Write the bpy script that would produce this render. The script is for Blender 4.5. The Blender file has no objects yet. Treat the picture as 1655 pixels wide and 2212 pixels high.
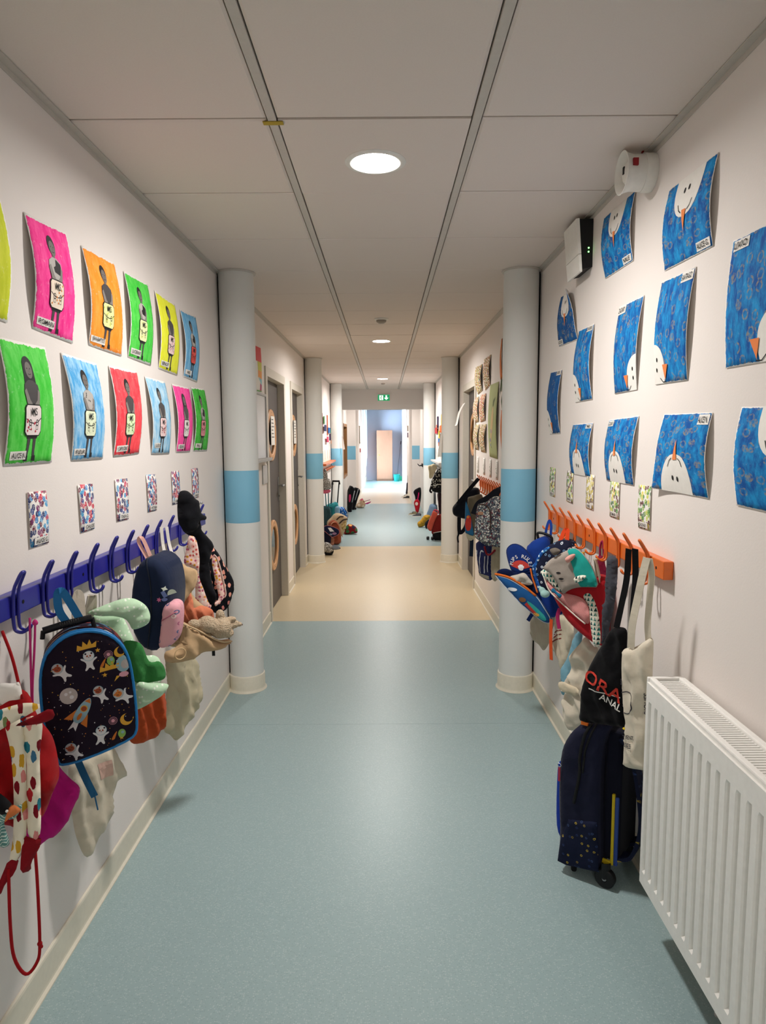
import bpy, bmesh, math, random
import numpy as np
from mathutils import Vector, Matrix, noise, geometry

random.seed(7)
D = bpy.data
COL = bpy.context.scene.collection
SC = bpy.context.scene
PI = math.pi

# ------------------------------------------------------------------ camera
cam_d = D.cameras.new('camera')
cam = D.objects.new('camera', cam_d)
COL.objects.link(cam)
cam_d.sensor_fit = 'VERTICAL'
cam_d.sensor_height = 24.0
cam_d.lens = 24.0 * 1460.0 / 2212.0
cam_d.clip_start = 0.05
_r = Vector((0.99997877, 0.00225628, -0.00611295))
_u = Vector((0.00582899, 0.10955523, 0.99396362))
_w = Vector((-0.00291236, 0.99397815, -0.10953975))
cam.matrix_world = Matrix(((_r.x, _u.x, -_w.x, 0.0), (_r.y, _u.y, -_w.y, 0.0), (_r.z, _u.z, -_w.z, 1.5), (0, 0, 0, 1)))
SC.camera = cam

# ------------------------------------------------------------------ daylight, exposure
world = D.worlds.new('world')
SC.world = world
world.use_nodes = True
_bg = world.node_tree.nodes['Background']
_bg.inputs['Color'].default_value = (0.62, 0.80, 1.0, 1)       # cool daylight beyond the window of the end hall
_bg.inputs['Strength'].default_value = 34.0
LAMP_STRENGTH = 555.0
LAMP_COLOR = (1.0, 0.955, 0.905, 1)
SC.view_settings.view_transform = 'Standard'
SC.view_settings.look = 'None'
SC.view_settings.exposure = 0.0
SC.view_settings.gamma = 1.0
SC.view_settings.use_curve_mapping = False
SC.cycles.use_denoising = True
SC.cycles.max_bounces = 8
SC.cycles.diffuse_bounces = 6
SC.cycles.caustics_reflective = False
SC.cycles.caustics_refractive = False
SC.cycles.sample_clamp_indirect = 6.0

# ------------------------------------------------------------------ measures of the corridor (metres)
XL, XR, H = -0.942, 0.886, 2.432          # faces of the two walls, underside of the ceiling
TILE, ROW0, BAR_L, BAR_R = 0.6046, 2.102, -0.326, 0.278
YB = -3.6                                 # wall behind the photographer
Y3, Y4, YE = 13.34, 15.13, 23.95          # beam, piers of the far bay, end wall
XL2, XR2, XL3, XR3 = -0.835, 0.78, -0.645, 0.61

# ------------------------------------------------------------------ materials
def lin(c):
    if isinstance(c, str):
        c = [int(c[i:i + 2], 16) / 255 for i in (1, 3, 5)]
    return tuple(((x / 12.92) if x <= 0.04045 else ((x + 0.055) / 1.055) ** 2.4) for x in c) + (1,)

class NT:
    """small node-tree writer"""
    def __init__(s, name, rough=0.8, spec=0.3):
        s.m = D.materials.new(name)
        s.m.use_nodes = True
        s.t = s.m.node_tree
        s.b = s.t.nodes['Principled BSDF']
        s.b.inputs['Roughness'].default_value = rough
        s.b.inputs['Specular IOR Level'].default_value = spec
    def n(s, typ, **kw):
        nd = s.t.nodes.new(typ)
        for k, v in kw.items():
            if k.startswith('_'):
                setattr(nd, k[1:], v)
            else:
                nd.inputs[k.replace('__', ' ')].default_value = v
        return nd
    def l(s, a, b):
        s.t.links.new(a, b)
    def coord(s, which='Object', scale=(1, 1, 1), warp=0.0, wscale=6.0):
        tc = s.n('ShaderNodeTexCoord')
        mp = s.n('ShaderNodeMapping')
        mp.inputs['Scale'].default_value = scale
        s.l(tc.outputs[which], mp.inputs['Vector'])
        out = mp.outputs['Vector']
        if warp:
            ns = s.n('ShaderNodeTexNoise', Scale=wscale)
            s.l(out, ns.inputs['Vector'])
            ad = s.n('ShaderNodeVectorMath', _operation='MULTIPLY_ADD')
            ad.inputs[1].default_value = (warp, warp, warp)
            s.l(ns.outputs['Color'], ad.inputs[0])
            s.l(out, ad.inputs[2])
            out = ad.outputs[0]
        return out
    def noise(s, vec, scale, detail=3.0, rough=0.5):
        ns = s.n('ShaderNodeTexNoise', Scale=scale, Detail=detail, Roughness=rough)
        s.l(vec, ns.inputs['Vector'])
        return ns.outputs['Fac']
    def vor(s, vec, scale, rnd=1.0):
        v = s.n('ShaderNodeTexVoronoi', _voronoi_dimensions='2D', Scale=scale, Randomness=rnd)
        s.l(vec, v.inputs['Vector'])
        return v
    def ramp(s, fac, stops, interp='LINEAR'):
        r = s.n('ShaderNodeValToRGB')
        r.color_ramp.interpolation = interp
        el = r.color_ramp.elements
        while len(el) < len(stops):
            el.new(0.5)
        for e, (p, c) in zip(el, stops):
            e.position = p
            e.color = lin(c) if isinstance(c, str) else (c, c, c, 1)
        s.l(fac, r.inputs['Fac'])
        return r.outputs['Color']
    def mix(s, fac, a, b, blend='MIX'):
        mx = s.n('ShaderNodeMix', _data_type='RGBA', _blend_type=blend)
        for sock, val in ((mx.inputs[0], fac), (mx.inputs[6], a), (mx.inputs[7], b)):
            if isinstance(val, str):
                sock.default_value = lin(val)
            elif isinstance(val, (int, float)):
                sock.default_value = val
            else:
                s.l(val, sock)
        return mx.outputs[2]
    def math(s, op, a, b=0.0):
        m = s.n('ShaderNodeMath', _operation=op)
        for i, v in enumerate((a, b)):
            if isinstance(v, (int, float)):
                m.inputs[i].default_value = v
            else:
                s.l(v, m.inputs[i])
        return m.outputs[0]
    def base(s, v):
        if isinstance(v, str):
            s.b.inputs['Base Color'].default_value = lin(v)
        else:
            s.l(v, s.b.inputs['Base Color'])
    def bump(s, h, strength=0.2, dist=0.002):
        b = s.n('ShaderNodeBump', Strength=strength, Distance=dist)
        s.l(h, b.inputs['Height'])
        s.l(b.outputs['Normal'], s.b.inputs['Normal'])

_cache = {}
def plain(color, rough=0.6, metal=0.0, name=None, spec=0.3):
    k = ('p', color, rough, metal)
    if k not in _cache:
        n = NT(name or 'plain', rough, spec)
        v = n.coord('Object')
        f = n.noise(v, 60, 2)
        n.base(n.mix(n.math('MULTIPLY', f, 0.12), color, '#000000'))
        n.b.inputs['Metallic'].default_value = metal
        _cache[k] = n.m
    return _cache[k]

def cloth(color, weave=0.25, rough=0.9, name=None, var=0.16):
    k = ('c', color, weave, rough)
    if k not in _cache:
        n = NT(name or 'cloth', rough, 0.15)
        v = n.coord('UV')
        f = n.noise(v, 18, 4)
        n.base(n.mix(n.math('MULTIPLY', f, var * 2), color, '#101010', 'MULTIPLY'))
        n.b.inputs['Sheen Weight'].default_value = 0.05
        w = n.noise(v, 900, 1)
        big = n.noise(v, 26, 4)
        n.bump(n.math('ADD', n.math('MULTIPLY', w, 0.12), big), weave, 0.012)
        _cache[k] = n.m
    return _cache[k]

def print_cloth(name, base, cols, scale, rad, stretch=(1, 1, 1), warp=0.0, wscale=60, ring=None, rnd=1.0, rough=0.85, fill=1.0):
    """cloth with a repeated print: voronoi cells cut to blobs, coloured per cell"""
    n = NT(name, rough, 0.15)
    v = n.coord('UV', stretch, warp, wscale)
    vo = n.vor(v, scale, rnd)
    mask = n.math('LESS_THAN', vo.outputs['Distance'], rad)
    if ring:
        mask = n.math('MULTIPLY', mask, n.math('GREATER_THAN', vo.outputs['Distance'], ring))
    sep = n.n('ShaderNodeSeparateColor')
    n.l(vo.outputs['Color'], sep.inputs[0])
    if fill < 1:
        mask = n.math('MULTIPLY', mask, n.math('LESS_THAN', sep.outputs[1], fill))
    st = [(i / len(cols), c) for i, c in enumerate(cols)]
    colr = n.ramp(sep.outputs[0], st, 'CONSTANT')
    n.base(n.mix(mask, base, colr))
    n.bump(n.noise(n.coord('UV'), 30, 4), 0.25, 0.01)
    return n.m

M = {}
def build_materials():
    n = NT('wall_paint', 0.75, 0.25)
    v = n.coord('Object')
    n.base(n.mix(n.noise(v, 1.3, 3), '#e3dbd6', '#e9e3df'))
    n.bump(n.noise(v, 170, 2), 0.12, 0.002)
    M['wall'] = n.m
    n = NT('column_paint', 0.6, 0.3)
    v = n.coord('Object')
    chips = n.math('GREATER_THAN', n.noise(v, 24, 4, 0.7), 0.725)
    n.base(n.mix(chips, '#dcddda', '#bdb8ad'))
    n.bump(n.noise(v, 9, 4), 0.25, 0.01)
    M['column'] = n.m
    n = NT('blue_band_paint', 0.5, 0.35)
    v = n.coord('Object')
    n.base(n.mix(n.noise(v, 5, 3), '#77b3d0', '#82bbd5'))
    n.bump(n.noise(v, 9, 4), 0.2, 0.01)
    M['band'] = n.m
    def vinyl(name, a, b, dark, light, rough):
        n = NT(name, rough, 0.45)
        v = n.coord('Object')
        base = n.mix(n.noise(v, 1.1, 4), a, b)
        s1 = n.vor(v, 190)
        sep = n.n('ShaderNodeSeparateColor')
        n.l(s1.outputs['Color'], sep.inputs[0])
        m1 = n.math('MULTIPLY', n.math('LESS_THAN', s1.outputs['Distance'], 0.40), n.math('GREATER_THAN', sep.outputs[0], 0.80))
        m2 = n.math('MULTIPLY', n.math('LESS_THAN', s1.outputs['Distance'], 0.36), n.math('LESS_THAN', sep.outputs[0], 0.16))
        fine = n.noise(v, 420, 2)
        c = n.mix(n.math('MULTIPLY', m1, 0.40), base, light)
        c = n.mix(n.math('MULTIPLY', m2, 0.30), c, dark)
        c = n.mix(n.math('MULTIPLY', n.math('ABSOLUTE', n.math('SUBTRACT', fine, 0.5)), 0.25), c, dark)
        scuff = n.math('GREATER_THAN', n.noise(v, 26, 3, 0.7), 0.79)
        c = n.mix(n.math('MULTIPLY', scuff, 0.35), c, '#5b6468')
        n.base(c)
        n.bump(n.noise(v, 300, 2), 0.05, 0.001)
        return n.m
    M['vinyl_blue'] = vinyl('vinyl_blue', '#92a9ad', '#9ab0b2', '#74898c', '#bccaca', 0.36)
    M['vinyl_beige'] = vinyl('vinyl_beige', '#cfbd9a', '#d5c4a4', '#b49b78', '#ddcbb0', 0.36)
    M['vinyl_pale'] = vinyl('vinyl_pale', '#d6c8b4', '#dbcdb9', '#bfae96', '#e4d9c9', 0.34)
    n = NT('ceiling_tile', 0.9, 0.1)
    v = n.coord('Object')
    n.base(n.mix(n.noise(v, 220, 2), '#dcd1c9', '#e2d8d0'))
    n.bump(n.noise(v, 260, 2), 0.1, 0.001)
    M['tile'] = n.m
    M['runner'] = plain('#cbc5bd', 0.5, name='ceiling_metal')
    M['skirting'] = plain('#e2dccb', 0.45, name='skirting_plastic')
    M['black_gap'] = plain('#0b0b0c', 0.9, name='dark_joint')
    n = NT('beech_wood', 0.45, 0.35)
    v = n.coord('Object', (14, 14, 1.2), 0.5, 2)
    n.base(n.mix(n.noise(v, 3, 4), '#c08a5c', '#d9a777'))
    M['beech'] = n.m
    n = NT('oak_wood', 0.5, 0.3)
    v = n.coord('Object', (9, 9, 0.8), 0.5, 2)
    n.base(n.mix(n.noise(v, 3, 4), '#8a5f38', '#a9784a'))
    M['oak'] = n.m
    M['door'] = plain('#55504e', 0.5, name='grey_door_laminate')
    M['frame'] = plain('#d8d2c6', 0.5, name='door_frame_paint')
    M['steel'] = plain('#9a9a98', 0.3, 0.9, name='brushed_steel')
    M['chrome'] = plain('#c9ccd0', 0.2, 0.9, name='chrome')
    M['black'] = plain('#111114', 0.5, name='black_plastic')
    M['white'] = plain('#eceae4', 0.45, name='white_plastic')
    M['paper'] = plain('#efece6', 0.8, name='paper')
    M['rad'] = plain('#f3f2ee', 0.35, name='radiator_enamel')
    M['ink'] = plain('#1b1a1c', 0.8, name='black_ink')
    M['rail_blue'] = plain('#27288f', 0.3, name='blue_enamel', spec=0.5)
    M['rail_orange'] = plain('#dd6a22', 0.32, name='orange_enamel', spec=0.5)
    M['orange'] = plain('#ee8a4e', 0.8, name='orange_paper')
    for nm, k in (('lamp', 1.0), ('lamp_far', 1.12), ('lamp_third', 1.7), ('lamp_added', 0.8)):
        n = NT('lamp_diffuser', 0.5)
        n.base('#ffffff')
        n.b.inputs['Emission Color'].default_value = LAMP_COLOR
        n.b.inputs['Emission Strength'].default_value = LAMP_STRENGTH * k
        M[nm] = n.m
    for nm, c, e in (('led', '#6dff6a', 6.0), ('exit_green', '#16a566', 0.55), ('exit_white', '#f4fff8', 1.0)):
        n = NT(nm, 0.4)
        n.base(c)
        n.b.inputs['Emission Color'].default_value = lin(c)
        n.b.inputs['Emission Strength'].default_value = e
        M[nm] = n.m
    n = NT('window_glass', 0.05, 0.5)
    tr = n.n('ShaderNodeBsdfTransparent'); tr.inputs[0].default_value = (.93, .96, .97, 1)
    gl = n.n('ShaderNodeBsdfGlossy', Roughness=0.03)
    fr = n.n('ShaderNodeFresnel', IOR=1.45)
    mxs = n.n('ShaderNodeMixShader')
    n.l(fr.outputs[0], mxs.inputs[0]); n.l(tr.outputs[0], mxs.inputs[1]); n.l(gl.outputs[0], mxs.inputs[2])
    n.l(mxs.outputs[0], n.t.nodes['Material Output'].inputs['Surface'])
    M['glass'] = n.m
    n = NT('clear_plastic', 0.15, 0.5)
    n.base('#e8e6e2')
    n.b.inputs['Transmission Weight'].default_value = 0.5
    M['clear'] = n.m
    n = NT('plush_fur', 0.95, 0.1)
    v = n.coord('Object')
    n.base(n.mix(n.noise(v, 120, 3), '#b59c7e', '#e0cdb2'))
    n.bump(n.noise(v, 190, 3), 1.0, 0.012)
    M['fur'] = n.m
    # printed fabrics
    M['leafprint'] = print_cloth('leaf_print_cotton', '#e9e1cc', ['#b3262e', '#2c7c8e', '#c99a2e', '#d98a86', '#7d1622', '#7f8c5a', '#3f6f8f'], 30, 0.34, (2.1, 0.75, 1), 0.012, 70, fill=.85)
    M['liberty'] = print_cloth('tiny_flower_print', '#5c5f66', ['#e6e3da', '#2a2f3d', '#8a8f92', '#6d2f36', '#d9d6cc', '#3d4654', '#a7aa9c'], 95, 0.46, (1, 1, 1), 0.02, 70)
    M['floral'] = print_cloth('pink_flower_print', '#eec9bd', ['#c2554f', '#d69a2f', '#efe0d6', '#b9607a', '#e3a79a'], 75, 0.36)
    M['petals'] = print_cloth('black_petal_print', '#101117', ['#e39a86', '#e8a894', '#cf7f77'], 30, 0.30, (1.5, 1, 1), 0.01, 60, fill=0.65)
    M['sequin'] = print_cloth('grey_sequins', '#595651', ['#b9b5ad', '#8a857d', '#d9d6cf', '#6b665f'], 90, 0.42, rough=0.35)
    M['mintdots'] = print_cloth('mint_specks', '#b9d8b7', ['#e6efe0'], 60, 0.17, fill=0.7)
    M['bluebubbles'] = print_cloth('blue_bubbles', '#1d4f96', ['#6fb3df', '#cfe3f2', '#2d6fba', '#14346b'], 75, 0.36, fill=0.75)
    M['navydots'] = print_cloth('navy_rings', '#191d33', ['#cfd8e3', '#6f8fae'], 34, 0.20, ring=0.09, fill=0.6)
    M['gridnavy'] = print_cloth('navy_grid_print', '#151b33', ['#8c7a35', '#3c4f78', '#b8a23d', '#2a3a63'], 44, 0.17, ring=0.09, fill=0.7)
    M['letters'] = print_cloth('black_letter_print', '#121214', ['#c8c6bd', '#8f8d84'], 34, 0.27, (1, 0.8, 1), 0.02, 120, fill=0.85)
    M['pinkcloth'] = print_cloth('pink_rainbow_print', '#e0a3ad', ['#6d6f93', '#b86f88', '#f0d5d2'], 34, 0.26, ring=0.13, fill=0.6)
    n = NT('gingham', 0.85, 0.15)
    v = n.coord('UV', (1, 1, 1))
    ck = n.n('ShaderNodeTexChecker', Scale=420.0)
    n.l(v, ck.inputs['Vector'])
    n.base(n.mix(ck.outputs['Fac'], '#b5434d', '#e6b6b0'))
    M['gingham'] = n.m
    n = NT('herringbone', 0.85, 0.15)
    v = n.coord('UV')
    sep = n.n('ShaderNodeSeparateXYZ')
    n.l(v, sep.inputs[0])
    zz = n.math('ABSOLUTE', n.math('SUBTRACT', n.math('FRACT', n.math('MULTIPLY', sep.outputs[0], 60)), 0.5))
    st = n.math('FRACT', n.math('ADD', n.math('MULTIPLY', sep.outputs[1], 150), n.math('MULTIPLY', zz, 2.2)))
    n.base(n.mix(n.math('LESS_THAN', st, 0.28), '#5d8a86', '#cfdcd4'))
    M['herring'] = n.m
    n = NT('triangle_print', 0.85, 0.15)
    v = n.coord('UV')
    sep = n.n('ShaderNodeSeparateXYZ')
    n.l(v, sep.inputs[0])
    fx = n.math('ABSOLUTE', n.math('SUBTRACT', n.math('FRACT', n.math('MULTIPLY', sep.outputs[0], 70)), 0.5))
    fy = n.math('FRACT', n.math('MULTIPLY', sep.outputs[1], 55))
    tri = n.math('LESS_THAN', n.math('ADD', fx, n.math('MULTIPLY', fy, 0.5)), 0.40)
    hue = n.noise(v, 60, 1)
    n.base(n.mix(tri, '#e4e2d2', n.ramp(hue, [(0.0, '#1d2a33'), (0.42, '#2f8f86'), (0.52, '#1d2a33'), (0.62, '#7fa898')], 'CONSTANT')))
    M['triangles'] = n.m

def paint_sheet(name, c0, c1, edge=0.035, aspect=0.75, white='#efece8', rings=None, seed=0.0):
    """poster paint brushed on a sheet: streaks, thin spots, a ragged unpainted border"""
    n = NT(name, 0.75, 0.2)
    v = n.coord('UV', (aspect, 1, 1))
    of = n.n('ShaderNodeVectorMath', _operation='ADD')
    of.inputs[1].default_value = (seed * 3.1, seed * 1.7, 0)
    n.l(v, of.inputs[0])
    v2 = of.outputs[0]
    mp = n.n('ShaderNodeMapping')
    mp.inputs['Scale'].default_value = (2.2, 0.8, 1)
    mp.inputs['Rotation'].default_value = (0, 0, 0.5)
    n.l(v2, mp.inputs['Vector'])
    st = n.noise(mp.outputs[0], 6, 5, 0.65)
    col = n.mix(n.ramp(st, [(0.40, 0.0), (0.62, 1.0)]), c0, c1)
    thin = n.ramp(n.noise(v2, 16, 4, 0.7), [(0.60, 0.0), (0.74, 0.22 if rings else 0.7)])
    col = n.mix(thin, col, n.mix(0.55, c1, white))
    if rings:
        vo = n.vor(v2, 8)
        rg = n.math('MULTIPLY', n.math('LESS_THAN', vo.outputs['Distance'], 0.36), n.math('GREATER_THAN', vo.outputs['Distance'], 0.22))
        sep = n.n('ShaderNodeSeparateColor')
        n.l(vo.outputs['Color'], sep.inputs[0])
        blob = n.math('MULTIPLY', n.math('LESS_THAN', vo.outputs['Distance'], 0.3), n.math('GREATER_THAN', sep.outputs[1], 0.7))
        k = n.math('MULTIPLY', n.math('MAXIMUM', rg, blob), n.math('LESS_THAN', sep.outputs[0], rings))
        k = n.math('MULTIPLY', k, n.ramp(n.noise(v2, 34, 3), [(0.38, 0.0), (0.62, 0.8)]))
        col = n.mix(k, col, '#8f8a78')
    tc = n.coord('UV')
    sp = n.n('ShaderNodeSeparateXYZ')
    n.l(tc, sp.inputs[0])
    d = n.math('MINIMUM', n.math('MINIMUM', sp.outputs[0], n.math('SUBTRACT', 1.0, sp.outputs[0])), n.math('MINIMUM', sp.outputs[1], n.math('SUBTRACT', 1.0, sp.outputs[1])))
    rag = n.math('MULTIPLY', n.noise(v2, 14, 4, 0.7), edge * 2)
    n.base(n.mix(n.math('LESS_THAN', d, n.math('SUBTRACT', rag, edge * 0.4)), col, white))
    n.bump(st, 0.25, 0.004)
    return n.m

def stamp_card(name, cols, seed):
    n = NT(name, 0.8, 0.2)
    v = n.coord('UV', (1.0, 1.45, 1), 0.05, 9)
    of = n.n('ShaderNodeVectorMath', _operation='ADD')
    of.inputs[1].default_value = (seed * 2.3, seed * 5.1, 0)
    n.l(v, of.inputs[0])
    vo = n.vor(of.outputs[0], 6.0)
    m = n.math('LESS_THAN', vo.outputs['Distance'], 0.52)
    sep = n.n('ShaderNodeSeparateColor')
    n.l(vo.outputs['Color'], sep.inputs[0])
    col = n.ramp(sep.outputs[0], [(i / len(cols), c) for i, c in enumerate(cols)], 'CONSTANT')
    col = n.mix(n.ramp(n.noise(of.outputs[0], 24, 3), [(.45, 0.0), (.75, .8)]), col, '#f1eeea')
    n.base(n.mix(m, '#eeebe6', col))
    return n.m
build_materials()
# ------------------------------------------------------------------ geometry tools
Z3 = np.array([0.0, 0.0, 1.0])

def mk(name, V, F, mats, parent=None, loc=None, smooth=False, uv=None, mi=None, sharp=None, orient=False):
    """link one mesh object; V in world metres (kept relative to parent thing / loc)"""
    V = np.asarray(V, float)
    o_ = np.array(loc if loc is not None else (0, 0, 0), float)
    root = parent
    base = o_
    if parent is not None:
        base = np.array(parent.get('_base') if parent.get('_base') is not None else (0, 0, 0), float)
    me = D.meshes.new(name)
    me.from_pydata((V - base).tolist(), [], [list(map(int, f)) for f in F])
    for m in (mats if isinstance(mats, (list, tuple)) else [mats]):
        me.materials.append(m)
    if mi is not None:
        me.polygons.foreach_set('material_index', list(mi))
    if orient:
        bm = bmesh.new(); bm.from_mesh(me)
        bmesh.ops.recalc_face_normals(bm, faces=bm.faces)
        bm.to_mesh(me); bm.free()
    if smooth:
        me.polygons.foreach_set('use_smooth', [True] * len(me.polygons))
        if sharp:
            me.set_sharp_from_angle(angle=math.radians(sharp))
    if uv is not None:
        lay = me.uv_layers.new(name='UVMap')
        li = np.zeros(len(me.loops), int)
        me.loops.foreach_get('vertex_index', li)
        lay.data.foreach_set('uv', np.asarray(uv, float)[li].ravel())
    me.update()
    ob = D.objects.new(name, me)
    COL.objects.link(ob)
    if parent is not None:
        ob.parent = parent
        ob['_base'] = base.tolist()
    else:
        ob.location = o_
        ob['_base'] = o_.tolist()
    return ob

def tag(o, label, cat, group=None):
    o['label'] = label
    o['category'] = cat
    if group:
        o['group'] = group
    return o

def struct(o):
    o['kind'] = 'structure'
    return o

def thing(name, label, cat, loc, group=None):
    o = D.objects.new(name, None)
    o.empty_display_size = 0.05
    COL.objects.link(o)
    o.location = tuple(float(x) for x in loc)
    o['_base'] = [float(x) for x in loc]
    return tag(o, label, cat, group)

def group_node(name, loc):
    o = D.objects.new(name, None); COL.objects.link(o); o.location = loc; o['_base'] = list(loc)
    return o

def join(*vf):
    V, F, n = [], [], 0
    for v, f in vf:
        v = np.asarray(v, float)
        V.append(v); F += [[i + n for i in q] for q in f]
        n += len(v)
    return np.concatenate(V), F

def box(x0, x1, y0, y1, z0, z1):
    V = [(x, y, z) for x in (x0, x1) for y in (y0, y1) for z in (z0, z1)]
    return np.array(V, float), [(0, 1, 3, 2), (4, 6, 7, 5), (0, 4, 5, 1), (2, 3, 7, 6), (0, 2, 6, 4), (1, 5, 7, 3)]

def rbox(x0, x1, y0, y1, z0, z1, r=0.004, seg=2):
    bm = bmesh.new()
    v, f = box(x0, x1, y0, y1, z0, z1)
    bv = [bm.verts.new(p) for p in v]
    for q in f:
        bm.faces.new([bv[i] for i in q])
    bmesh.ops.bevel(bm, geom=list(bm.edges), offset=r, segments=seg, affect='EDGES', profile=0.5)
    bm.verts.index_update()
    V = np.array([p.co[:] for p in bm.verts]); F = [[p.index for p in q.verts] for q in bm.faces]
    bm.free()
    return V, F

def catmull(pts, n=6, closed=False):
    P = [np.asarray(p, float) for p in pts]
    if len(P) < 3:
        return P
    out = []
    N = len(P)
    rng = range(N) if closed else range(N - 1)
    for i in rng:
        p1, p2 = P[i], P[(i + 1) % N]
        p0 = P[i - 1] if (closed or i > 0) else 2 * p1 - p2
        p3 = P[(i + 2) % N] if (closed or i < N - 2) else 2 * p2 - p1
        for k in range(n):
            t = k / n
            out.append(0.5 * (2 * p1 + (p2 - p0) * t + (2 * p0 - 5 * p1 + 4 * p2 - p3) * t * t + (3 * p1 - p0 - 3 * p2 + p3) * t ** 3))
    if not closed:
        out.append(P[-1])
    return out

def tube(path, r, sides=8, closed=False, taper=None):
    P = [np.asarray(p, float) for p in path]
    n = len(P)
    V, F = [], []
    nrm = None
    for i in range(n):
        a = P[(i - 1) % n] if (closed or i > 0) else P[i]
        b = P[(i + 1) % n] if (closed or i < n - 1) else P[i]
        t = b - a
        t = t / (np.linalg.norm(t) + 1e-12)
        if nrm is None:
            ref = np.array([0, 0, 1.0]) if abs(t[2]) < 0.9 else np.array([1.0, 0, 0])
            nrm = np.cross(t, ref)
        nrm = nrm - t * (nrm @ t)
        nrm /= np.linalg.norm(nrm) + 1e-12
        bn = np.cross(t, nrm)
        rr = r * (taper(i / (n - 1)) if taper else 1)
        for k in range(sides):
            a_ = 2 * PI * k / sides
            V.append(P[i] + rr * (math.cos(a_) * nrm + math.sin(a_) * bn))
    for i in range(n if closed else n - 1):
        j = (i + 1) % n
        for k in range(sides):
            l = (k + 1) % sides
            F.append((i * sides + k, i * sides + l, j * sides + l, j * sides + k))
    if not closed:
        F.append(tuple(range(sides - 1, -1, -1)))
        F.append(tuple((n - 1) * sides + k for k in range(sides)))
    return np.array(V), F

def lathe(prof, o, ax=(0, 0, 1), n=32, cap=True):
    """profile [(radius, height)] turned round axis ax through o"""
    ax = np.asarray(ax, float); ax /= np.linalg.norm(ax)
    ref = np.array([1.0, 0, 0]) if abs(ax[0]) < 0.9 else np.array([0, 1.0, 0])
    e1 = np.cross(ax, ref); e1 /= np.linalg.norm(e1); e2 = np.cross(ax, e1)
    V, F = [], []
    for r, h in prof:
        for k in range(n):
            a = 2 * PI * k / n
            V.append(np.asarray(o) + ax * h + r * (math.cos(a) * e1 + math.sin(a) * e2))
    for i in range(len(prof) - 1):
        for k in range(n):
            l = (k + 1) % n
            F.append((i * n + k, i * n + l, (i + 1) * n + l, (i + 1) * n + k))
    if cap:
        F.append(tuple(range(n - 1, -1, -1)))
        F.append(tuple((len(prof) - 1) * n + k for k in range(n)))
    return np.array(V), F

def ribbon(path, side, w, t=0.0016):
    """flat strap: path of points, side vector across it"""
    P = [np.asarray(p, float) for p in path]
    V, F = [], []
    s0 = np.asarray(side, float); s0 /= np.linalg.norm(s0)
    for i, p in enumerate(P):
        a = P[max(i - 1, 0)]; b = P[min(i + 1, len(P) - 1)]
        tg = b - a; tg /= np.linalg.norm(tg) + 1e-12
        s = s0 - tg * (s0 @ tg); s /= np.linalg.norm(s) + 1e-12
        nn = np.cross(tg, s)
        for a_, b_ in ((-1, -1), (1, -1), (1, 1), (-1, 1)):
            V.append(p + s * a_ * w / 2 + nn * b_ * t / 2)
    for i in range(len(P) - 1):
        for k in range(4):
            l = (k + 1) % 4
            F.append((i * 4 + k, i * 4 + l, i * 4 + 4 + l, i * 4 + 4 + k))
    F.append((3, 2, 1, 0)); m = (len(P) - 1) * 4
    F.append((m, m + 1, m + 2, m + 3))
    return np.array(V), F

def blobs(name, items, mat, parent, voxel=0.004, smooth_it=3, res=2):
    """one continuous soft body grown out of overlapping ellipsoids (voxel remesh)"""
    vf = []
    for c, r in items:
        bm = bmesh.new()
        bmesh.ops.create_icosphere(bm, subdivisions=res, radius=1.0)
        r = (r, r, r) if isinstance(r, (int, float)) else r
        bm.verts.index_update()
        vf.append((np.array([[q * k for q, k in zip(v.co, r)] for v in bm.verts]) + np.asarray(c), [[v.index for v in f.verts] for f in bm.faces]))
        bm.free()
    V, F = join(*vf)
    ob = mk(name, V, F, mat, parent, smooth=True)
    rm = ob.modifiers.new('join', 'REMESH'); rm.mode = 'VOXEL'; rm.voxel_size = voxel; rm.use_smooth_shade = True
    sm = ob.modifiers.new('soft', 'SMOOTH'); sm.iterations = smooth_it; sm.factor = 0.5
    return ob

# 2-D shapes -----------------------------------------------------------------
def circ(cx, cy, rx, ry=None, n=18, a0=0, a1=2 * PI):
    ry = rx if ry is None else ry
    full = abs(a1 - a0 - 2 * PI) < 1e-6
    m = n if full else n + 1
    return [(cx + rx * math.cos(a0 + (a1 - a0) * k / n), cy + ry * math.sin(a0 + (a1 - a0) * k / n)) for k in range(m)]
def star(cx, cy, r, k=5, inner=0.45, rot=0.3):
    return [(cx + (r if i % 2 == 0 else r * inner) * math.cos(rot + PI * i / k), cy + (r if i % 2 == 0 else r * inner) * math.sin(rot + PI * i / k)) for i in range(2 * k)]
def ringp(cx, cy, r0, r1, n=20, a0=0.0, a1=2 * PI - 1e-3):
    return circ(cx, cy, r1, n=n, a0=a0, a1=a1) + circ(cx, cy, r0, n=n, a0=a0, a1=a1)[::-1]
def thick(path, w):
    """outline of a drawn line"""
    P = [np.asarray(p, float) for p in path]
    L, R = [], []
    for i, p in enumerate(P):
        t = P[min(i + 1, len(P) - 1)] - P[max(i - 1, 0)]
        t /= np.linalg.norm(t) + 1e-12
        nn = np.array([-t[1], t[0]]) * w / 2
        L.append(tuple(p + nn)); R.append(tuple(p - nn))
    return L + R[::-1]
def xf(poly, s=1.0, rot=0.0, dx=0.0, dy=0.0, sx=1.0):
    c, q = math.cos(rot), math.sin(rot)
    return [(dx + s * (sx * x * c - y * q), dy + s * (sx * x * q + y * c)) for x, y in poly]

def chaikin(P, it=2):
    P = [np.asarray(p, float) for p in P]
    for _ in range(it):
        Q = []
        for i in range(len(P)):
            a, b = P[i], P[(i + 1) % len(P)]
            Q += [a * 0.75 + b * 0.25, a * 0.25 + b * 0.75]
        P = Q
    return P

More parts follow.
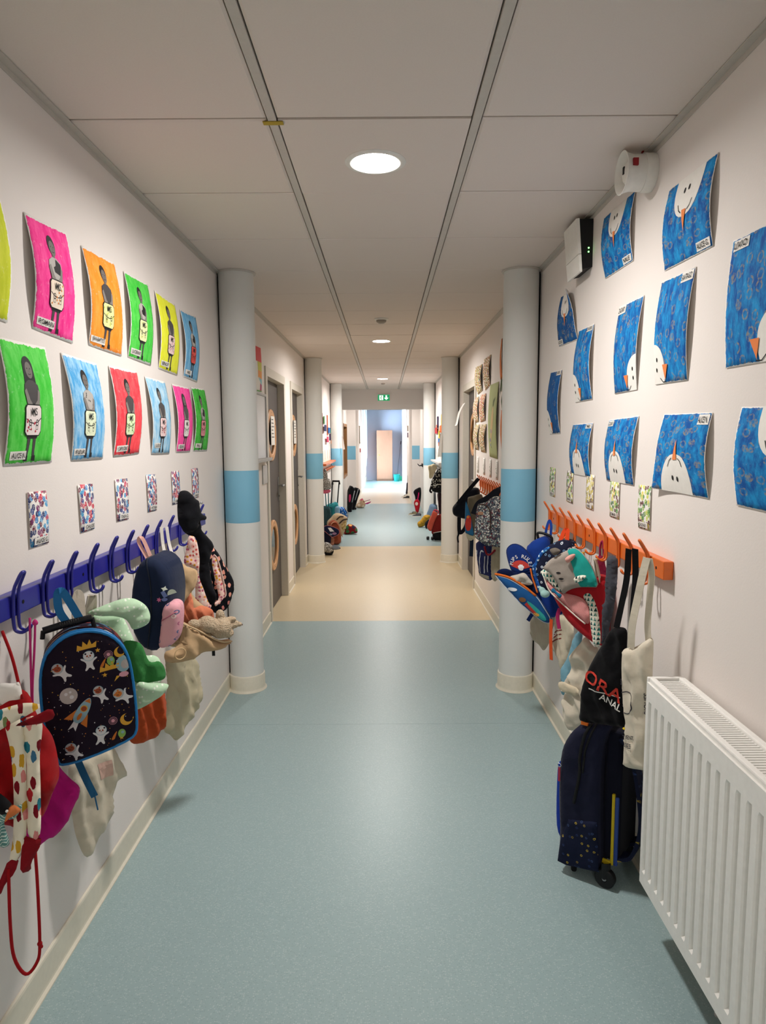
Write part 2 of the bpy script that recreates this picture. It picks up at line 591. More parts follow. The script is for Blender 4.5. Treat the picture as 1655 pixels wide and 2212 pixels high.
def resample(P, step):
    out = []
    for i in range(len(P)):
        a, b = np.asarray(P[i]), np.asarray(P[(i + 1) % len(P)])
        m = max(1, int(round(np.linalg.norm(b - a) / step)))
        out += [a + (b - a) * k / m for k in range(m)]
    return out

def dist_poly(Q, P):
    """distance of points Q to the closed polygon P, and inside flags"""
    Q = np.asarray(Q, float); A = np.asarray(P, float); B = np.roll(A, -1, 0)
    d = np.full(len(Q), 1e9)
    ins = np.zeros(len(Q), bool)
    for a, b in zip(A, B):
        ab = b - a
        t = np.clip(((Q - a) @ ab) / (ab @ ab + 1e-15), 0, 1)
        d = np.minimum(d, np.linalg.norm(Q - (a + t[:, None] * ab), axis=1))
        c = (a[1] > Q[:, 1]) != (b[1] > Q[:, 1])
        with np.errstate(divide='ignore', invalid='ignore'):
            xx = (b[0] - a[0]) * (Q[:, 1] - a[1]) / (b[1] - a[1] + 1e-15) + a[0]
        ins ^= c & (Q[:, 0] < xx)
    return d, ins

def fill(poly, step):
    """triangulate a 2-D outline with inner points every `step`; boundary vertices come first"""
    B = [np.asarray(p, float) for p in poly]
    nb = len(B)
    A = np.array(B)
    mn, mx = A.min(0), A.max(0)
    pts = []
    j = 0
    y = mn[1]
    while y < mx[1]:
        x = mn[0] + (0.5 * step if j % 2 else 0)
        while x < mx[0]:
            pts.append((x, y)); x += step
        y += step * 0.87; j += 1
    if pts:
        q = np.array(pts)
        d, ins = dist_poly(q, A)
        q = q[ins & (d > step * 0.5)]
        allp = np.concatenate([A, q]) if len(q) else A
    else:
        allp = A
    res = geometry.delaunay_2d_cdt([Vector(p) for p in allp], [(i, (i + 1) % nb) for i in range(nb)], [], 1, 1e-7)
    V = np.array([tuple(p) for p in res[0]])
    F = [tuple(f) for f in res[2]]
    G = []
    for f in F:
        a, b, c = V[f[0]], V[f[1]], V[f[2]]
        if (b[0] - a[0]) * (c[1] - a[1]) - (b[1] - a[1]) * (c[0] - a[0]) < 0:
            f = f[::-1]
        G.append(f)
    return V, G

_txt = {}
def text_shape(s, size=1.0, bold=0.0):
    """outline text as triangles in 2-D, centred on (0,0)"""
    k = (s, bold)
    if k not in _txt:
        cu = D.curves.new('lettering', 'FONT')
        cu.body = s; cu.size = 1.0; cu.align_x = 'CENTER'; cu.align_y = 'CENTER'; cu.offset = bold; cu.resolution_u = 3
        ob = D.objects.new('lettering', cu)
        me = ob.to_mesh()
        V = np.array([v.co[:2] for v in me.vertices]).reshape(-1, 2)
        F = [tuple(p.vertices) for p in me.polygons]
        ob.to_mesh_clear()
        D.objects.remove(ob); D.curves.remove(cu)
        if len(V):
            V = V - (V.max(0) + V.min(0)) / 2
        _txt[k] = (V, F)
    V, F = _txt[k]
    return V * size, F

def lay(name, items, mats, surf, parent, step=0.012, off=0.0012, label=None, thick_=0.0):
    """flat pieces (print, paper, lettering) laid on a surface.
    items: (polygon, material index[, level]) or ('text', string, size, cx, cy, rot, material index[, sx])"""
    VV, FF, MI, UV = [], [], [], []
    n = 0
    for k, it in enumerate(items):
        if it[0] == 'text':
            _, s, size, cx, cy, rot, m = it[:7]
            V, F = text_shape(s, size, 0.012)
            sx = it[7] if len(it) > 7 else 1.0
            V = np.array(xf([tuple(p) for p in V], 1.0, rot, cx, cy, sx)) if len(V) else V
            lv = 6
        else:
            poly, m = it[0], it[1]
            lv = it[2] if len(it) > 2 else 0
            V, F = fill(resample(poly, step), step)
        if not len(V):
            continue
        VV.append(surf(V[:, 0], V[:, 1], off + lv * 0.0003))
        FF += [[i + n for i in f] for f in F]; MI += [m] * len(F); UV.append(V)
        n += len(V)
    o = mk(name, np.concatenate(VV), FF, mats, parent, uv=np.concatenate(UV), mi=MI)
    if label:
        o['label'] = label
    return o

# ------------------------------------------------------------------ soft bags cut from outlines
def room_x(y):
    return (XL + .004, XR - .004) if y < 13.3 else (XL2 + .004, XR2 - .004) if y < 15.1 else (XL3 + .004, XR3 - .004)

class Flat:
    """a hanging or standing soft thing: a vertical plane at its own place, with local u (across), v (up), n (out)"""
    def __init__(s, key, name, label, cat, group=None, z=None):
        px, py, pz, a, txt = OUTLINES[key]
        s.P = np.array([px, py, pz]); a = math.radians(a)
        s.U = np.array([math.cos(a), math.sin(a), 0]); s.N = np.array([math.sin(a), -math.cos(a), 0])
        s.S = {}
        for part in txt.split(';'):
            k, nums = part.split(':')
            q = [int(x) / 1000 for x in nums.split()]
            s.S[k] = list(zip(q[::2], q[1::2]))
        s.root = thing(name, label, cat, s.P, group)
        s.seed = sum(map(ord, key)) % 97
    def w(s, u, v, n=0.0):
        u = np.asarray(u, float)[..., None]; v = np.asarray(v, float)[..., None]; n = np.asarray(n, float)[..., None]
        return s.P + u * s.U + v * Z3 + n * s.N
    def pts(s, k, n=0.0):
        q = s.S[k] if isinstance(k, str) else k
        nn = n if isinstance(n, (list, tuple)) else [n] * len(q)
        return [s.w(p[0], p[1], m) for p, m in zip(q, nn)]
    def pillow(s, part, k, mat, D_=0.0, T=0.02, R=0.05, back=0.7, n0=0.0, fold=None, crumple=0.004, sm=2, step=0.011, parent=None, side=None, label=None, tilt=(0, 0), firm=False):
        q = s.S[k] if isinstance(k, str) else k
        if D_ == 0 and not firm:
            T, R, crumple = T * .78, R * .6, crumple * 1.7
        ar = sum(q[i][0] * q[(i + 1) % len(q)][1] - q[(i + 1) % len(q)][0] * q[i][1] for i in range(len(q)))
        if ar < 0:
            q = q[::-1]
        B = resample(catmull(q, 4, True) if sm == 2 else chaikin(q, sm), step)
        V, F = fill(B, step)
        nb = len(B)
        poly = np.array(B)
        def prof(u, v):
            d, ins = dist_poly(np.stack([u, v], 1), poly)
            t = np.clip(np.where(ins, d, 0) / R, 0, 1)
            return np.sqrt(1 - (1 - t) ** 2)
        sd = s.seed
        def height(u, v):
            u = np.atleast_1d(np.asarray(u, float)); v = np.atleast_1d(np.asarray(v, float))
            p = prof(u, v)
            h = T * p
            if fold:
                amp, wl, ang = fold
                ph = np.array([noise.noise((a * 9, b * 9, sd)) for a, b in zip(u, v)])
                h = h + amp * p * (1 - 2 * np.abs(np.sin(PI * (u * math.cos(ang) + v * math.sin(ang)) / wl + 2.2 * ph)))
            if crumple:
                h = h + crumple * p * np.array([noise.fractal((a * 16, b * 16, sd + 0.5), 0.9, 2.2, 4) for a, b in zip(u, v)])
            return n0 + tilt[0] * u + tilt[1] * v + D_ / 2 + h
        hf = height(V[:, 0], V[:, 1])
        base = n0 + tilt[0] * V[:, 0] + tilt[1] * V[:, 1]
        hb = base - D_ / 2 - back * T * prof(V[:, 0], V[:, 1])
        n = len(V)
        VV = np.concatenate([s.w(V[:, 0], V[:, 1], hf), s.w(V[:, 0], V[:, 1], hb)])
        FF = list(F) + [tuple(i + n for i in f[::-1]) for f in F]
        mi = [0] * len(FF)
        # boundary loop = edges used once
        cnt = {}
        for f in F:
            for i in range(3):
                e = (f[i], f[(i + 1) % 3]); cnt[e] = cnt.get(e, 0) + 1
        for (a, b) in list(cnt):
            if (b, a) not in cnt:
                FF.append((b, a, a + n, b + n)); mi.append(1 if side else 0)
        uv = np.concatenate([V, V + 0.37])
        VV[:, 0] = np.clip(VV[:, 0], *room_x(s.P[1]))
        o = mk(part, VV, FF, [mat, side] if side else mat, parent or s.root, smooth=True, uv=uv, mi=mi, sharp=50 if D_ > 0.02 else None)
        if label:
            o['label'] = label
        o_surf = lambda u, v, off: s.w(u, v, height(u, v) + off)
        s.surf = o_surf
        s.last = o
        s.h = height
        s.poly = B
        return o_surf
    def tube(s, part, k, r, mat, n=0.0, closed=False, parent=None, sides=8, curve=5):
        p = catmull(s.pts(k, n), curve, closed) if curve else s.pts(k, n)
        return mk(part, *tube(p, r, sides, closed), mat, parent or s.root, smooth=True)
    def ribbon(s, part, k, w, mat, n=0.0, parent=None, side=None, curve=5, t=0.002):
        p = catmull(s.pts(k, n), curve) if curve else s.pts(k, n)
        V, F = ribbon(p, s.U if side is None else side, w, t)
        return mk(part, V, F, mat, parent or s.root, uv=np.stack([V[:, 0] + V[:, 1], V[:, 2]], 1))
    def piping(s, part, mat, r=0.003, n=0.0, parent=None):
        """a bead round the rim of the last pillow"""
        P = [s.w(p[0], p[1], n) for p in s.poly]
        return mk(part, *tube(P, r, 6, True), mat, parent or s.root, smooth=True)
OUTLINES = {
  'red': (-0.791,1.420,0.800,30,'body:-96 147 -27 153 8 141 27 79 52 30 61 -27 61 -71 48 -100 24 -154 -10 -171 -45 -154 -94 -102;padl:-37 101 -5 98 -4 1 -13 -159 -30 -206 -48 -211 -38 -151 -31 -46 -32 39;padr:-5 98 31 94 23 15 20 -70 13 -167 -10 -154 -3 0;flap:-71 131 -28 141 8 143 36 130 7 115 -21 105 -48 93 -74 81;loop:-25 101 20 115 51 127 58 102 33 94 -3 97;bow:-18 -152 0 -168 16 -168 13 -187 7 -198 -8 -221 -8 -239 -30 -239 -26 -198;tail:-28 -203 -39 -238 -58 -253 -70 -281 -80 -269 -58 -221 -52 -206;cord:-51 -223 -55 -353 -52 -432 -32 -480 -9 -461 -1 -419 2 -285 2 -202;rope:-3 138 -16 224 -32 282;bird:-68 -69 -40 -71 -17 -69 -31 -94 -52 -98 -45 -147 -61 -150 -72 -130;birdhead:-65 -26 -49 -37 -35 -61 -40 -73 -58 -76 -68 -74;beak:-37 -55 -20 -72 -42 -83 -51 -87;white:-47 178 -17 176 -6 175 -4 141 -28 139 -50 133'),
  'magenta': (-0.839,1.600,0.614,40,'body:-31 201 1 133 23 71 45 33 68 -2 58 -34 37 -70 16 -99 -17 -110 -50 -124 -74 -93 -75 51;cordl:-22 460 -25 386 -29 271 -31 166;cordr:-11 446 -16 384 -27 271 -29 165'),
  'space': (-0.769,1.680,0.846,25,'front:-78 -171 -105 -71 -109 17 -106 70 -95 112 -72 140 -41 161 -9 167 29 164 63 147 88 118 102 83 109 36 114 -39 115 -95 112 -124 99 -138 39 -158 -26 -173 -65 -176;handle:-99 146 -96 167 -56 176 -13 183 20 188 25 161;strap:-35 173 -56 214 -58 256 -47 263 -31 235 -10 190;wheels:-53 -184 60 -155;tailstrap:-42 -176 -18 -254 3 -314;tailcord:2 -303 6 -333 9 -354;marks:7 91 -58 71 90 60 -45 8 30 -1 83 -14 -15 -37 -40 -142 25 -111 4 132 80 104 47 110 28 117 42 49 55 69 89 -79 52 -82 34 -96 23 -74 75 -127 26 -63 -99 -87 -49 -16 11 40'),
  'tote1': (-0.857,1.877,0.431,70,'body:-84 166 -24 165 76 148 115 74 130 33 73 17 65 -65 11 -101 -41 -137 -75 -57 -86 26 -89 103;print:3 127 48 123 57 69 14 73;strap:-33 213 -24 483 -18 615 -3 631 4 583 -10 342 -16 206'),
  'mint': (-0.802,2.000,0.867,35,'brim:-99 132 -62 145 -10 158 23 158 48 146 69 125 78 98 74 76 57 65 26 61 15 81 2 98 -30 111 -67 117;body:-105 137 -59 119 -7 108 12 89 34 35 48 -5 73 -43 100 -50 119 -70 124 -123 101 -157 76 -171 40 -185 -1 -178 -39 -108 -67 -16 -90 59;lining:-3 24 47 12 71 -49 100 -55 116 -76 119 -110 93 -118 28 -107 13 -46;hem:28 -108 68 -115 107 -124 124 -135 104 -161 76 -174 40 -187 21 -181'),
  'rust': (-0.792,2.160,0.586,50,'body:-65 -71 -83 4 -73 125 -27 135 47 93 63 53 66 3 52 -58 21 -80 -21 -86'),
  'navy': (-0.783,2.200,0.946,0,'body:-61 39 -44 114 -24 151 2 164 33 153 58 125 68 76 69 14 54 -79 36 -132 9 -156 -37 -136 -66 -72;pocket:47 0 75 17 98 6 101 -31 91 -96 69 -129 29 -135 34 -84 40 -38;loop:-25 153 -66 203 -53 215 -13 159;seam:-3 162 11 78 8 -32 -11 -143;patch:51 75 64 90 68 31 58 15 43 15'),
  'tan': (-0.739,2.550,0.820,40,'back:-115 211 -58 216 9 177 22 70 97 -17 114 -95 33 -136 -97 -108 -124 4;flap:-119 211 -92 217 -58 218 -33 200 11 177 5 123 -19 94 -57 55 -78 82 -93 159;pocket:-63 -8 -20 -36 36 -76 83 -105 129 -112 129 -129 92 -140 58 -145 18 -142 -25 -157 -84 -160 -131 -144 -133 -110 -93 -100 -70 -69;lining:-64 -14 -39 58 -11 100 6 54 9 26 40 30 82 8 92 -25 94 -95 36 -65 -16 -33;rim:-67 -10 -20 -38 36 -78 83 -106 129 -116;plush:79 -51 30 -31 -16 -26 136 -46 160 -51 81 1 96 -24 124 -22 106 -75;ring:-93 -113;tab:60 -151;straps:-92 217 -88 281 -88 347 -67 346 -63 278 -61 218'),
  'cream1': (-0.852,2.731,0.435,70,'body:-96 199 -3 210 76 152 116 63 121 -45 87 -105 13 -139 -49 -180 -94 -136 -129 -98 -108 5 -95 83'),
  'floral': (-0.818,2.850,0.943,35,'pink:-21 148 -1 143 20 95 26 48 19 -26 38 -86 66 -168 34 -179 -2 -154 -3 -80 -8 1 -40 23 -47 46 -37 90;pad:76 61 90 41 107 -23 123 -110 118 -132 81 -166 73 -152 92 -130 77 -40 67 29;black:75 97 114 67 146 10 185 -65 192 -104 175 -161 143 -211 108 -218 66 -176 56 -27'),
  'jacket': (-0.768,2.720,1.064,45,'hood:-76 221 -56 232 -32 225 -10 200 10 185 13 168 20 135 41 120 38 107 10 102 -8 68 -49 62 -68 83 -83 109 -85 170;body:-78 143 -45 148 16 132 22 72 48 37 75 1 65 -38 53 -68 56 -96 62 -149 81 -231 52 -252 23 -178 6 -123 11 -49 -3 33 -35 50 -62 77'),
  'trolley': (0.658,2.170,0.289,-38,'body:-74 -260 -69 -159 -77 -43 -78 53 -73 128 -62 171 -37 219 -13 242 31 265 63 273 96 277 82 239 70 185 65 87 69 -74 78 -248 18 -250 -45 -264;sidepocket:-64 -178 -36 -84 62 -64 73 -237 18 -247 -42 -258 -72 -255;zip:31 265 11 216 0 148 -1 82 -18 -23;zip2:48 269 30 221 16 169 11 94;wheel:100 -276;foot:-26 -267'),
  'blacktote': (0.708,2.100,0.720,-50,'body:39 185 65 180 68 123 73 5 74 -133 68 -134 26 -143 -32 -155 -84 -166 -97 -155 -94 -132 -91 -62 -69 14 -40 76 -17 117 4 160 28 183;strapl:33 181 43 251 56 341 68 437;strapr:84 177 84 259 85 346 89 440;t1:-51 -43 58 4;t2:4 -64 5 -107;line:-55 -39 1 -38 58 -37;ora:-54 2 56 -18;ana:3 -55 59 -65'),
  'creamtote': (0.763,1.985,0.689,-62,'body:-62 136 -50 159 -13 174 27 205 50 218 55 183 55 109 59 -36 59 -192 33 -198 -34 -216 -43 -185 -41 -132 -40 -78 -52 -17 -61 71;strapl:-23 168 -16 242 1 331 18 405 29 455;strapr:31 203 27 253 31 338 38 408 38 456;o:-53 19 -25 31 -7 27 3 1 -1 -19 -18 -36 -40 -41;tient:-36 -132 14 -85;sses:-40 -155 9 -117;s:-57 52 -48 72'),
  'scribble': (0.779,3.250,0.577,-60,'body:-94 57 -2 93 81 75 79 42 61 -8 38 -83 3 -128 -32 -109 -85 -85 -98 -9;ink:-83 38 16 28'),
  'stripe': (0.806,3.000,0.561,-62,'body:-50 118 34 129 70 83 50 -7 24 -119 -15 -117 -26 -72 -67 -44 -71 -14 -47 31;arc:-56 25 -27 54 6 67;arc2:-56 7 -26 35 4 47;arc3:-55 -10 -25 15 5 28;orange:-28 113 -28 15 -22 -76'),
  'sky': (0.807,2.850,0.525,-62,'body:69 158 27 127 -14 21 -44 -34 -51 -99 -46 -157 -9 -136 26 -12 61 80'),
  'creamlow': (0.793,2.720,0.450,-60,'body:45 238 85 210 110 199 110 56 102 -63 53 -125 -18 -184 -70 -146 -74 -102 -71 -64 -63 -27 -72 7 -34 72 -31 133 -19 164 12 200;strap:-75 12 -46 30 -4 27 47 28 43 -9 -13 -14 -60 -18'),
  'pup': (0.685,3.200,0.843,-28,'main:-16 112 -3 140 24 164 68 180 92 162 109 99 125 -33 147 -142 167 -176 129 -203 93 -194 24 -111 -23 -25;flap:-74 21 -98 101 -84 134 -55 145 -19 132 17 96 39 64 26 25 -7 9 -46 0;pocket:-142 -3 -116 -10 -69 -20 0 -54 60 -89 101 -143 128 -185 126 -208 93 -205 43 -172 -14 -131 -70 -77 -115 -33;rim:-142 -1 -111 -3 -64 -13 0 -45 60 -87;mouth:-139 1 -125 19 -90 26 -42 12 36 3 60 -84 0 -50 -64 -17 -111 -8;tissue:-69 -11 -32 6 -1 16 22 -5 41 -34 -4 -41;handle:37 169 34 196 67 195 101 178 101 142;hang:68 184 73 229 82 256 93 230 94 186;strap:43 -172 21 -198 -1 -235;text:-68 71 5 64;fan:-63 72 5 55 -26 25;fire:15 -125 61 -170;hill:15 -107 47 -122 81 -150 110 -178 115 -200 84 -195 48 -158;cloud:-73 -57 -50 -55 -27 -71 -54 -73'),
  'dots': (0.735,3.000,0.905,-35,'body:-73 1 -56 37 -34 81 0 110 59 138 106 123 116 54 76 -34 35 -91 -8 -108 -40 -99 -58 -49;trim:-73 1 -63 -39 -51 -70 -37 -107;band:-70 5 -55 32 -32 77 0 105 18 99 -16 62 -42 17 -36 -36 -13 -83 -33 -102 -54 -53;charm:-15 -91 0 -106;hang:43 126 54 172 69 178 76 133'),
  'cat': (0.748,2.600,0.891,-42,'red:-143 65 -112 -3 -74 -67 -32 -119 33 -164 87 -189 113 -180 118 -90 118 18 102 70 7 75 -92 85;flap:-125 88 -112 101 -93 126 -61 148 -20 172 12 188 39 175 82 132 101 91 114 46 75 41 34 35 -5 20 -32 -6 -48 26 -84 71;teal:-20 172 12 186 39 174 80 131 99 91 112 48 75 43 34 37 11 90 -4 138;pocket:-132 53 -113 37 -80 11 -33 -3 14 -7 45 -18 63 -48 64 -109 12 -81 -67 -27 -104 4;side:39 -5 65 10 92 -31 107 -92 113 -178 87 -187 70 -106 62 -41;eye1:-44 83;eye2:-32 61;ear:-86 168 -62 179 -40 169 -65 148;horn1:-8 136 28 165;horn2:29 65 74 88;bow:-61 -3;zip:-128 57 -104 4 -67 -28 12 -83 55 -109;band:-141 69 -116 85 -87 63 -54 26 -33 -1 -66 6 -99 31 -128 52;strap:-84 -84 -93 -118 -84 -168'),
  'grey': (0.814,2.400,0.903,-60,'body:-19 156 24 164 30 125 24 22 6 -67 -12 -158 -29 -173 -35 -112 -23 13'),
  'wine': (0.855,2.620,0.849,-62,'body:-31 162 -7 184 11 159 26 79 26 -50 16 -165 -4 -152 -1 37;cord:-16 174 -16 220 -4 240 5 177'),
  'liberty': (0.689,4.340,0.945,-35,'body:-94 85 -88 119 -38 137 -5 162 27 176 66 169 102 150 110 8 106 -136 -18 -150 -85 -125 -113 -90 -110 -13;pocket:-88 110 -41 125 -1 115 12 61 11 -44 2 -127 -72 -115 -106 -84 -103 -7;zip:-74 120 -28 122 2 100 13 46 14 -38;strap:18 163 37 212 56 230;strap2:-114 54 -94 122 -35 161 17 205'),
  'duffel': (0.625,5.400,0.961,-15,'body:-87 -39 -71 -5 -15 56 44 120 114 128 126 58 98 -65 31 -115 -36 -106 -78 -84;strap:-37 7 44 112 121 209;tail:-29 -102 -24 -226 17 -194 39 -130;tail2:-24 -226 -39 -264 -35 -309'),
  'olive': (0.648,5.000,0.931,-30,'body:-45 95 -34 123 -1 132 43 140 59 72 53 -101 32 -165 -28 -151 -47 -124;panel:-45 81 -30 68 -7 0 16 -103 20 -158 -28 -148 -47 -121;patch:-40 -58 -25 -12 -7 -4 5 -41 9 -110 -21 -130 -40 -103;bottom:-43 -142 32 -158 24 -179 -5 -202 -35 -190;strap:0 -160 -1 -237 -4 -321'),
  'striped': (0.724,4.750,0.610,-65,'body:-122 127 -14 149 85 156 81 63 73 -107 -63 -112 -95 -32'),
  'cream3': (0.763,4.600,0.606,-70,'body:-50 154 52 179 55 58 33 -62 -11 -103 -45 -64;loop:-109 129 -75 82 -22 87 41 126'),
  'sequin': (-0.723,8.528,0.065,0,'body:-105 84 -52 101 1 89 54 35 59 -7 23 -37 -42 -30 -107 -24;base:-107 -18 -48 -18 53 -7 47 -49 17 -61 -36 -60 -107 -60;flap:54 71 113 65 154 28 83 11 48 23;strap:-37 -72 46 -79 123 -85'),
  'satchel': (-0.696,9.398,0.148,15,'body:-87 -95 -84 101 -63 166 -4 196 48 149 67 69 86 -30 71 -128 -22 -137;tab:-99 -48 -27 -38 -28 -144 -94 -134;strap:-71 101 -57 159 -10 184 42 136 74 43 99 -37'),
  'navybag': (-0.769,9.272,0.199,10,'body:-127 68 -63 79 12 -1 24 -98 -10 -195 -132 -190;flap:-128 55 -76 86 -25 97 52 76 116 42 135 9 121 -30 44 -66 12 -52 -64 15;print:-6 39 64 -15'),
  'beigepack': (-0.686,9.750,0.280,12,'body:-149 -29 -80 64 -39 110 16 122 83 100 144 57 123 -17 108 -91 94 -152 38 -219 -70 -215;zip1:-26 42 1 68 29 88 76 86;zip2:14 -14 41 13 76 39 137 50;gold:20 -27 75 18 123 24 115 -71 80 -125 40 -96'),
  'tealcase': (-0.805,10.265,0.345,15,'body:-134 -330 -123 -53 -92 81 -41 133 38 152 102 125 103 -341;handle:-5 128 12 319 29 495 129 493 112 316 95 125;pouch:44 98 109 110 108 3 43 -2;pipe:-92 81 -13 100 -7 14 -18 -214'),
  'bluebag': (-0.656,10.600,0.328,10,'body:-89 -108 -80 54 -65 75 1 81 45 28 66 -31 57 -156 -17 -198;orange:23 58 52 36 81 -17 73 -83;dot:-29 30'),
  'redbag': (-0.548,10.435,0.077,0,'body:-102 -65 -86 15 -57 52 -13 80 58 58 105 14 115 -29 100 -58 -1 -72'),
  'silverpack': (-0.858,9.900,0.865,60,'body:-126 74 -66 152 -18 184 3 115 25 39 72 30 83 -39 93 -88 68 -121 -131 -107;pink:-132 -114 -73 -111 68 -121 104 -158 7 -178 -133 -161'),
  'tealtrolley': (-0.862,9.980,0.585,60,'pole1:-33 112 -16 -123;pole2:39 121 50 -129;body:-153 -398 -145 -111 69 -131 61 -423'),
  'blackcase': (-0.671,13.623,0.248,15,'body:-60 -244 -56 133 -26 235 3 281 51 242 69 186 28 -48 -2 -217;stripe:60 186 0 -48;pink:-62 -27 -61 95 -27 113 -19 38 -39 -37'),
  'blackcase2': (-0.596,14.067,0.226,15,'body:-81 -222 -37 175 -17 223 47 224 86 156 40 27 -11 -136 -42 -213;stripe:42 212 -30 -19'),
  'tanbag': (-0.512,14.408,0.095,0,'body:-115 -80 -109 -30 -69 10 -39 69 26 109 55 69 93 -21 49 -91;petal:79 -1 199 43 208 28 139 -11;stick:60 44 199 83'),
  'creamcloth': (0.753,10.600,0.970,-20,'body:-79 79 -31 101 22 116 71 65 34 -15 -8 -102 -56 -110 -64 -16'),
  'letterpack': (0.795,10.200,0.835,-20,'body:13 189 -26 140 -69 69 -98 -1 -109 -83 -90 -131 -61 -159 108 -159 122 72 78 183;base:-58 -78 108 -75 108 -159 -58 -159;strap:-87 -71 -109 -142 -80 -170;belt:-51 -64 36 -41 93 -47'),
  'darkcoat': (0.853,10.300,0.474,-40,'body:-57 182 85 203 87 -172 -21 -166 -44 -3'),
  'greycase': (0.767,11.339,0.269,-25,'body:-100 -265 -75 -74 -41 14 -3 107 96 75 76 -52 59 -257;pole1:55 323 59 89;pole2:83 324 84 82'),
  'salmonbag': (0.730,9.789,0.233,-25,'body:-64 -106 -28 19 32 138 97 134 172 137 173 -120 94 -104 -28 -158;flap:-104 22 -53 141 -25 196 36 158 -14 27 -60 -98 -118 -54;base:-35 -131 98 -97 173 -106 173 -229 98 -219 -24 -227;handle:-43 168 -14 210 36 199 43 158;wheels:-42 -214 -115 -143;line:-21 -124 94 -97 165 -100'),
  'mustard': (0.619,11.190,0.100,-15,'body:-87 -26 -34 22 0 70 29 102 78 111 130 89 91 18 39 -69 -63 -95'),
  'blackpouch': (0.686,11.025,0.082,-15,'body:-39 -1 -16 38 23 69 46 16 35 -30 -16 -78'),
  'blackpack4': (0.649,13.600,0.336,-20,'body:-78 54 -59 101 -12 134 56 151 68 1 39 -187 -20 -189 -49 -20'),
  'redtoy': (0.638,13.369,0.171,-20,'body:-68 35 -39 91 8 102 48 38 38 -73 9 -167 -29 -140 -50 -57;strap:10 83 29 185 38 241;face:0 18'),
  'purplepack': (0.620,17.880,0.217,-30,'body:-84 -212 -69 -52 -55 84 14 62 54 246 102 260 97 -71 0 -197'),
}
# ------------------------------------------------------------------ the room

fl = struct(mk('floor', *box(-1.3, 1.3, YB - .2, YE + .2, -0.12, -0.004), M['vinyl_blue'], loc=(0, 0, 0)))
for a, b, m in ((YB, 3.416, 'vinyl_blue'), (3.4175, 5.436, 'vinyl_blue'), (5.437, 9.27, 'vinyl_beige'), (9.271, 15.34, 'vinyl_blue'), (15.341, 20.0, 'vinyl_pale'), (20.001, YE, 'vinyl_blue')):
    mk('vinyl_sheet', *box(-1.1, 1.1, a, b, -0.004, 0.0), M[m], fl)

# walls: solid blocks outside the corridor faces, with the openings left out
def blocks(name, items, mat):
    return struct(mk(name, *join(*[box(*b) for b in items]), mat, loc=(0, 0, 0)))
HT = 2.75
D1, D2, DR, DT = (5.436, 6.385), (6.87, 7.80), (6.62, 7.60), 2.025     # door openings
WL = blocks('wall_left', [(-1.3, XL, YB, D1[0], 0, HT), (-1.3, XL, D1[0], D1[1], DT, HT), (-1.3, XL, D1[1], D2[0], 0, HT), (-1.3, XL, D2[0], D2[1], DT, HT),
                          (-1.3, XL, D2[1], Y3 + .3, 0, HT), (-1.3, -1.16, D1[0], D2[1], 0, HT),
                          (-1.3, XL2, Y3, 13.75, 0, HT), (-1.3, XL2, 13.75, 14.95, 0, .68), (-1.3, XL2, 13.75, 14.95, 1.78, HT), (-1.3, XL2, 14.95, Y4, 0, HT), (-1.3, -1.0, 13.7, 15.0, 0, HT),
                          (-1.3, XL3, Y4, 19.0, 0, HT), (-.8, XL3, 19.0, 19.7, 0, HT), (-.8, XL3, 19.7, 23.6, 2.55, HT), (-.8, XL3, 23.6, YE, 0, HT), (-.8, XL3, 19.7, 23.6, 0, .12)], M['wall'])
WR = blocks('wall_right', [(XR, 1.3, YB, DR[0], 0, HT), (XR, 1.3, DR[0], DR[1], DT, HT), (XR, 1.3, DR[1], Y3 + .3, 0, HT), (1.1, 1.3, DR[0], DR[1], 0, HT),
                           (XR2, 1.3, Y3, Y4, 0, HT), (XR3, 1.3, Y4, YE, 0, HT)], M['wall'])
n = NT('end_wall_paint', 0.7, 0.25); n.base('#d6daea'); M['endwall'] = n.m
blocks('wall_end', [(-1.3, 1.3, YE, YE + .2, 0, HT)], M['endwall'])
blocks('wall_behind', [(-1.3, 1.3, YB - .2, YB, 0, HT)], M['wall'])

# ceiling: backing board, tiles and runners
ce = struct(mk('ceiling', *join(*[box(*q, H + .03, H + .3) for q in ((-1.3, 1.3, YB - .2, 19.4), (-1.3, 1.3, 22.6, YE + .2), (-1.3, -.55, 19.4, 22.6), (.52, 1.3, 19.4, 22.6))]), plain('#57534f', .9, name='ceiling_backing'), loc=(0, 0, 0)))
tile_cache = {}
def tile(x0, x1, y0, y1):
    g = 0.0038
    k = (round(x1 - x0, 4), round(y1 - y0, 4))
    if k not in tile_cache:
        hw, hd = k[0] / 2 - g, k[1] / 2 - g
        b = 0.008
        V = [(-hw, -hd, .0035), (hw, -hd, .0035), (hw, hd, .0035), (-hw, hd, .0035), (-hw + b, -hd + b, 0), (hw - b, -hd + b, 0), (hw - b, hd - b, 0), (-hw + b, hd - b, 0),
             (-hw, -hd, .022), (hw, -hd, .022), (hw, hd, .022), (-hw, hd, .022)]
        F = [(7, 6, 5, 4), (0, 4, 5, 1), (1, 5, 6, 2), (2, 6, 7, 3), (3, 7, 4, 0), (8, 0, 1, 9), (9, 1, 2, 10), (10, 2, 3, 11), (11, 3, 0, 8), (8, 9, 10, 11)]
        tile_cache[k] = mk('ceiling_tile', V, F, M['tile'], ce)
        o = tile_cache[k]
    else:
        o = tile_cache[k].copy(); COL.objects.link(o)
    o.parent = ce
    o.location = ((x0 + x1) / 2, (y0 + y1) / 2, H)
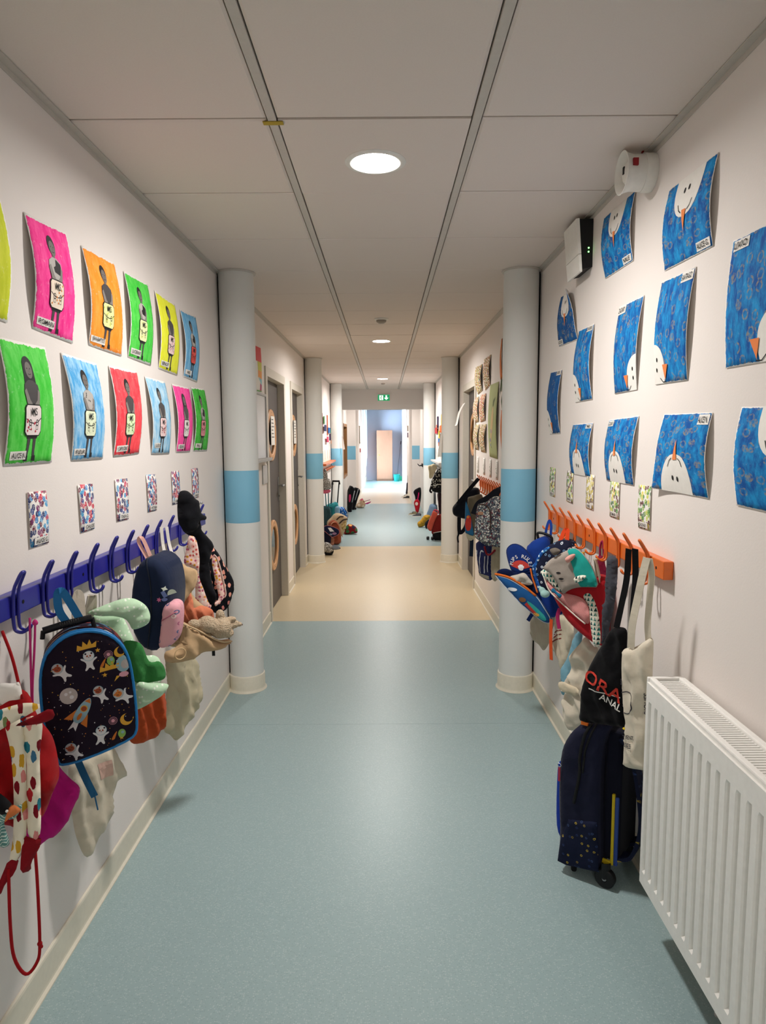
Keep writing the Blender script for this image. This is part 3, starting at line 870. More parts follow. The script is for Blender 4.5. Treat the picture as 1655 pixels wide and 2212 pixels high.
def tile_round(x0, x1, y0, y1, cx, cy, r=.0795, n=48):
    """a tile with the round cut-out of a recessed lamp"""
    g = .0038
    x0, x1, y0, y1 = x0 + g, x1 - g, y0 + g, y1 - g
    def edge(t):
        c, q = math.cos(t), math.sin(t)
        k = min(((x1 if c > 0 else x0) - cx) / c if abs(c) > 1e-9 else 9, ((y1 if q > 0 else y0) - cy) / q if abs(q) > 1e-9 else 9)
        return cx + k * c, cy + k * q
    ang = sorted([2 * PI * k / n for k in range(n)] + [math.atan2(b - cy, a - cx) % (2 * PI) for a in (x0, x1) for b in (y0, y1)])
    m = len(ang)
    V, F = [], []
    for t in ang:
        ex, ey = edge(t)
        ix, iy = cx + r * math.cos(t), cy + r * math.sin(t)
        V += [(ix, iy, H), (ex, ey, H), (ix, iy, H + .022), (ex, ey, H + .022)]
    for i in range(m):
        a, b = 4 * i, 4 * ((i + 1) % m)
        F += [(a, b, b + 1, a + 1), (a + 2, a + 3, b + 3, b + 2), (a, a + 2, b + 2, b), (a + 1, b + 1, b + 3, a + 3)]
    mk('ceiling_tile', V, F, M['tile'], ce, orient=True)
rows = [ROW0 + i * TILE for i in range(-10, 40)]
LAMPS = (-1.9, 2.417, 6.70, 10.94, 14.4, 17.7)
for y0 in rows:
    y1 = y0 + TILE
    for lo, hi in ((YB, Y3), (Y3 + .28, 19.3)):
        a, b = max(y0, lo), min(y1, hi)
        if b - a < .05:
            continue
        for x0, x1 in ((XL + .002, BAR_L - .013), (BAR_L + .013, BAR_R - .013), (BAR_R + .013, XR - .002)):
            hole = [q for q in LAMPS if a < q < b]
            if hole and x0 < 0 < x1:
                tile_round(x0, x1, a, b, -.026, hole[0])
            else:
                tile(x0, x1, a, b)
for x in (BAR_L, BAR_R):
    mk('ceiling_runner', *rbox(x - .0125, x + .0125, YB, Y3, H - .0015, H + .02, .001, 1), M['runner'], ce)
for nm, x0, x1 in (('trim_1', XL + .0005, XL + .024), ('trim_2', XR - .024, XR - .0005)):
    struct(mk(nm, *join(box(x0, x1, YB, Y3, H - .0045, H - .0015), box(x0 if x0 < 0 else x1 - .002, x0 + .002 if x0 < 0 else x1, YB, Y3, H - .02, H - .0045)), M['runner'], loc=(0, 0, 0)))
# small strip of yellowed tape across one joint
tag(mk('tape', *box(-.355, -.295, ROW0 + .006, ROW0 + .028, H - .004, H - .0022), plain('#b59a2c', .6), loc=(-.32, ROW0 + .015, H - .003)), 'short strip of yellow tape stuck across a ceiling joint', 'tape')

# beam between the bays
bm_ = struct(mk('trim_3', *join(box(XL, XR, Y3, Y3 + .28, 2.14, H + .03), box(XL, XR, Y3 + .012, Y3 + .268, 2.05, 2.14)), M['wall'], loc=(0, Y3, 2.2)))
# piers of the far bay with the painted band
for i, (x0, x1) in enumerate(((XL2 - .02, XL3 - .001), (XR3 + .001, XR2 + .02))):
    p = struct(mk('trim_%d' % (4 + i), *box(x0, x1, Y4 - .012, Y4 + .1, 0, HT), M['wall'], loc=(x0, Y4, 0)))
    mk('painted_band', *box(x0 - .0, x1 + .001, Y4 - .0135, Y4 + .08, 1.0135, 1.316), M['band'], p)

# skirting boards: flat board, rounded top and a cove strip at the foot
def skirting(name, side, x, segs):
    s = 1 if side == 'l' else -1
    prof = [(0, 0), (.016, 0), (.0155, .004), (.0085, .010), (.0075, .016), (.0075, .088), (.0060, .094), (.003, .097), (0, .097)]
    vf = []
    for a, b in segs:
        V, F = [], []
        n = len(prof)
        for y in (a, b):
            for d, z in prof:
                V.append((x + s * (d + .0003), y, z + .0003))
        for k in range(n):
            l = (k + 1) % n
            F.append((k, l, n + l, n + k) if s < 0 else (k, n + k, n + l, l))
        F += [tuple(range(n)), tuple(range(2 * n - 1, n - 1, -1))]
        vf.append((V, F))
    o = mk(name, *join(*vf), M['skirting'], loc=(x, 0, 0), orient=True)
    return struct(o)
skirting('baseboard_left', 'l', XL, [(YB, 5.385), (6.43, 6.82), (7.85, Y3)])
skirting('baseboard_right', 'r', XR, [(YB, 6.57), (7.65, Y3)])
skirting('baseboard_far_left', 'l', XL3, [(Y4 + .1, YE)])
skirting('baseboard_far_right', 'r', XR3, [(Y4 + .1, YE)])

# round columns standing against the walls
R_C = 0.099
for i, (x, y) in enumerate(((-.838, 3.955), (.779, 3.945), (-.838, 8.105), (.777, 8.09), (-.838, 11.88), (.778, 11.87))):
    c = struct(mk('pillar', *lathe([(R_C, 0), (R_C, 1.0135), (R_C, 1.316), (R_C, H + .02)], (x, y, 0), n=56), M['column'], loc=(x, y, 0), smooth=True, sharp=40))
    c['label'] = 'white round concrete column with a pale blue painted band'
    mk('painted_band', *lathe([(R_C + .0004, 1.0135), (R_C + .0009, 1.015), (R_C + .0009, 1.3145), (R_C + .0004, 1.316)], (x, y, 0), n=56, cap=False), M['band'], c, smooth=True)
    mk('base_skirt', *lathe([(R_C, .099), (R_C + .004, .0975), (R_C + .0065, .092), (R_C + .0065, .018), (R_C + .009, .010), (R_C + .0155, .004), (R_C + .017, .0005)], (x, y, 0), n=56, cap=False), M['skirting'], c, smooth=True, sharp=60)
    mk('ceiling_collar', *lathe([(R_C, H - .010), (R_C + .008, H - .009), (R_C + .011, H - .005), (R_C + .011, H - .0005)], (x, y, 0), n=56, cap=False), M['runner'], c, smooth=True, sharp=40)
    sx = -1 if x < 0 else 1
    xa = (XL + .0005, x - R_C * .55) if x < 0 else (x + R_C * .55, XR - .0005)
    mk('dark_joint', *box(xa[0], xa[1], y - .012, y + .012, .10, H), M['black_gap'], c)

# doors set back in plain steel frames, each with two round portholes ringed in beech
def door(name, side, y0, y1, handle=True, hang_far=True):
    s = 1 if side == 'l' else -1
    x = XL if side == 'l' else XR
    fx = lambda d: x - s * d                       # d = depth into the wall
    def bx(d0, d1, a, b, z0, z1, r=None):
        X = sorted((fx(d0), fx(d1)))
        return rbox(X[0], X[1], a, b, z0, z1, r) if r else box(X[0], X[1], a, b, z0, z1)
    d = struct(mk(name, *bx(.052, .095, y0 + .035, y1 - .035, .004, DT - .035, .002), M['door'], loc=(fx(.07), y0, 0)))
    fr = join(bx(-.012, .12, y0 - .04, y0 + .032, 0, DT + .04), bx(-.012, .12, y1 - .032, y1 + .04, 0, DT + .04), bx(-.012, .12, y0 + .032, y1 - .032, DT - .032, DT + .04))
    mk('door_frame', *fr, M['frame'], d)
    cy = (y0 + y1) / 2
    ax = (s, 0, 0)
    for zc in (1.525, .56):
        r = mk('porthole_ring', *lathe([(.165, -.004), (.165, .012), (.172, .018), (.218, .018), (.224, .012), (.224, -.0)], (fx(.052), cy, zc), ax, 48, cap=False), M['beech'], d, smooth=True, sharp=40)
        mk('pane', *lathe([(.001, .001), (.166, .001), (.166, .004), (.001, .004)], (fx(.052), cy, zc), ax, 40, cap=False), M['glass'], r, smooth=False)
        for k in range(6):
            a = PI / 6 + k * PI / 3
            mk('screw', *lathe([(.005, .017), (.005, .0195), (.001, .0205)], (fx(.052), cy + .195 * math.cos(a), zc + .195 * math.sin(a)), ax, 10), M['steel'], r)
    if handle:
        hy = y1 - .10 if hang_far else y0 + .10
        sg = -1 if hang_far else 1
        h = mk('door_handle', *join(bx(.052, .046, hy - .02, hy + .02, .92, 1.14, .002),
               tube(catmull([(fx(.05), hy, 1.065), (fx(.005), hy, 1.065), (fx(-.002), hy + sg * .015, 1.065), (fx(-.002), hy + sg * .11, 1.065)], 5), .009, 10)), M['steel'], d, smooth=True, sharp=40)
        mk('keyhole', *lathe([(.008, 0), (.008, .004)], (fx(.046), hy, .965), ax, 12), M['black'], h)
    return d
door('door_1', 'l', *D1)
door('door_2', 'l', *D2)
door('door_3', 'r', *DR, hang_far=False)
# notices taped over the portholes and on the right-hand jamb
for lab, y, z0, z1, w in (('white notice taped over the upper porthole of the nearer left door', 5.93, 1.44, 1.69, .19), ('white notice taped over the upper porthole of the farther left door', 7.40, 1.44, 1.69, .19)):
    t = tag(mk('notice', *box(XL - .032, XL - .0305, y - w / 2, y + w / 2, z0, z1), M['paper'], loc=(XL - .031, y, z0)), lab, 'notice')
    surf = lambda u, v, o, y=y, z0=z0: np.stack([np.full_like(u, XL - .0305 + o), y + u, z0 + v], 1)
    lay('printed_lines', [(thick([(-.07, .25 - .03 * i - .03), (.02 + .04 * ((i * 7) % 3) / 2, .25 - .03 * i - .03)], .006), 0) for i in range(6)], [M['ink']], surf, t, .05)

# window in the far bay on the left: oak frame with boarded back
w = struct(mk('window_1', *join(box(XL2 - .15, XL2 + .012, 13.74, 13.80, .67, 1.79), box(XL2 - .15, XL2 + .012, 14.90, 14.96, .67, 1.79), box(XL2 - .15, XL2 + .012, 13.8, 14.9, .67, .73), box(XL2 - .15, XL2 + .012, 13.8, 14.9, 1.73, 1.79)), M['oak'], loc=(XL2, 13.8, .7)))
mk('mullion', *box(XL2 - .09, XL2 - .05, 14.32, 14.38, .73, 1.73), M['oak'], w)
for a, b in ((13.8, 14.32), (14.38, 14.9)):
    mk('pane', *box(XL2 - .075, XL2 - .07, a, b, .73, 1.73), M['glass'], w)
mk('back_board', *box(XL2 - .155, XL2 - .145, 13.76, 14.94, .68, 1.78), M['oak'], w)
# tall window of the end hall, daylight outside, white vertical blind drawn aside
w = struct(mk('window_2', *join(box(XL3 - .14, XL3 - .02, 19.7, 19.78, .12, 2.55), box(XL3 - .14, XL3 - .02, 23.52, 23.6, .12, 2.55), box(XL3 - .14, XL3 - .02, 19.78, 23.52, .12, .2), box(XL3 - .14, XL3 - .02, 19.78, 23.52, 2.47, 2.55), box(XL3 - .12, XL3 - .04, 21.6, 21.68, .2, 2.47)), M['white'], loc=(XL3, 20, .1)))
for a, b in ((19.78, 21.6), (21.68, 23.52)):
    mk('pane', *box(XL3 - .085, XL3 - .08, a, b, .2, 2.47), M['glass'], w)
# unseen rooflight, put in to brighten the end hall
w = struct(mk('added_rooflight', *join(box(-.55, -.50, 19.4, 22.6, H + .25, H + .33), box(.47, .52, 19.4, 22.6, H + .25, H + .33), box(-.50, .47, 19.4, 19.46, H + .25, H + .33), box(-.50, .47, 22.54, 22.6, H + .25, H + .33), box(-.50, .47, 20.97, 21.03, H + .25, H + .33)), M['white'], loc=(0, 21, H + .3)))
for a, b_ in ((19.46, 20.97), (21.03, 22.54)):
    mk('pane', *box(-.50, .47, a, b_, H + .285, H + .29), M['glass'], w)
b = thing('blind', 'white vertical blind slats hanging at the bright window of the end hall', 'blind', (XL3 + .03, 20.4, 2.45))
mk('head_rail', *rbox(XL3 + .01, XL3 + .05, 19.8, 23.3, 2.42, 2.46, .003), M['white'], b)
for i in range(4):
    mk('slat', *box(XL3 + .012 + i * .012, XL3 + .018 + i * .012, 22.2 + i * .25, 22.38 + i * .25, .55 + .25 * (i % 2), 2.42), M['white'], b)

# ceiling lamps: seven tiles apart; last two added to brighten past the beam
for i, (y, lab) in enumerate(((-1.9, 'lit round recessed ceiling lamp behind the viewpoint'), (2.417, 'lit round recessed ceiling lamp nearest, over the blue floor'), (6.70, 'lit round recessed ceiling lamp over the beige floor strip'), (10.94, 'lit round recessed ceiling lamp before the beam with the exit sign'), (14.4, 'lit round recessed ceiling lamp added just beyond the beam to brighten the far bay'), (17.7, 'lit round recessed ceiling lamp added before the end hall to brighten the last stretch'))):
    x = -.026
    t = thing('ceiling_lamp', lab, 'lamp', (x, y, H), 'round recessed lamps down the middle of the ceiling')
    mk('trim_ring', *lathe([(.079, .012), (.0785, -.002), (.084, -.006), (.098, -.005), (.104, -.0012), (.104, 0)], (x, y, H), n=48, cap=False), M['white'], t, smooth=True, sharp=50)
    mk('diffuser', *lathe([(.079, .0095), (.06, .0072), (.03, .0062), (.0005, .0060)], (x, y, H), n=40, cap=False), M['lamp' if y < 5 else 'lamp_far' if y < 9 else 'lamp_third' if y < 14 else 'lamp_added'], t, smooth=True)
# smoke detectors
for y, r, lab in ((5.47, .045, 'small white smoke detector on the ceiling before the second lamp'), (11.68, .04, 'tiny white smoke detector on the ceiling beyond the third lamp')):
    t = thing('smoke_detector', lab, 'detector', (-.02, y, H), 'ceiling smoke detectors')
    mk('base', *lathe([(r * 1.25, 0), (r * 1.25, -.008), (r, -.012)], (-.02, y, H), n=28), M['white'], t, smooth=True, sharp=40)
    mk('sensor_head', *lathe([(r * .9, -.012), (r * .85, -.026), (r * .5, -.036), (.002, -.038)], (-.02, y, H), n=28), plain('#a39a90', .5), t, smooth=True, sharp=40)

# emergency exit sign on the beam
ex = thing('exit_sign', 'green lit emergency exit sign with running figure and arrow on the beam', 'sign', (-.012, Y3, 2.27))
mk('housing', *rbox(-.142, .118, Y3 - .032, Y3 - .0005, 2.20, 2.34, .004), M['white'], ex)
es = lambda u, v, o: np.stack([u - .012, np.full_like(u, Y3 - .032 - o), v + 2.27], 1)
lay('pictogram', [([(-.115, -.058), (.115, -.058), (.115, .058), (-.115, .058)], 0),
    ([(-.085, -.045), (-.01, -.045), (-.01, .045), (-.085, .045)], 1, 1),
    (circ(-.042, .03, .010), 0, 2), (thick([(-.046, .016), (-.052, -.006), (-.040, -.022), (-.044, -.04)], .011), 0, 2), (thick([(-.050, -.006), (-.068, -.018), (-.078, -.032)], .009), 0, 2), (thick([(-.046, .014), (-.030, .006), (-.024, -.006)], .007), 0, 2), (thick([(-.048, .014), (-.066, .010), (-.070, -.004)], .007), 0, 2),
    ([(.035, .045), (.065, .045), (.065, .0), (.095, .0), (.05, -.045), (.005, .0), (.035, .0)], 1, 1)], [M['exit_green'], M['exit_white']], es, ex, .03)
# ------------------------------------------------------------------ sheets of paper on the walls
class Sheet:
    """paper sheet on a wall: corners TL TR BR BL given as (along, height); bowed off the wall between its pins"""
    def __init__(s, name, label, cat, group, side, corners, mat, bulge=.02, curl=(0, 0, 0, 0), nu=10, nv=14, cut=None, n0=.003):
        s.side = side
        s.c = [np.array(c) for c in corners]
        s.b, s.curl, s.n0 = bulge, curl, n0
        ctr = s.at(.5, .5, 0)[0]
        V, F, UV = [], [], []
        u, v = np.meshgrid(np.linspace(0, 1, nu + 1), np.linspace(0, 1, nv + 1))
        u, v = u.ravel(), v.ravel()
        A = s.at(u, v, 0); B = s.at(u, v, -.0006)
        n = len(u)
        for j in range(nv):
            for i in range(nu):
                a = j * (nu + 1) + i
                F.append((a, a + 1, a + nu + 2, a + nu + 1))
                F.append((n + a, n + a + nu + 1, n + a + nu + 2, n + a + 1))
        rim = [i for i in range(nu + 1)] + [(j + 1) * (nu + 1) + nu for j in range(nv)] + [nv * (nu + 1) + nu - 1 - i for i in range(nu)] + [(nv - 1 - j) * (nu + 1) for j in range(nv - 1)]
        mi = [k % 2 for k in range(len(F))]
        for a, b in zip(rim, rim[1:] + rim[:1]):
            F.append((b, a, n + a, n + b)); mi.append(1)
        s.o = mk(name, np.concatenate([A, B]), F, [mat, M['paper']], loc=ctr, smooth=True, uv=np.concatenate([np.stack([u, v], 1)] * 2), mi=mi)
        tag(s.o, label, cat, group)
        s.wd = np.linalg.norm(s.c[1] - s.c[0]); s.ht = np.linalg.norm(s.c[0] - s.c[3])
    def at(s, u, v, off):
        u = np.atleast_1d(np.asarray(u, float)); v = np.atleast_1d(np.asarray(v, float))
        TL, TR, BR, BL = s.c
        U, W = u[:, None], v[:, None]
        p = (BL * (1 - U) + BR * U) * (1 - W) + (TL * (1 - U) + TR * U) * W
        n = s.n0 + s.b * np.clip(np.sin(PI * np.clip(v, 0, 1)), 0, 1) * (0.75 + .25 * np.sin(PI * np.clip(u, 0, 1)))
        for k, (cu, cv) in enumerate(((0, 1), (1, 1), (1, 0), (0, 0))):
            n = n + s.curl[k] * np.clip(1 - np.hypot(u - cu, v - cv) / .6, 0, 1) ** 2
        n = n + off
        x = XL + n if s.side == 'l' else XR - n
        return np.stack([x, p[:, 0], p[:, 1]], 1)
    def lay(s, part, items, mats, step=.06, off=.0009, label=None, parent=None):
        return lay(part, items, mats, s.at, parent or s.o, step, off, label)
    def name_tag(s, text, u0, u1, v0, v1):
        t = s.lay('name_tag', [([(u0, v0), (u1, v0), (u1, v1), (u0, v1)], 0)], [M['paper']], .05, .0015)
        V, F = text_shape(text, 1.0)
        wd = (V[:, 0].max() - V[:, 0].min()) or 1
        hv = .62 * (v1 - v0)
        sc = hv / .72
        sx = min((u1 - u0) * .84 / (wd * sc), 2.0 * s.ht / s.wd * .6)
        s.lay('lettering', [('text', text, sc, (u0 + u1) / 2, (v0 + v1) / 2, 0, 0, sx)], [M['ink']], off=.0022, parent=t)

GREYS = None
def portrait(key, label, corners, c0, c1, bag, who, tagpos=(.07, .46, .055, .125), seed=0, kind=0, bulge=.024, curl=(0, .004, 0, -.002), du=0.0, marks='#d0342c'):
    global GREYS
    s = Sheet('painted_portrait', label, 'picture', 'painted sheets with cut-out photos on the left wall', 'l', corners, paint_sheet('poster_paint_%d' % seed, c0, c1, seed=seed), bulge, curl)
    if GREYS is None:
        GREYS = [plain(c, .6, name='photo_grey') for c in ('#232326', '#77716d', '#b9b5b0', '#4b484a', '#8a8480')]
    cx = .46 + du
    rng = random.Random(seed)
    girl = kind == 1
    it = []
    hair = circ(cx, .80, .105 if girl else .088, .085, 20)
    it.append((hair, 0))
    if girl:
        it.append(([(cx - .105, .80), (cx + .105, .80), (cx + .115, .66), (cx + .06, .64), (cx - .07, .64), (cx - .12, .66)], 0))
    it.append((circ(cx + .005, .772, .072, .068, 20), 1, 1))                                # face
    it.append(([(cx - .03, .73), (cx + .03, .73), (cx + .035, .66), (cx - .035, .66)], 1))     # neck
    it.append((circ(cx - .028, .785, .010, .006, 8), 0, 2)); it.append((circ(cx + .032, .785, .010, .006, 8), 0, 2))
    it.append((thick([(cx - .026, .741), (cx + .004, .735), (cx + .034, .743)], .006), 0, 2))
    it.append((thick([(cx + .004, .775), (cx + .010, .757), (cx, .755)], .004), 3, 2))
    top = [2, 3, 3, 2][kind] if kind < 4 else 2
    it.append(([(cx - .05, .69), (cx + .05, .69), (cx + .145, .655), (cx + .165, .58), (cx + .12, .50), (cx - .11, .50), (cx - .155, .58), (cx - .135, .655)], top, 1))   # shirt
    if kind == 0:
        it.append(([(cx + .02, .68), (cx + .13, .65), (cx + .15, .58), (cx + .10, .545), (cx - .03, .56), (cx - .05, .60), (cx + .0, .62)], 0, 2))
    if kind == 3:
        for k in range(9):
            it.append((circ(cx + rng.uniform(-.10, .10), rng.uniform(.52, .66), .013, .009, 7), 3, 2))
    it.append(([(cx - .155, .60), (cx - .115, .62), (cx - .06, .53), (cx - .02, .50), (cx - .05, .475), (cx - .12, .50)], 4, 3))
    it.append(([(cx + .165, .60), (cx + .125, .62), (cx + .09, .53), (cx + .03, .495), (cx + .07, .47), (cx + .14, .50)], 4, 3))
    it.append(([(cx - .08, .52), (cx + .08, .52), (cx + .13, .30), (cx + .10, .215), (cx - .10, .215), (cx - .13, .30)], 0))
    for sx, e in ((-1, -.02), (1, .03)):
        lg = []
        lg.append(([(cx + sx * .085, .25), (cx + sx * .02, .25), (cx + sx * .03 + e * .5, .10), (cx + sx * .025 + e, .045), (cx + sx * .085 + e, .04), (cx + sx * .075 + e * .5, .11)], 3))
        lg.append(([(cx + sx * .02 + e, .075), (cx + sx * .085 + e, .075), (cx + sx * .095 + e, .03), (cx + sx * .02 + e, .03)], 0, 1))
        s.lay('leg', lg, GREYS, .05, .0008)
    s.lay('child_cutout', it, GREYS, .05, .0010)
    mk_ = plain(marks, .8)
    bg = [(cx - .135, .495), (cx + .135, .495), (cx + .17, .47), (cx + .165, .27), (cx + .13, .235), (cx - .13, .235), (cx - .17, .265), (cx - .165, .47)]
    sat = [(bg, 1), (xf(bg, .93, 0, cx * .07, .365 * .07), 0, 1)]
    sat.append((thick([(cx - .15, .375), (cx - .07, .345), (cx, .34), (cx + .08, .35), (cx + .155, .385)], .008), 1, 2))
    for dx in (-.07, .07):
        sat.append((ringp(cx + dx, .345, .020, .028, 14), 1, 2))
        sat.append((thick([(cx + dx - .02, .335), (cx + dx - .02, .29), (cx + dx + .02, .29), (cx + dx + .02, .335)], .006), 1, 2))
    for k in range(10):
        a, b = rng.uniform(-.14, .14), rng.uniform(.26, .47)
        if b > .39 and abs(a) < .07:
            continue
        sat.append((circ(cx + a, b, .013, .010, 8), 2, 3))
    s.lay('satchel', sat, [plain(bag, .8), M['ink'], mk_], .05, .0022)
    s.lay('satchel_lettering', [('text', 'MS', .085, cx - .005, .435, 0.0, 0, 1.15)], [M['ink']], off=.0036)
    if who:
        s.name_tag(who, *tagpos)
    return s

portrait('a', 'bright yellow-green painted sheet cut off by the left edge, top row', [(1.475, 2.095), (1.715, 2.10), (1.725, 1.79), (1.49, 1.795)], '#c5d02a', '#d4dc3f', '#f1e9d8', None, seed=1, bulge=.03)
portrait('b', 'pink painted sheet with a cut-out child, between yellow and orange sheets, top row', [(1.838, 2.092), (2.068, 2.105), (2.08, 1.787), (1.847, 1.795)], '#f02d8c', '#ff5aa6', '#f3e3d0', 'ROMAIN', seed=2, kind=0, marks='#e58a3a')
portrait('c', 'orange painted sheet with a cut-out child, top row', [(2.175, 2.10), (2.426, 2.108), (2.462, 1.794), (2.194, 1.797)], '#ff9228', '#ffa547', '#eef2a8', 'JEAN-BAPTISTE', seed=3, kind=2, marks='#d9dd62', tagpos=(.03, .42, .05, .115))
portrait('d', 'green painted sheet with a cut-out child, top row under the ceiling', [(2.519, 2.104), (2.76, 2.11), (2.768, 1.793), (2.525, 1.798)], '#3ec53e', '#63d55c', '#eaf0b8', 'LUCIENNE', seed=4, kind=0, marks='#dfe48a')
portrait('e', 'plain yellow painted sheet with a cut-out child, top row before the blue one', [(2.85, 2.105), (3.105, 2.098), (3.115, 1.785), (2.862, 1.79)], '#e2e62e', '#ebee4c', '#f3d7d6', 'BENOIT', seed=5, kind=2, marks='#d3506a')
portrait('f', 'blue painted sheet with a cut-out child, last of the top row beside the column', [(3.194, 2.093), (3.442, 2.102), (3.441, 1.781), (3.212, 1.788)], '#5a9fcd', '#83bbdd', '#e0564f', 'AXEL', seed=6, kind=0, marks='#b02a2a')
portrait('g', 'bright green painted sheet with long-haired cut-out child, nearest of the lower row', [(1.675, 1.75), (1.901, 1.753), (1.907, 1.436), (1.667, 1.434)], '#3fc63a', '#67d85d', '#f4e7e6', 'ALICE N.', seed=7, kind=1, marks='#c72f4c', tagpos=(.08, .38, .045, .115))
portrait('h', 'blue painted sheet with cut-out child in spotted shirt, lower row beside the red', [(2.00, 1.752), (2.235, 1.745), (2.255, 1.435), (2.03, 1.434)], '#4aa3de', '#a5d3ef', '#eaf2d2', 'FLEUR', seed=8, kind=3, marks='#eaf2d2', tagpos=(.05, .36, .055, .12))
portrait('i', 'red painted sheet with a cut-out child, middle of the lower row', [(2.342, 1.75), (2.599, 1.753), (2.589, 1.444), (2.346, 1.437)], '#f23a49', '#ff6166', '#dff0c4', 'CAPUCINE', seed=9, kind=2, marks='#8cc26a')
portrait('j', 'whitish blue painted sheet with a cut-out child, lower row between red and pink sheets', [(2.69, 1.745), (2.925, 1.742), (2.955, 1.435), (2.73, 1.436)], '#79bbe3', '#c4e1f1', '#f1d5d4', 'LUDO', seed=10, kind=2, marks='#d2565f', tagpos=(.12, .38, .09, .155))
portrait('k', 'pink painted sheet with a cut-out child, lower row between pale blue and green sheets', [(3.03, 1.742), (3.285, 1.742), (3.27, 1.436), (3.055, 1.437)], '#f53d98', '#ff62ad', '#f0ece8', 'CELINE', seed=11, kind=1, marks='#f0ece8')
portrait('l', 'dark green painted sheet with a cut-out child, last of the lower row beside the column', [(3.33, 1.75), (3.561, 1.757), (3.584, 1.435), (3.33, 1.438)], '#2fa92f', '#5dcb54', '#e79aa0', 'PAUL', seed=12, kind=0, marks='#b62b45')

# small stamped cards over the blue rail
CB = ['#1f3f8f', '#2f86c4', '#c9304a', '#6d1f3c', '#24346b', '#b9335c', '#3e9ed0', '#7a2d68']
for i, (cs, who, where) in enumerate((
    ([(1.766, 1.363), (1.866, 1.36), (1.864, 1.214), (1.762, 1.214)], 'ALICE G.', 'nearest of the row'),
    ([(2.06, 1.362), (2.165, 1.359), (2.163, 1.213), (2.064, 1.213)], 'CHLOE', 'second of the row'),
    ([(2.345, 1.36), (2.46, 1.358), (2.455, 1.209), (2.347, 1.213)], 'THEA D.', 'third of the row'),
    ([(2.655, 1.36), (2.765, 1.357), (2.765, 1.209), (2.66, 1.212)], 'VICTORIA', 'fourth of the row'),
    ([(2.97, 1.358), (3.08, 1.356), (3.08, 1.208), (2.97, 1.21)], 'SAMUEL', 'partly behind the black jacket'),
    ([(3.285, 1.356), (3.395, 1.354), (3.395, 1.207), (3.285, 1.208)], 'BASILE', 'last of the row beside the column'))):
    s = Sheet('stamped_card', 'card stamped blue and red over the blue rail, ' + where, 'card', 'dotted name cards over the blue rail', 'l', cs, stamp_card('blue_red_stamps_%d' % i, CB, i), .004, nu=4, nv=5)
    s.name_tag(who, .22, .95, .03, .16)
CG = ['#4f8f3a', '#8ab03c', '#6b3f2a', '#e2d35c', '#2f6b34', '#a7c66a', '#59231d', '#c9cf5a']
for i, (cs, who, where) in enumerate((
    ([(2.345, 1.332), (2.235, 1.334), (2.232, 1.186), (2.338, 1.183)], 'ZACKARY', 'nearest the radiator'),
    ([(2.64, 1.336), (2.535, 1.337), (2.535, 1.187), (2.64, 1.187)], 'ROMANE', 'second from the radiator'),
    ([(2.95, 1.337), (2.845, 1.337), (2.85, 1.187), (2.955, 1.187)], 'INES', 'yellowish, middle of the row'),
    ([(3.27, 1.337), (3.165, 1.337), (3.165, 1.185), (3.275, 1.187)], 'JEANNE', 'fourth from the radiator'),
    ([(3.61, 1.338), (3.50, 1.337), (3.50, 1.187), (3.61, 1.187)], 'HUGO', 'last beside the column'))):
    s = Sheet('stamped_card', 'card stamped green and brown over the orange rail, ' + where, 'card', 'dotted name cards over the near orange rail', 'r', cs, stamp_card('green_brown_stamps_%d' % i, CG if i != 2 else ['#d9c75a', '#c8b64a', '#6b4a2a', '#e8dd8a', '#a9a04a'], i + 9), .004, nu=4, nv=5)
    s.name_tag(who, .15, .80, .03, .16)

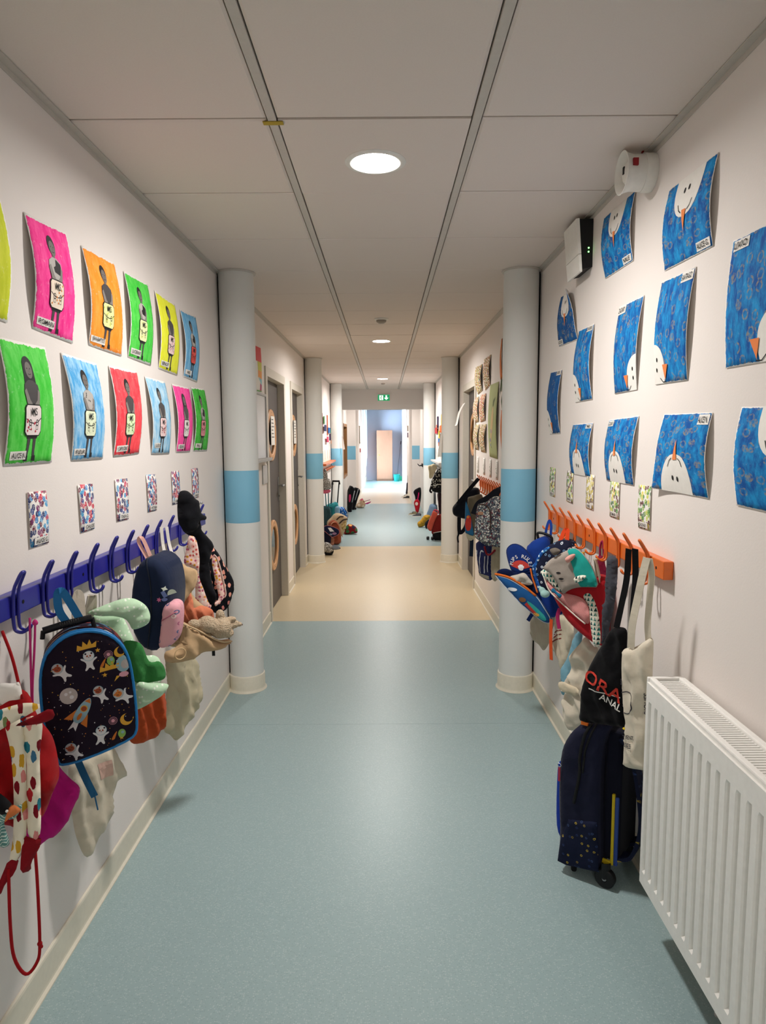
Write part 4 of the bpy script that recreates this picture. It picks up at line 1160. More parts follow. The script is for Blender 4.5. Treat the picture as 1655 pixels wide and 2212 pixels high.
# blue painted sheets with a white pointed head looking in from one edge
def snow(label, cs, edge, who, tagpos, seed, bulge=.02, curl=(0, 0, 0, 0), a0=None, dark=False, rings=.75):
    c0, c1 = ('#08509c', '#1b90cf') if not dark else ('#0d4784', '#15609f')
    s = Sheet('snow_picture', label, 'picture', 'blue sheets with a white head on the right wall', 'r', cs, paint_sheet('blue_paint_%d' % seed, c0, c1, edge=.02, rings=rings, seed=seed + 20), bulge, curl)
    W, Hh = s.wd, s.ht
    def T(a, b):
        if edge == 'top':
            return ((a0 or .5) + a / W, 1 - b / Hh)
        if edge == 'bottom':
            return ((a0 or .45) + a / W, b / Hh)
        if edge == 'left':
            return (b / W, (a0 or .17) + a / Hh)
        return (1 - b / W, (a0 or .17) + a / Hh)
    hw, dp = (.088, .118) if edge in ('top', 'bottom') else (.062, .085)
    if edge in ('top', 'bottom'):
        out = [(-hw, 0), (hw, 0)] + [(hw * math.cos(t) ** .8 if math.cos(t) > 0 else -hw * abs(math.cos(t)) ** .8, .02 + (dp - .02) * math.sin(t)) for t in np.linspace(.1, PI - .1, 16)]
        out[0] = (-hw, .0006); out[1] = (hw, .0006)
        eyes = [(-.016, .045), (.012, .043)]
        nose = [(-.012, dp - .018), (.014, dp - .016), (.002, dp + .045)]
        sm = [[(-.045, dp - .04), (-.035, dp - .022), (-.02, dp - .012)], [(.02, dp - .012), (.035, dp - .02), (.045, dp - .036)]]
        ev = (.005, .008)
    else:
        lo = -.17 * Hh + .001 if a0 is None else -a0 * Hh + .001
        out = [(lo, .0006), (lo, dp * .92), (lo * .5, dp)] + [(hw * 1.15 * math.sin(t), dp * max(math.cos(t), 0) + .0006) for t in np.linspace(0, PI / 2, 12)]
        eyes = [(.022, .030), (-.010, .026)]
        nose = [(.004, dp - .010), (.004, dp + .030), (-.045, dp + .004)]
        sm = [[(-.036, dp - .035), (lo * .93, dp - .015), (lo * .9, dp + .008)]]
        ev = (.007, .0045)
    s.lay('white_head', [([T(*p) for p in out], 0)], [M['paper']], .05, .0008)
    s.lay('eye', [([T(*p) for p in circ(eyes[0][0], eyes[0][1], ev[0], ev[1], 14)], 0)], [M['ink']], .05, .0022)
    s.lay('eye', [([T(*p) for p in circ(eyes[1][0], eyes[1][1], ev[0], ev[1], 14)], 0)], [M['ink']], .05, .0022)
    s.lay('nose', [([T(*p) for p in nose], 0)], [M['orange']], .05, .0028)
    s.lay('smile', [([T(*p) for p in thick(q, .0028)], 0) for q in sm], [M['ink']], .05, .0022)
    if who:
        s.name_tag(who, *tagpos)
    return s
snow('wide blue sheet, white head hanging from its top edge, nearer of two by the siren', [(2.184, 2.253), (1.872, 2.241), (1.879, 2.004), (2.196, 2.014)], 'top', 'ALICE G.', (.72, .97, .02, .12), 1, a0=.52)
snow('blue sheet with a white head hanging from its top edge, just under the siren', [(2.819, 2.367), (2.474, 2.354), (2.474, 2.116), (2.779, 2.123)], 'top', 'NALIE', (.70, .97, .02, .12), 2, a0=.52)
snow('dark blue sheet with a curled corner and white head at top, by the column', [(3.465, 2.191), (3.20, 2.175), (3.149, 1.939), (3.481, 1.95)], 'top', 'LOUIS', (.02, .28, .02, .12), 3, curl=(0, .05, .0, 0), a0=.55, dark=True)
snow('upright blue sheet, white head at its lower left, second row, far one', [(3.13, 1.975), (2.905, 1.97), (2.905, 1.655), (3.16, 1.655)], 'left', 'LEANDRE', (.62, .97, .92, .99), 4, bulge=.025)
snow('upright blue sheet with a white head at its lower right, second row middle', [(2.60, 1.98), (2.36, 1.975), (2.395, 1.66), (2.625, 1.66)], 'right', 'ZACKARY', (.02, .34, .90, .99), 5, bulge=.018)
snow('upright blue sheet, white head at its lower left, second row, nearer one', [(2.215, 1.985), (1.975, 1.975), (2.00, 1.66), (2.235, 1.665)], 'left', 'SANTIAGO', (.66, .98, .90, .985), 6, bulge=.018)
snow('large blue sheet cut by the right edge, white head at its lower right', [(1.772, 1.988), (1.535, 1.98), (1.535, 1.668), (1.78, 1.672)], 'right', 'LIVIO', (.05, .36, .90, .98), 7, bulge=.012)
snow('slim dark blue sheet, white head at its lower left, beside the column', [(3.64, 1.838), (3.41, 1.83), (3.42, 1.515), (3.635, 1.512)], 'left', 'JUDE', (.62, .97, .92, .99), 8, bulge=.025, dark=True, rings=.3)
snow('small blue sheet with an upright white head, third row far one', [(3.19, 1.555), (2.885, 1.557), (2.90, 1.325), (3.20, 1.325)], 'bottom', 'TIMEO', (.72, .98, .90, .98), 9, a0=.47)
snow('blue sheet with an upright white head, third row middle', [(2.68, 1.563), (2.37, 1.57), (2.395, 1.325), (2.69, 1.325)], 'bottom', 'COLINE', (.04, .22, .89, .98), 10, a0=.45)
snow('blue sheet with upright white head and lifted lower corner, above the orange rail end', [(2.155, 1.568), (1.838, 1.562), (1.838, 1.328), (2.19, 1.331)], 'bottom', 'ALICE N.', (.78, .98, .86, .98), 11, curl=(0, 0, .0, .02), a0=.46)
snow('blue sheet cut by the right edge, third row, nearest', [(1.69, 1.57), (1.38, 1.56), (1.36, 1.32), (1.69, 1.325)], 'top', None, None, 12, a0=.60)
snow('sliver of a blue sheet at the upper right edge', [(1.548, 2.26), (1.24, 2.25), (1.24, 2.02), (1.556, 2.02)], 'top', None, None, 13, a0=.7)

# pictures of the second bay on the right
STR = [['#d2c24a', '#b02a3c', '#1f7a40', '#7a1f4a', '#e29a2a', '#2f8a4a'], ['#c93348', '#e8a42a', '#2a8a4c', '#d8552a', '#8f2450']]
def dot_picture(nm, cols, seed):
    n = NT(nm, 0.8, 0.2)
    v = n.coord('UV', (1, 1.4, 1), .02, 9)
    vo = n.vor(v, 16)
    sp = n.n('ShaderNodeSeparateXYZ'); n.l(n.coord('UV'), sp.inputs[0])
    band = n.math('ADD', sp.outputs[0], n.math('MULTIPLY', n.noise(v, 4, 2), .3))
    c = n.ramp(n.math('FRACT', n.math('MULTIPLY', band, 2.3 + seed % 3)), [(i / len(cols), c) for i, c in enumerate(cols)], 'CONSTANT')
    n.base(n.mix(n.math('LESS_THAN', vo.outputs['Distance'], .50), '#eee6d8', c))
    return n.m
for i, (cs, lab, b) in enumerate((
    ([(6.63, 2.166), (6.17, 2.150), (6.15, 1.912), (6.45, 1.895)], 'striped dotted picture hung askew, top row farther', .028),
    ([(6.07, 2.18), (5.68, 2.175), (5.70, 1.93), (5.98, 1.90)], 'striped dotted picture hung askew, top row nearer', .022),
    ([(6.70, 1.88), (6.38, 1.875), (6.38, 1.64), (6.70, 1.635)], 'dotted picture, middle row farther', .022),
    ([(6.26, 1.88), (5.93, 1.875), (5.96, 1.64), (6.26, 1.632)], 'dotted picture, middle row nearer', .022),
    ([(6.63, 1.62), (6.33, 1.615), (6.35, 1.375), (6.65, 1.38)], 'dotted orange picture, bottom row farther', .028),
    ([(6.26, 1.615), (5.89, 1.61), (5.90, 1.36), (6.21, 1.365)], 'dotted orange picture, bottom row nearer', .028))):
    Sheet('dotted_picture', lab + ', on the right wall before the far door', 'picture', 'striped dotted pictures by the right door', 'r', cs, dot_picture('dot_picture_%d' % i, STR[(i // 2) % 2][i % 3:] + STR[i % 2][:3], i), b, nu=6, nv=8)
n = NT('sage_paint', .8, .2); n.base(n.mix(n.noise(n.coord('UV'), 5, 4), '#a5ad78', '#b9c08c')); M['sage'] = n.m
s = Sheet('sage_poster', 'tall sage green poster with a long painted root vegetable, right wall beyond the column', 'poster', None, 'r', [(5.712, 1.928), (5.278, 1.923), (5.297, 1.326), (5.704, 1.336)], M['sage'], .022)
veg = [(.62, .70), (.70, .66), (.72, .50), (.60, .34), (.42, .22), (.30, .18), (.33, .28), (.45, .48), (.52, .62)]
s.lay('vegetable', [(chaikin(veg, 2), 0), (thick([(.63, .69), (.60, .74), (.66, .79)], .03), 1, 1), (thick([(.65, .70), (.70, .75), (.78, .80)], .03), 1, 1), (circ(.30, .24, .09, .03, 12), 2, 1), (circ(.46, .36, .10, .03, 12), 3, 1), (circ(.30, .17, .05, .02, 10), 2, 1), (circ(.36, .14, .02, .008, 8), 4, 1)], [plain('#d9bd8a', .8), plain('#4a5d3a', .8), plain('#8f93a0', .8), plain('#b9a1a0', .8), M['ink']], .05)
# paper carrots half hidden by the near right column
for k, (yc, zt, lab) in enumerate(((5.17, 2.23, 'upper paper carrot with its leaves down, beside the right column'), (5.11, 1.70, 'lower paper carrot with its leaves up, beside the right column'))):
    fl_ = -1 if k == 0 else 1
    t = Sheet('paper_carrot', lab, 'picture', None, 'r', [(yc + .05, zt), (yc - .05, zt), (yc - .02, zt - .30), (yc + .02, zt - .30)] if k else [(yc + .02, zt), (yc - .02, zt), (yc - .05, zt - .30), (yc + .05, zt - .30)], plain('#d9762e', .8), .012, nu=4, nv=8)
    t.lay('green_leaves', [(thick([(.5, 1.0 if k else 0.0), (.5 + .5 * q, 1.3 if k else -.3)], .18), 0) for q in (-1, 0, 1)], [plain('#4d5c36', .8)], .2)
# white word strips over the second orange rail
for i, y in enumerate((6.42, 6.02, 5.66, 5.33)):
    s = Sheet('word_strip', 'white paper word strip over the second orange rail, %s' % ('farthest of four', 'second farthest of four', 'second nearest of four', 'nearest of four')[i], 'card', 'word strips over the second orange rail', 'r', [(y + .05, 1.315), (y - .05, 1.315), (y - .055, 1.165), (y + .05, 1.165)], M['paper'], .004, nu=3, nv=4)
    s.lay('letters', [(thick([(.5 + .2 * math.sin(j * 2.1), .92 - j * .11), (.5 + .3 * math.sin(j * 1.3 + 1), .87 - j * .11)], .05), 0) for j in range(8)], [plain('#6d7568', .8)], .2)

# left wall of the second bay: rainbow poster, framed notice board, plastic pocket
s = Sheet('rainbow_poster', 'narrow poster in red, yellow, orange and blue bands beside the first left door', 'poster', None, 'l', [(5.0, 2.17), (5.243, 2.181), (5.236, 1.852), (5.0, 1.842)], M['paper'], .006)
s.lay('colour_bands', [([(0, .68), (1, .66), (1, 1), (0, 1)], 0), ([(.35, .48), (1, .46), (1, .66), (.30, .68)], 1), ([(.35, .32), (1, .28), (1, .46), (.35, .48)], 2), ([(.45, .30), (1, .14), (1, .28), (.5, .34)], 3), ([(.7, 0), (1, 0), (1, .15), (.72, .2)], 4), ([(.2, 0), (1, 0), (1, .03), (.2, .03)], 5)], [plain(c, .7) for c in ('#d8342f', '#c9c62c', '#ee9a2b', '#7fc0cc', '#b7356b', '#58a03c')], .08)
nb = thing('notice_board', 'white notice board in an aluminium frame beside the first left door', 'board', (XL + .012, 5.1, 1.34))
mk('board', *box(XL + .001, XL + .012, 4.75, 5.33, 1.35, 1.82), plain('#e9ebef', .25), nb)
mk('frame', *join(rbox(XL + .0005, XL + .02, 4.72, 4.75, 1.33, 1.84, .003), rbox(XL + .0005, XL + .02, 5.33, 5.36, 1.33, 1.84, .003), rbox(XL + .0005, XL + .02, 4.75, 5.33, 1.82, 1.84, .003)), plain('#a6a5a3', .4, .3), nb)
mk('pen_tray', *rbox(XL + .0005, XL + .055, 4.72, 5.36, 1.325, 1.35, .004), plain('#b9b8b5', .4, .3), nb)
pk = tag(mk('plastic_pocket', *rbox(XL + .0005, XL + .008, 5.19, 5.41, 1.145, 1.29, .002), M['clear'], loc=(XL + .004, 5.3, 1.15)), 'clear plastic document pocket below the notice board', 'pocket')
mk('folded_paper', *box(XL + .002, XL + .004, 5.21, 5.39, 1.16, 1.30), M['paper'], pk)

# drooping sheet of paper on the right door jamb
def droop(u, v, o):
    k = (1 - v)
    return np.stack([XR - .03 - .05 * np.sin(PI * v) - .10 * k ** 3 - o, 7.42 - u * .20 - .10 * k ** 2, 1.62 + .24 * v], 1)
uu, vv = np.meshgrid(np.linspace(0, 1, 8), np.linspace(0, 1, 12)); uu, vv = uu.ravel(), vv.ravel()
A_ = droop(uu, vv, 0); B_ = droop(uu, vv, .001); nn = len(uu)
F_ = []
for j in range(11):
    for i in range(7):
        a = j * 8 + i
        F_ += [(a, a + 8, a + 9, a + 1), (nn + a, nn + a + 1, nn + a + 9, nn + a + 8)]
tag(mk('drooping_paper', np.concatenate([A_, B_]), F_, M['paper'], loc=(XR - .05, 7.4, 1.62), smooth=True), 'white sheet of paper drooping from the right door frame', 'paper')

# siren and emergency unit under the ceiling on the right
sy, sz = 2.335, 2.360
si = thing('siren', 'white round alarm siren with a red label, on the right wall under the ceiling', 'siren', (XR, sy, sz))
mk('base', *lathe([(.060, .0005), (.060, .034), (.059, .036)], (XR, sy, sz), (-1, 0, 0), 40), M['white'], si, smooth=True, sharp=40)
mk('horn', *lathe([(.057, .036), (.056, .070), (.060, .088), (.066, .100), (.0675, .101), (.0655, .102), (.056, .088), (.050, .070), (.002, .066)], (XR, sy, sz), (-1, 0, 0), 40, cap=False), M['white'], si, smooth=True, sharp=50)
mk('dome', *lathe([(.040, .066), (.038, .078), (.030, .088), (.016, .094), (.001, .096)], (XR, sy, sz), (-1, 0, 0), 32, cap=False), M['white'], si, smooth=True)
mk('sounder_slot', *rbox(XR - .0975, XR - .093, sy - .010, sy + .002, sz - .006, sz + .018, .001), M['black'], si)
mk('red_label', *box(XR - .085, XR - .068, sy - .0645, sy - .056, sz + .002, sz + .024), plain('#8f1f26', .5), si)
mk('red_wire', *tube(catmull([(XR - .03, sy, H - .004), (XR - .034, sy + .004, sz + .066), (XR - .03, sy + .01, sz + .05)], 4), .003), plain('#8f2a22', .5), si, smooth=True)
em = thing('emergency_unit', 'wedge-shaped white and black wall unit with two green lights under the ceiling', 'alarm unit', (XR, 3.05, 2.2))
y0, y1, zb, zt = 2.965, 3.165, 2.205, 2.41
V = [(XR - .0005, y0, zb + .01), (XR - .0005, y1, zb + .01), (XR - .0005, y1, zt), (XR - .0005, y0, zt), (XR - .044, y0, zb), (XR - .044, y1, zb), (XR - .060, y1, zt), (XR - .060, y0, zt)]
F = [(0, 1, 2, 3), (4, 7, 6, 5), (0, 4, 5, 1), (3, 2, 6, 7), (0, 3, 7, 4), (1, 5, 6, 2)]
mk('body', V, F, M['black'], em, orient=True)
def cover(z0, z1, d0, d1):
    b = lambda z: .044 + (.060 - .044) * (z - zb) / (zt - zb)
    V = [(XR - b(z0) - .0003, y0 - .003, z0), (XR - b(z0) - .0003, y1 + .003, z0), (XR - b(z1) - .0003, y1 + .003, z1), (XR - b(z1) - .0003, y0 - .003, z1),
         (XR - b(z0) - d0, y0 + .002, z0), (XR - b(z0) - d0, y1 - .002, z0), (XR - b(z1) - d1, y1 - .002, z1), (XR - b(z1) - d1, y0 + .002, z1)]
    return V, F
mk('front_cover', *cover(2.268, 2.412, .011, .013), M['white'], em, orient=True)
lo_ = mk('lower_cover', *cover(2.195, 2.266, .009, .011), M['white'], em, orient=True)
for dz in (0, .016):
    mk('green_light', *lathe([(.0035, 0), (.0035, .001), (.002, .003), (.0002, .0036)], (XR - .018, y0, 2.276 + dz), (0, -1, 0), 12, cap=False), M['led'], em)

# radiator under the pictures on the right
rd = thing('radiator', 'white ribbed panel radiator with slatted top grille on the right wall', 'radiator', (XR, 1.2, .165))
fx, bx_, ya, yb, z0, z1 = .760, .868, .38, 1.905, .168, .788
per = .0445
V, Fq = [], []
ys = []
y = yb - .028
grooves = []
while y > ya + .05:
    grooves.append(y); y -= per
ysamp = [yb]
for g in grooves:
    ysamp += [g + .011, g + .0065, g - .0065, g - .011]
ysamp.append(ya)
zs = [z0, z0 + .042, z0 + .052, z1 - .062, z1 - .052, z1]
for zi, z in enumerate(zs):
    for i, yy in enumerate(ysamp):
        deep = 0
        if zi in (2, 3) and 0 < i < len(ysamp) - 1 and (i - 1) % 4 in (1, 2):
            deep = .009
        V.append((fx + deep, yy, z))
nyy = len(ysamp)
for zi in range(len(zs) - 1):
    for i in range(nyy - 1):
        a = zi * nyy + i
        Fq.append((a, a + nyy, a + nyy + 1, a + 1))
V = np.array(V)
Vb = V.copy(); Vb[:, 0] = fx + .014
n_ = len(V)
Fq += [tuple(i + n_ for i in f[::-1]) for f in Fq]
rim = list(range(nyy)) + [k * nyy + nyy - 1 for k in range(1, len(zs))] + [(len(zs) - 1) * nyy + i for i in range(nyy - 2, -1, -1)] + [k * nyy for k in range(len(zs) - 2, 0, -1)]
for a, b in zip(rim, rim[1:] + rim[:1]):
    Fq.append((a, b, b + n_, a + n_))
mk('front_panel', np.concatenate([V, Vb]), Fq, M['rad'], rd, orient=True)
mk('rear_panel', *rbox(bx_ - .014, bx_, ya, yb, z0, z1, .003), M['rad'], rd)
mk('side_cover', *rbox(fx + .004, bx_, yb - .002, yb + .012, z0 + .02, z1 + .012, .003), M['rad'], rd)
mk('top_edge', *rbox(fx + .006, fx + .024, ya, yb - .004, z1 - .006, z1 + .014, .004), M['rad'], rd)
mk('top_edge', *rbox(bx_ - .018, bx_ + .002, ya, yb - .004, z1 - .006, z1 + .014, .004), M['rad'], rd)
g0 = None
gy = yb - .016
k = 0
while gy > ya + .01:
    if g0 is None:
        g0 = mk('grille_slat', *box(fx + .024, bx_ - .018, -.0028, .0028, z1 - .004, z1 + .006), M['rad'], rd)
        o = g0
    else:
        o = g0.copy(); COL.objects.link(o)
    o.location = (0, gy, 0)
    gy -= .0118
mk('convector', *box(fx + .02, bx_ - .016, ya + .01, yb - .01, z0 + .03, z1 - .03), plain('#55555a', .7), rd)
for zz in (.25, .70):
    mk('wall_bracket', *box(bx_, XR - .0003, 1.6, 1.64, zz, zz + .05), M['rad'], rd)
for zz in (.20,):
    mk('feed_pipe', *tube([(bx_ - .01, yb - .30, z0 + .01), (bx_ - .01, yb - .30, .03), (bx_ - .01, yb - .30, 0)], .009, 10), M['rad'], rd, smooth=True)

# hook rails
def rail(name, label, side, y0, y1, z0, z1, mat, ys, holes=(), shape='loop', group=None):
    s = 1 if side == 'l' else -1
    x = XL if side == 'l' else XR
    X = lambda n: x + s * n
    t = thing(name, label, 'coat rack', (x, (y0 + y1) / 2, (z0 + z1) / 2), group)
    a, b = sorted((X(.0005), X(.032)))
    mk('rail', *rbox(a, b, y0, y1, z0, z1, .003), mat, t)
    zm = (z0 + z1) / 2
    if shape == 'loop':
        prof = [(.012, .035, z0 - .002), (.012, .036, zm), (.0115, .040, z1 + .012), (.0105, .052, z1 + .040), (.008, .0585, z1 + .053), (.003, .060, z1 + .056)]
        up = [(d, n, z) for d, n, z in prof] + [(-d, n, z) for d, n, z in prof[::-1]]
        low = [(-.012, .036, z0 - .022), (-.012, .040, z0 - .032), (-.010, .054, z0 - .036), (-.006, .066, z0 - .028), (0, .071, z0 - .018), (.006, .066, z0 - .028), (.010, .054, z0 - .036), (.012, .040, z0 - .032), (.012, .036, z0 - .022)]
    else:
        prof = [(.009, .035, z0 - .002), (.009, .036, zm), (.009, .039, z1 + .004), (.0085, .052, z1 + .027), (.006, .063, z1 + .045), (.002, .066, z1 + .050)]
        up = [(d, n, z) for d, n, z in prof] + [(-d, n, z) for d, n, z in prof[::-1]]
        low = [(-.012, .036, z0 - .020), (-.0125, .040, z0 - .030), (-.0105, .054, z0 - .034), (-.007, .066, z0 - .027), (0, .071, z0 - .018), (.007, .066, z0 - .027), (.0105, .054, z0 - .034), (.0125, .040, z0 - .030), (.012, .036, z0 - .020)]
    loop = catmull([(X(n), d, z) for d, n, z in up + low], 3, True)
    proto = None
    for yy in ys:
        if proto is None:
            proto = mk('hook', *tube(loop, .0042, 6, True), mat, t, smooth=True)
            # mesh is kept around y = 0 and moved to its place
            o = proto
            o.data.transform(Matrix.Translation((0, (y0 + y1) / 2, 0)))
        else:
            o = proto.copy(); COL.objects.link(o)
        o.location = (0, yy - (y0 + y1) / 2, 0)
    for yy in holes:
        mk('screw_hole', *lathe([(.005, .0322), (.005, .0328)], (x, yy, zm), (s, 0, 0), 12), M['black'], t)
    return t
lh = [1.475, 1.618, 1.762, 1.904, 2.048, 2.20, 2.345, 2.492, 2.645, 2.80, 2.955, 3.11, 3.265]
rail('hook_rail', 'dark blue metal hook rail along the left wall', 'l', 1.0, 3.40, 1.068, 1.124, M['rail_blue'], lh, (1.66, 2.0, 2.49), 'loop', 'wall hook rails')
rh = [3.463, 3.308, 3.158, 3.005, 2.864, 2.717, 2.576, 2.436, 2.302, 2.158]
rail('hook_rail', 'near orange metal hook rail on the right wall above the radiator end', 'r', 2.045, 3.52, 1.058, 1.116, M['rail_orange'], rh, (2.10, 2.80, 3.40), 'slant', 'wall hook rails')
rh2 = [6.0 - .13 * i for i in range(14)]
rail('hook_rail', 'far orange metal hook rail on the right wall beyond the column', 'r', 4.2, 6.12, 1.058, 1.116, M['rail_orange'], rh2, (), 'slant', 'wall hook rails')
# ------------------------------------------------------------------ bags and clothes on the left hooks
c_ = cloth
MAROON, RED, CREAM = c_('#8c1420', name='maroon_cotton'), c_('#a8171c', name='red_cotton'), c_('#d9cfba', name='cream_canvas')

# red drawstring bag with printed pads, nearest on the left
b = Flat('red', 'red_drawstring_bag', 'red bag with cream leaf-printed straps, nearest on the left wall, cut by the frame', 'bag')
b.pillow('body', 'body', RED, T=.05, R=.07, fold=(.012, .085, .5), n0=-.03, crumple=.010)
b.pillow('lining', 'white', M['paper'], T=.006, R=.01, n0=.0)
for k in ('padl', 'padr'):
    b.pillow('shoulder_strap', k, M['leafprint'], T=.010, R=.010, n0=.030, crumple=.005, firm=True)
b.pillow('flap', 'flap', M['leafprint'], T=.006, R=.010, n0=.040, firm=True, sm=1, crumple=.005)
b.pillow('hanging_loop', 'loop', MAROON, T=.0025, R=.006, n0=.052, crumple=.004, firm=True, sm=1)
b.pillow('bow', 'bow', MAROON, T=.006, R=.010, n0=.036, fold=(.005, .022, .9), firm=True, sm=1)
b.pillow('strap_end', 'tail', MAROON, T=.0025, R=.006, n0=.03, firm=True, sm=1)
b.tube('cord', 'cord', .0036, c_('#a3131c', .1), n=.03)
b.tube('rope', 'rope', .0034, c_('#a8161d', .1), n=[.0, -.02, -.05])
blobs('knot', [(b.pts('cord', .03)[5], .007), (b.pts('cord', .03)[5] + np.array([.003, 0, -.008]), .005)], c_('#a3131c', .1), b.root, .0025, 1, 1)
t = Flat('red', 'bird_toy', 'black-headed cloth bird with an orange beak and green herringbone body on the red bag', 'toy')
t.pillow('body', 'bird', M['herring'], T=.022, R=.018, n0=.066)
t.pillow('head', 'birdhead', c_('#141417'), T=.022, R=.016, n0=.074)
t.pillow('beak', 'beak', c_('#e0814a'), T=.008, R=.008, n0=.084)
e = t.S['birdhead']; cx = sum(p[0] for p in e) / len(e); cy = sum(p[1] for p in e) / len(e)
mk('eye', *lathe([(.003, 0), (.0025, .0015), (.0003, .002)], t.w(cx + .007, cy - .002, .0962), t.N, 10), M['white'], t.root)

b = Flat('magenta', 'magenta_bag', 'magenta cloth bag hanging by pink cords behind the red bag', 'bag')
b.pillow('body', 'body', c_('#c21780', name='magenta_cotton'), T=.035, R=.05, fold=(.008, .06, .6))
for k in ('cordl', 'cordr'):
    b.tube('cord', k, .0028, c_('#cf3a86', .1), n=[.0, .0, .0, .0])
mk('knot', *lathe([(.0005, -.008), (.006, -.004), (.007, 0), (.005, .005), (.0005, .009)], b.pts('cordr')[0], n=10), c_('#cf3a86', .1), b.root, smooth=True)

# space backpack with a pull-out handle
PURPLE = c_('#1f1626', .15, name='aubergine_nylon')
BLUEPIPE = plain('#1f7fc4', .5, name='blue_piping')
b = Flat('space', 'space_trolley_backpack', 'dark purple wheeled backpack with space animals print and blue piping', 'backpack')
sf = b.pillow('body', 'front', PURPLE, D_=.10, T=.012, R=.05, n0=-.05, crumple=.002, sm=1, side=print_cloth('space_side_print', '#1f1626', ['#d9d6d0', '#d8813f', '#5a8fae', '#b8433a'], 26, .3, fill=.5))
b.piping('piping', BLUEPIPE, .0042, .0)
b.piping('piping', BLUEPIPE, .0036, -.018)
hp = b.pts('handle', -.05)
mk('pull_handle', *join(tube(hp[:2], .006, 8), tube(hp[4:], .006, 8), tube(hp[1:5], .0095, 12)), M['black'], b.root, smooth=True, sharp=40)
for i in range(9):
    p = hp[2] * (1 - i / 8) + hp[3] * (i / 8)
    mk('grip_rib', *lathe([(.0098, -.0012), (.0106, 0), (.0098, .0012)], p, hp[3] - hp[2], 14, cap=False), M['black'], b.root, smooth=True)
b.ribbon('hanging_strap', 'strap', .020, plain('#1c6fa8', .7), n=[-.05, -.052, -.06, -.06, -.055, -.05])
for u, v in b.S['wheels']:
    mk('wheel_foot', *rbox(*(lambda q: (q[0] - .009, q[0] + .009, q[1] - .02, q[1] + .012, q[2] - .014, q[2] + .012))(b.w(u, v, -.06)), .003), M['black'], b.root)
b.ribbon('strap_tail', 'tailstrap', .018, plain('#1d5f8a', .7), n=-.07)
b.tube('cord_tail', 'tailcord', .002, plain('#1d5f8a', .7), n=-.07)
pal = [plain(c, .85, name='print_ink') for c in ('#d9dadc', '#c9752f', '#d9a53a', '#9a4a2c', '#8fb3bf', '#86b35a', '#d99fae', '#b9b2ae', '#2a1d30')]
W_, OR, YE_, BR, SKY, GR, PK, MO, DK = range(9)
mpts = b.S['marks']
def astro(cx, cy, s, rot, face):
    it = []
    body = [(-.5, -.1), (-.42, -.75), (-.75, -1.45), (-.45, -1.5), (0, -.9), (.42, -1.5), (.75, -1.4), (.45, -.7), (.55, -.1), (1.2, .35), (1.1, .6), (.35, .2), (-.35, .2), (-1.1, .65), (-1.25, .4)]
    it.append((xf(chaikin([(.0 + x, y) for x, y in body], 1), s, rot, cx, cy), W_, 0))
    hx, hy = xf([(0, .85)], s, rot, cx, cy)[0]
    it.append((circ(hx, hy, s * .82), SKY, 1)); it.append((circ(hx, hy, s * .74), W_ if face == W_ else MO, 2))
    fx_, fy_ = hx, hy - s * .05
    it.append((circ(fx_, fy_, s * .52, s * .46), face, 3))
    for d in (-1, 1):
        ex, ey = xf([(d * .42, .42)], s, rot, fx_, fy_)[0]
        it.append((circ(ex, ey, s * .15, n=10), face if face != W_ else DK, 3))
        ex, ey = xf([(d * .22, .05)], s, rot, fx_, fy_)[0]
        it.append((circ(ex, ey, s * (.13 if face == W_ else .07), s * (.16 if face == W_ else .07), 10), DK if face != W_ else BR, 4))
    it.append((circ(fx_, fy_ - s * .15, s * .09, s * .06, 10), DK, 4))
    return it
rr = random.Random(4)
P0 = b.poly
def clip_motif(items):
    """parts of a motif that would run under the piping are pulled back inside the rim"""
    keep = []
    for it in items:
        d, ins = dist_poly(np.array(it[0]), P0)
        if ins.all() and d.min() > .004:
            keep.append(it); continue
        c0 = np.mean(it[0], 0)
        d0, i0 = dist_poly([c0], P0)
        if not (i0[0] and d0[0] > .005):
            continue
        q = []
        for p in it[0]:
            for s_ in np.linspace(0, 1, 40):
                z = np.array(p) * (1 - s_) + c0 * s_
                dd, ii = dist_poly([z], P0)
                if ii[0] and dd[0] > .004:
                    break
            if not q or math.dist(z, q[-1]) > 3e-4:
                q.append(tuple(z))
        if len(q) > 4 and abs(sum(q[i][0] * q[(i + 1) % len(q)][1] - q[(i + 1) % len(q)][0] * q[i][1] for i in range(len(q)))) > 8e-6:
            keep.append((q,) + tuple(it[1:]))
    return keep
def motif(name, items):
    k = clip_motif(items)
    if k:
        lay(name, k, pal, sf, b.root, .006, .0008)
dots = []
for _ in range(150):
    u, v = rr.uniform(-.12, .12), rr.uniform(-.16, .14)
    d, ins = dist_poly([(u, v)], P0)
    if ins[0] and d[0] > .010:
        dots.append((circ(u, v, rr.uniform(.0007, .0015), n=6), rr.choice((W_, OR, YE_))))
o = lay('printed_specks', dots, pal, sf, b.root, .008, .0007); o['kind'] = 'stuff'
S0 = .0165
for k, r_, f_ in ((0, .05, W_), (1, .7, BR), (4, .45, BR), (5, .9, OR), (7, .55, BR), (8, -.1, W_)):
    motif('printed_astronaut', astro(*mpts[k], S0 * (.92 if k == 4 else 1), r_, f_))
m = mpts[3]; motif('printed_moon', [(circ(*m, .021), MO), (circ(m[0] - .006, m[1] + .005, .004), W_, 1), (circ(m[0] + .007, m[1] - .004, .005), W_, 1), (circ(m[0] + .004, m[1] + .009, .003), W_, 1)])
m = mpts[6]; R_ = -.55; S1 = .0205
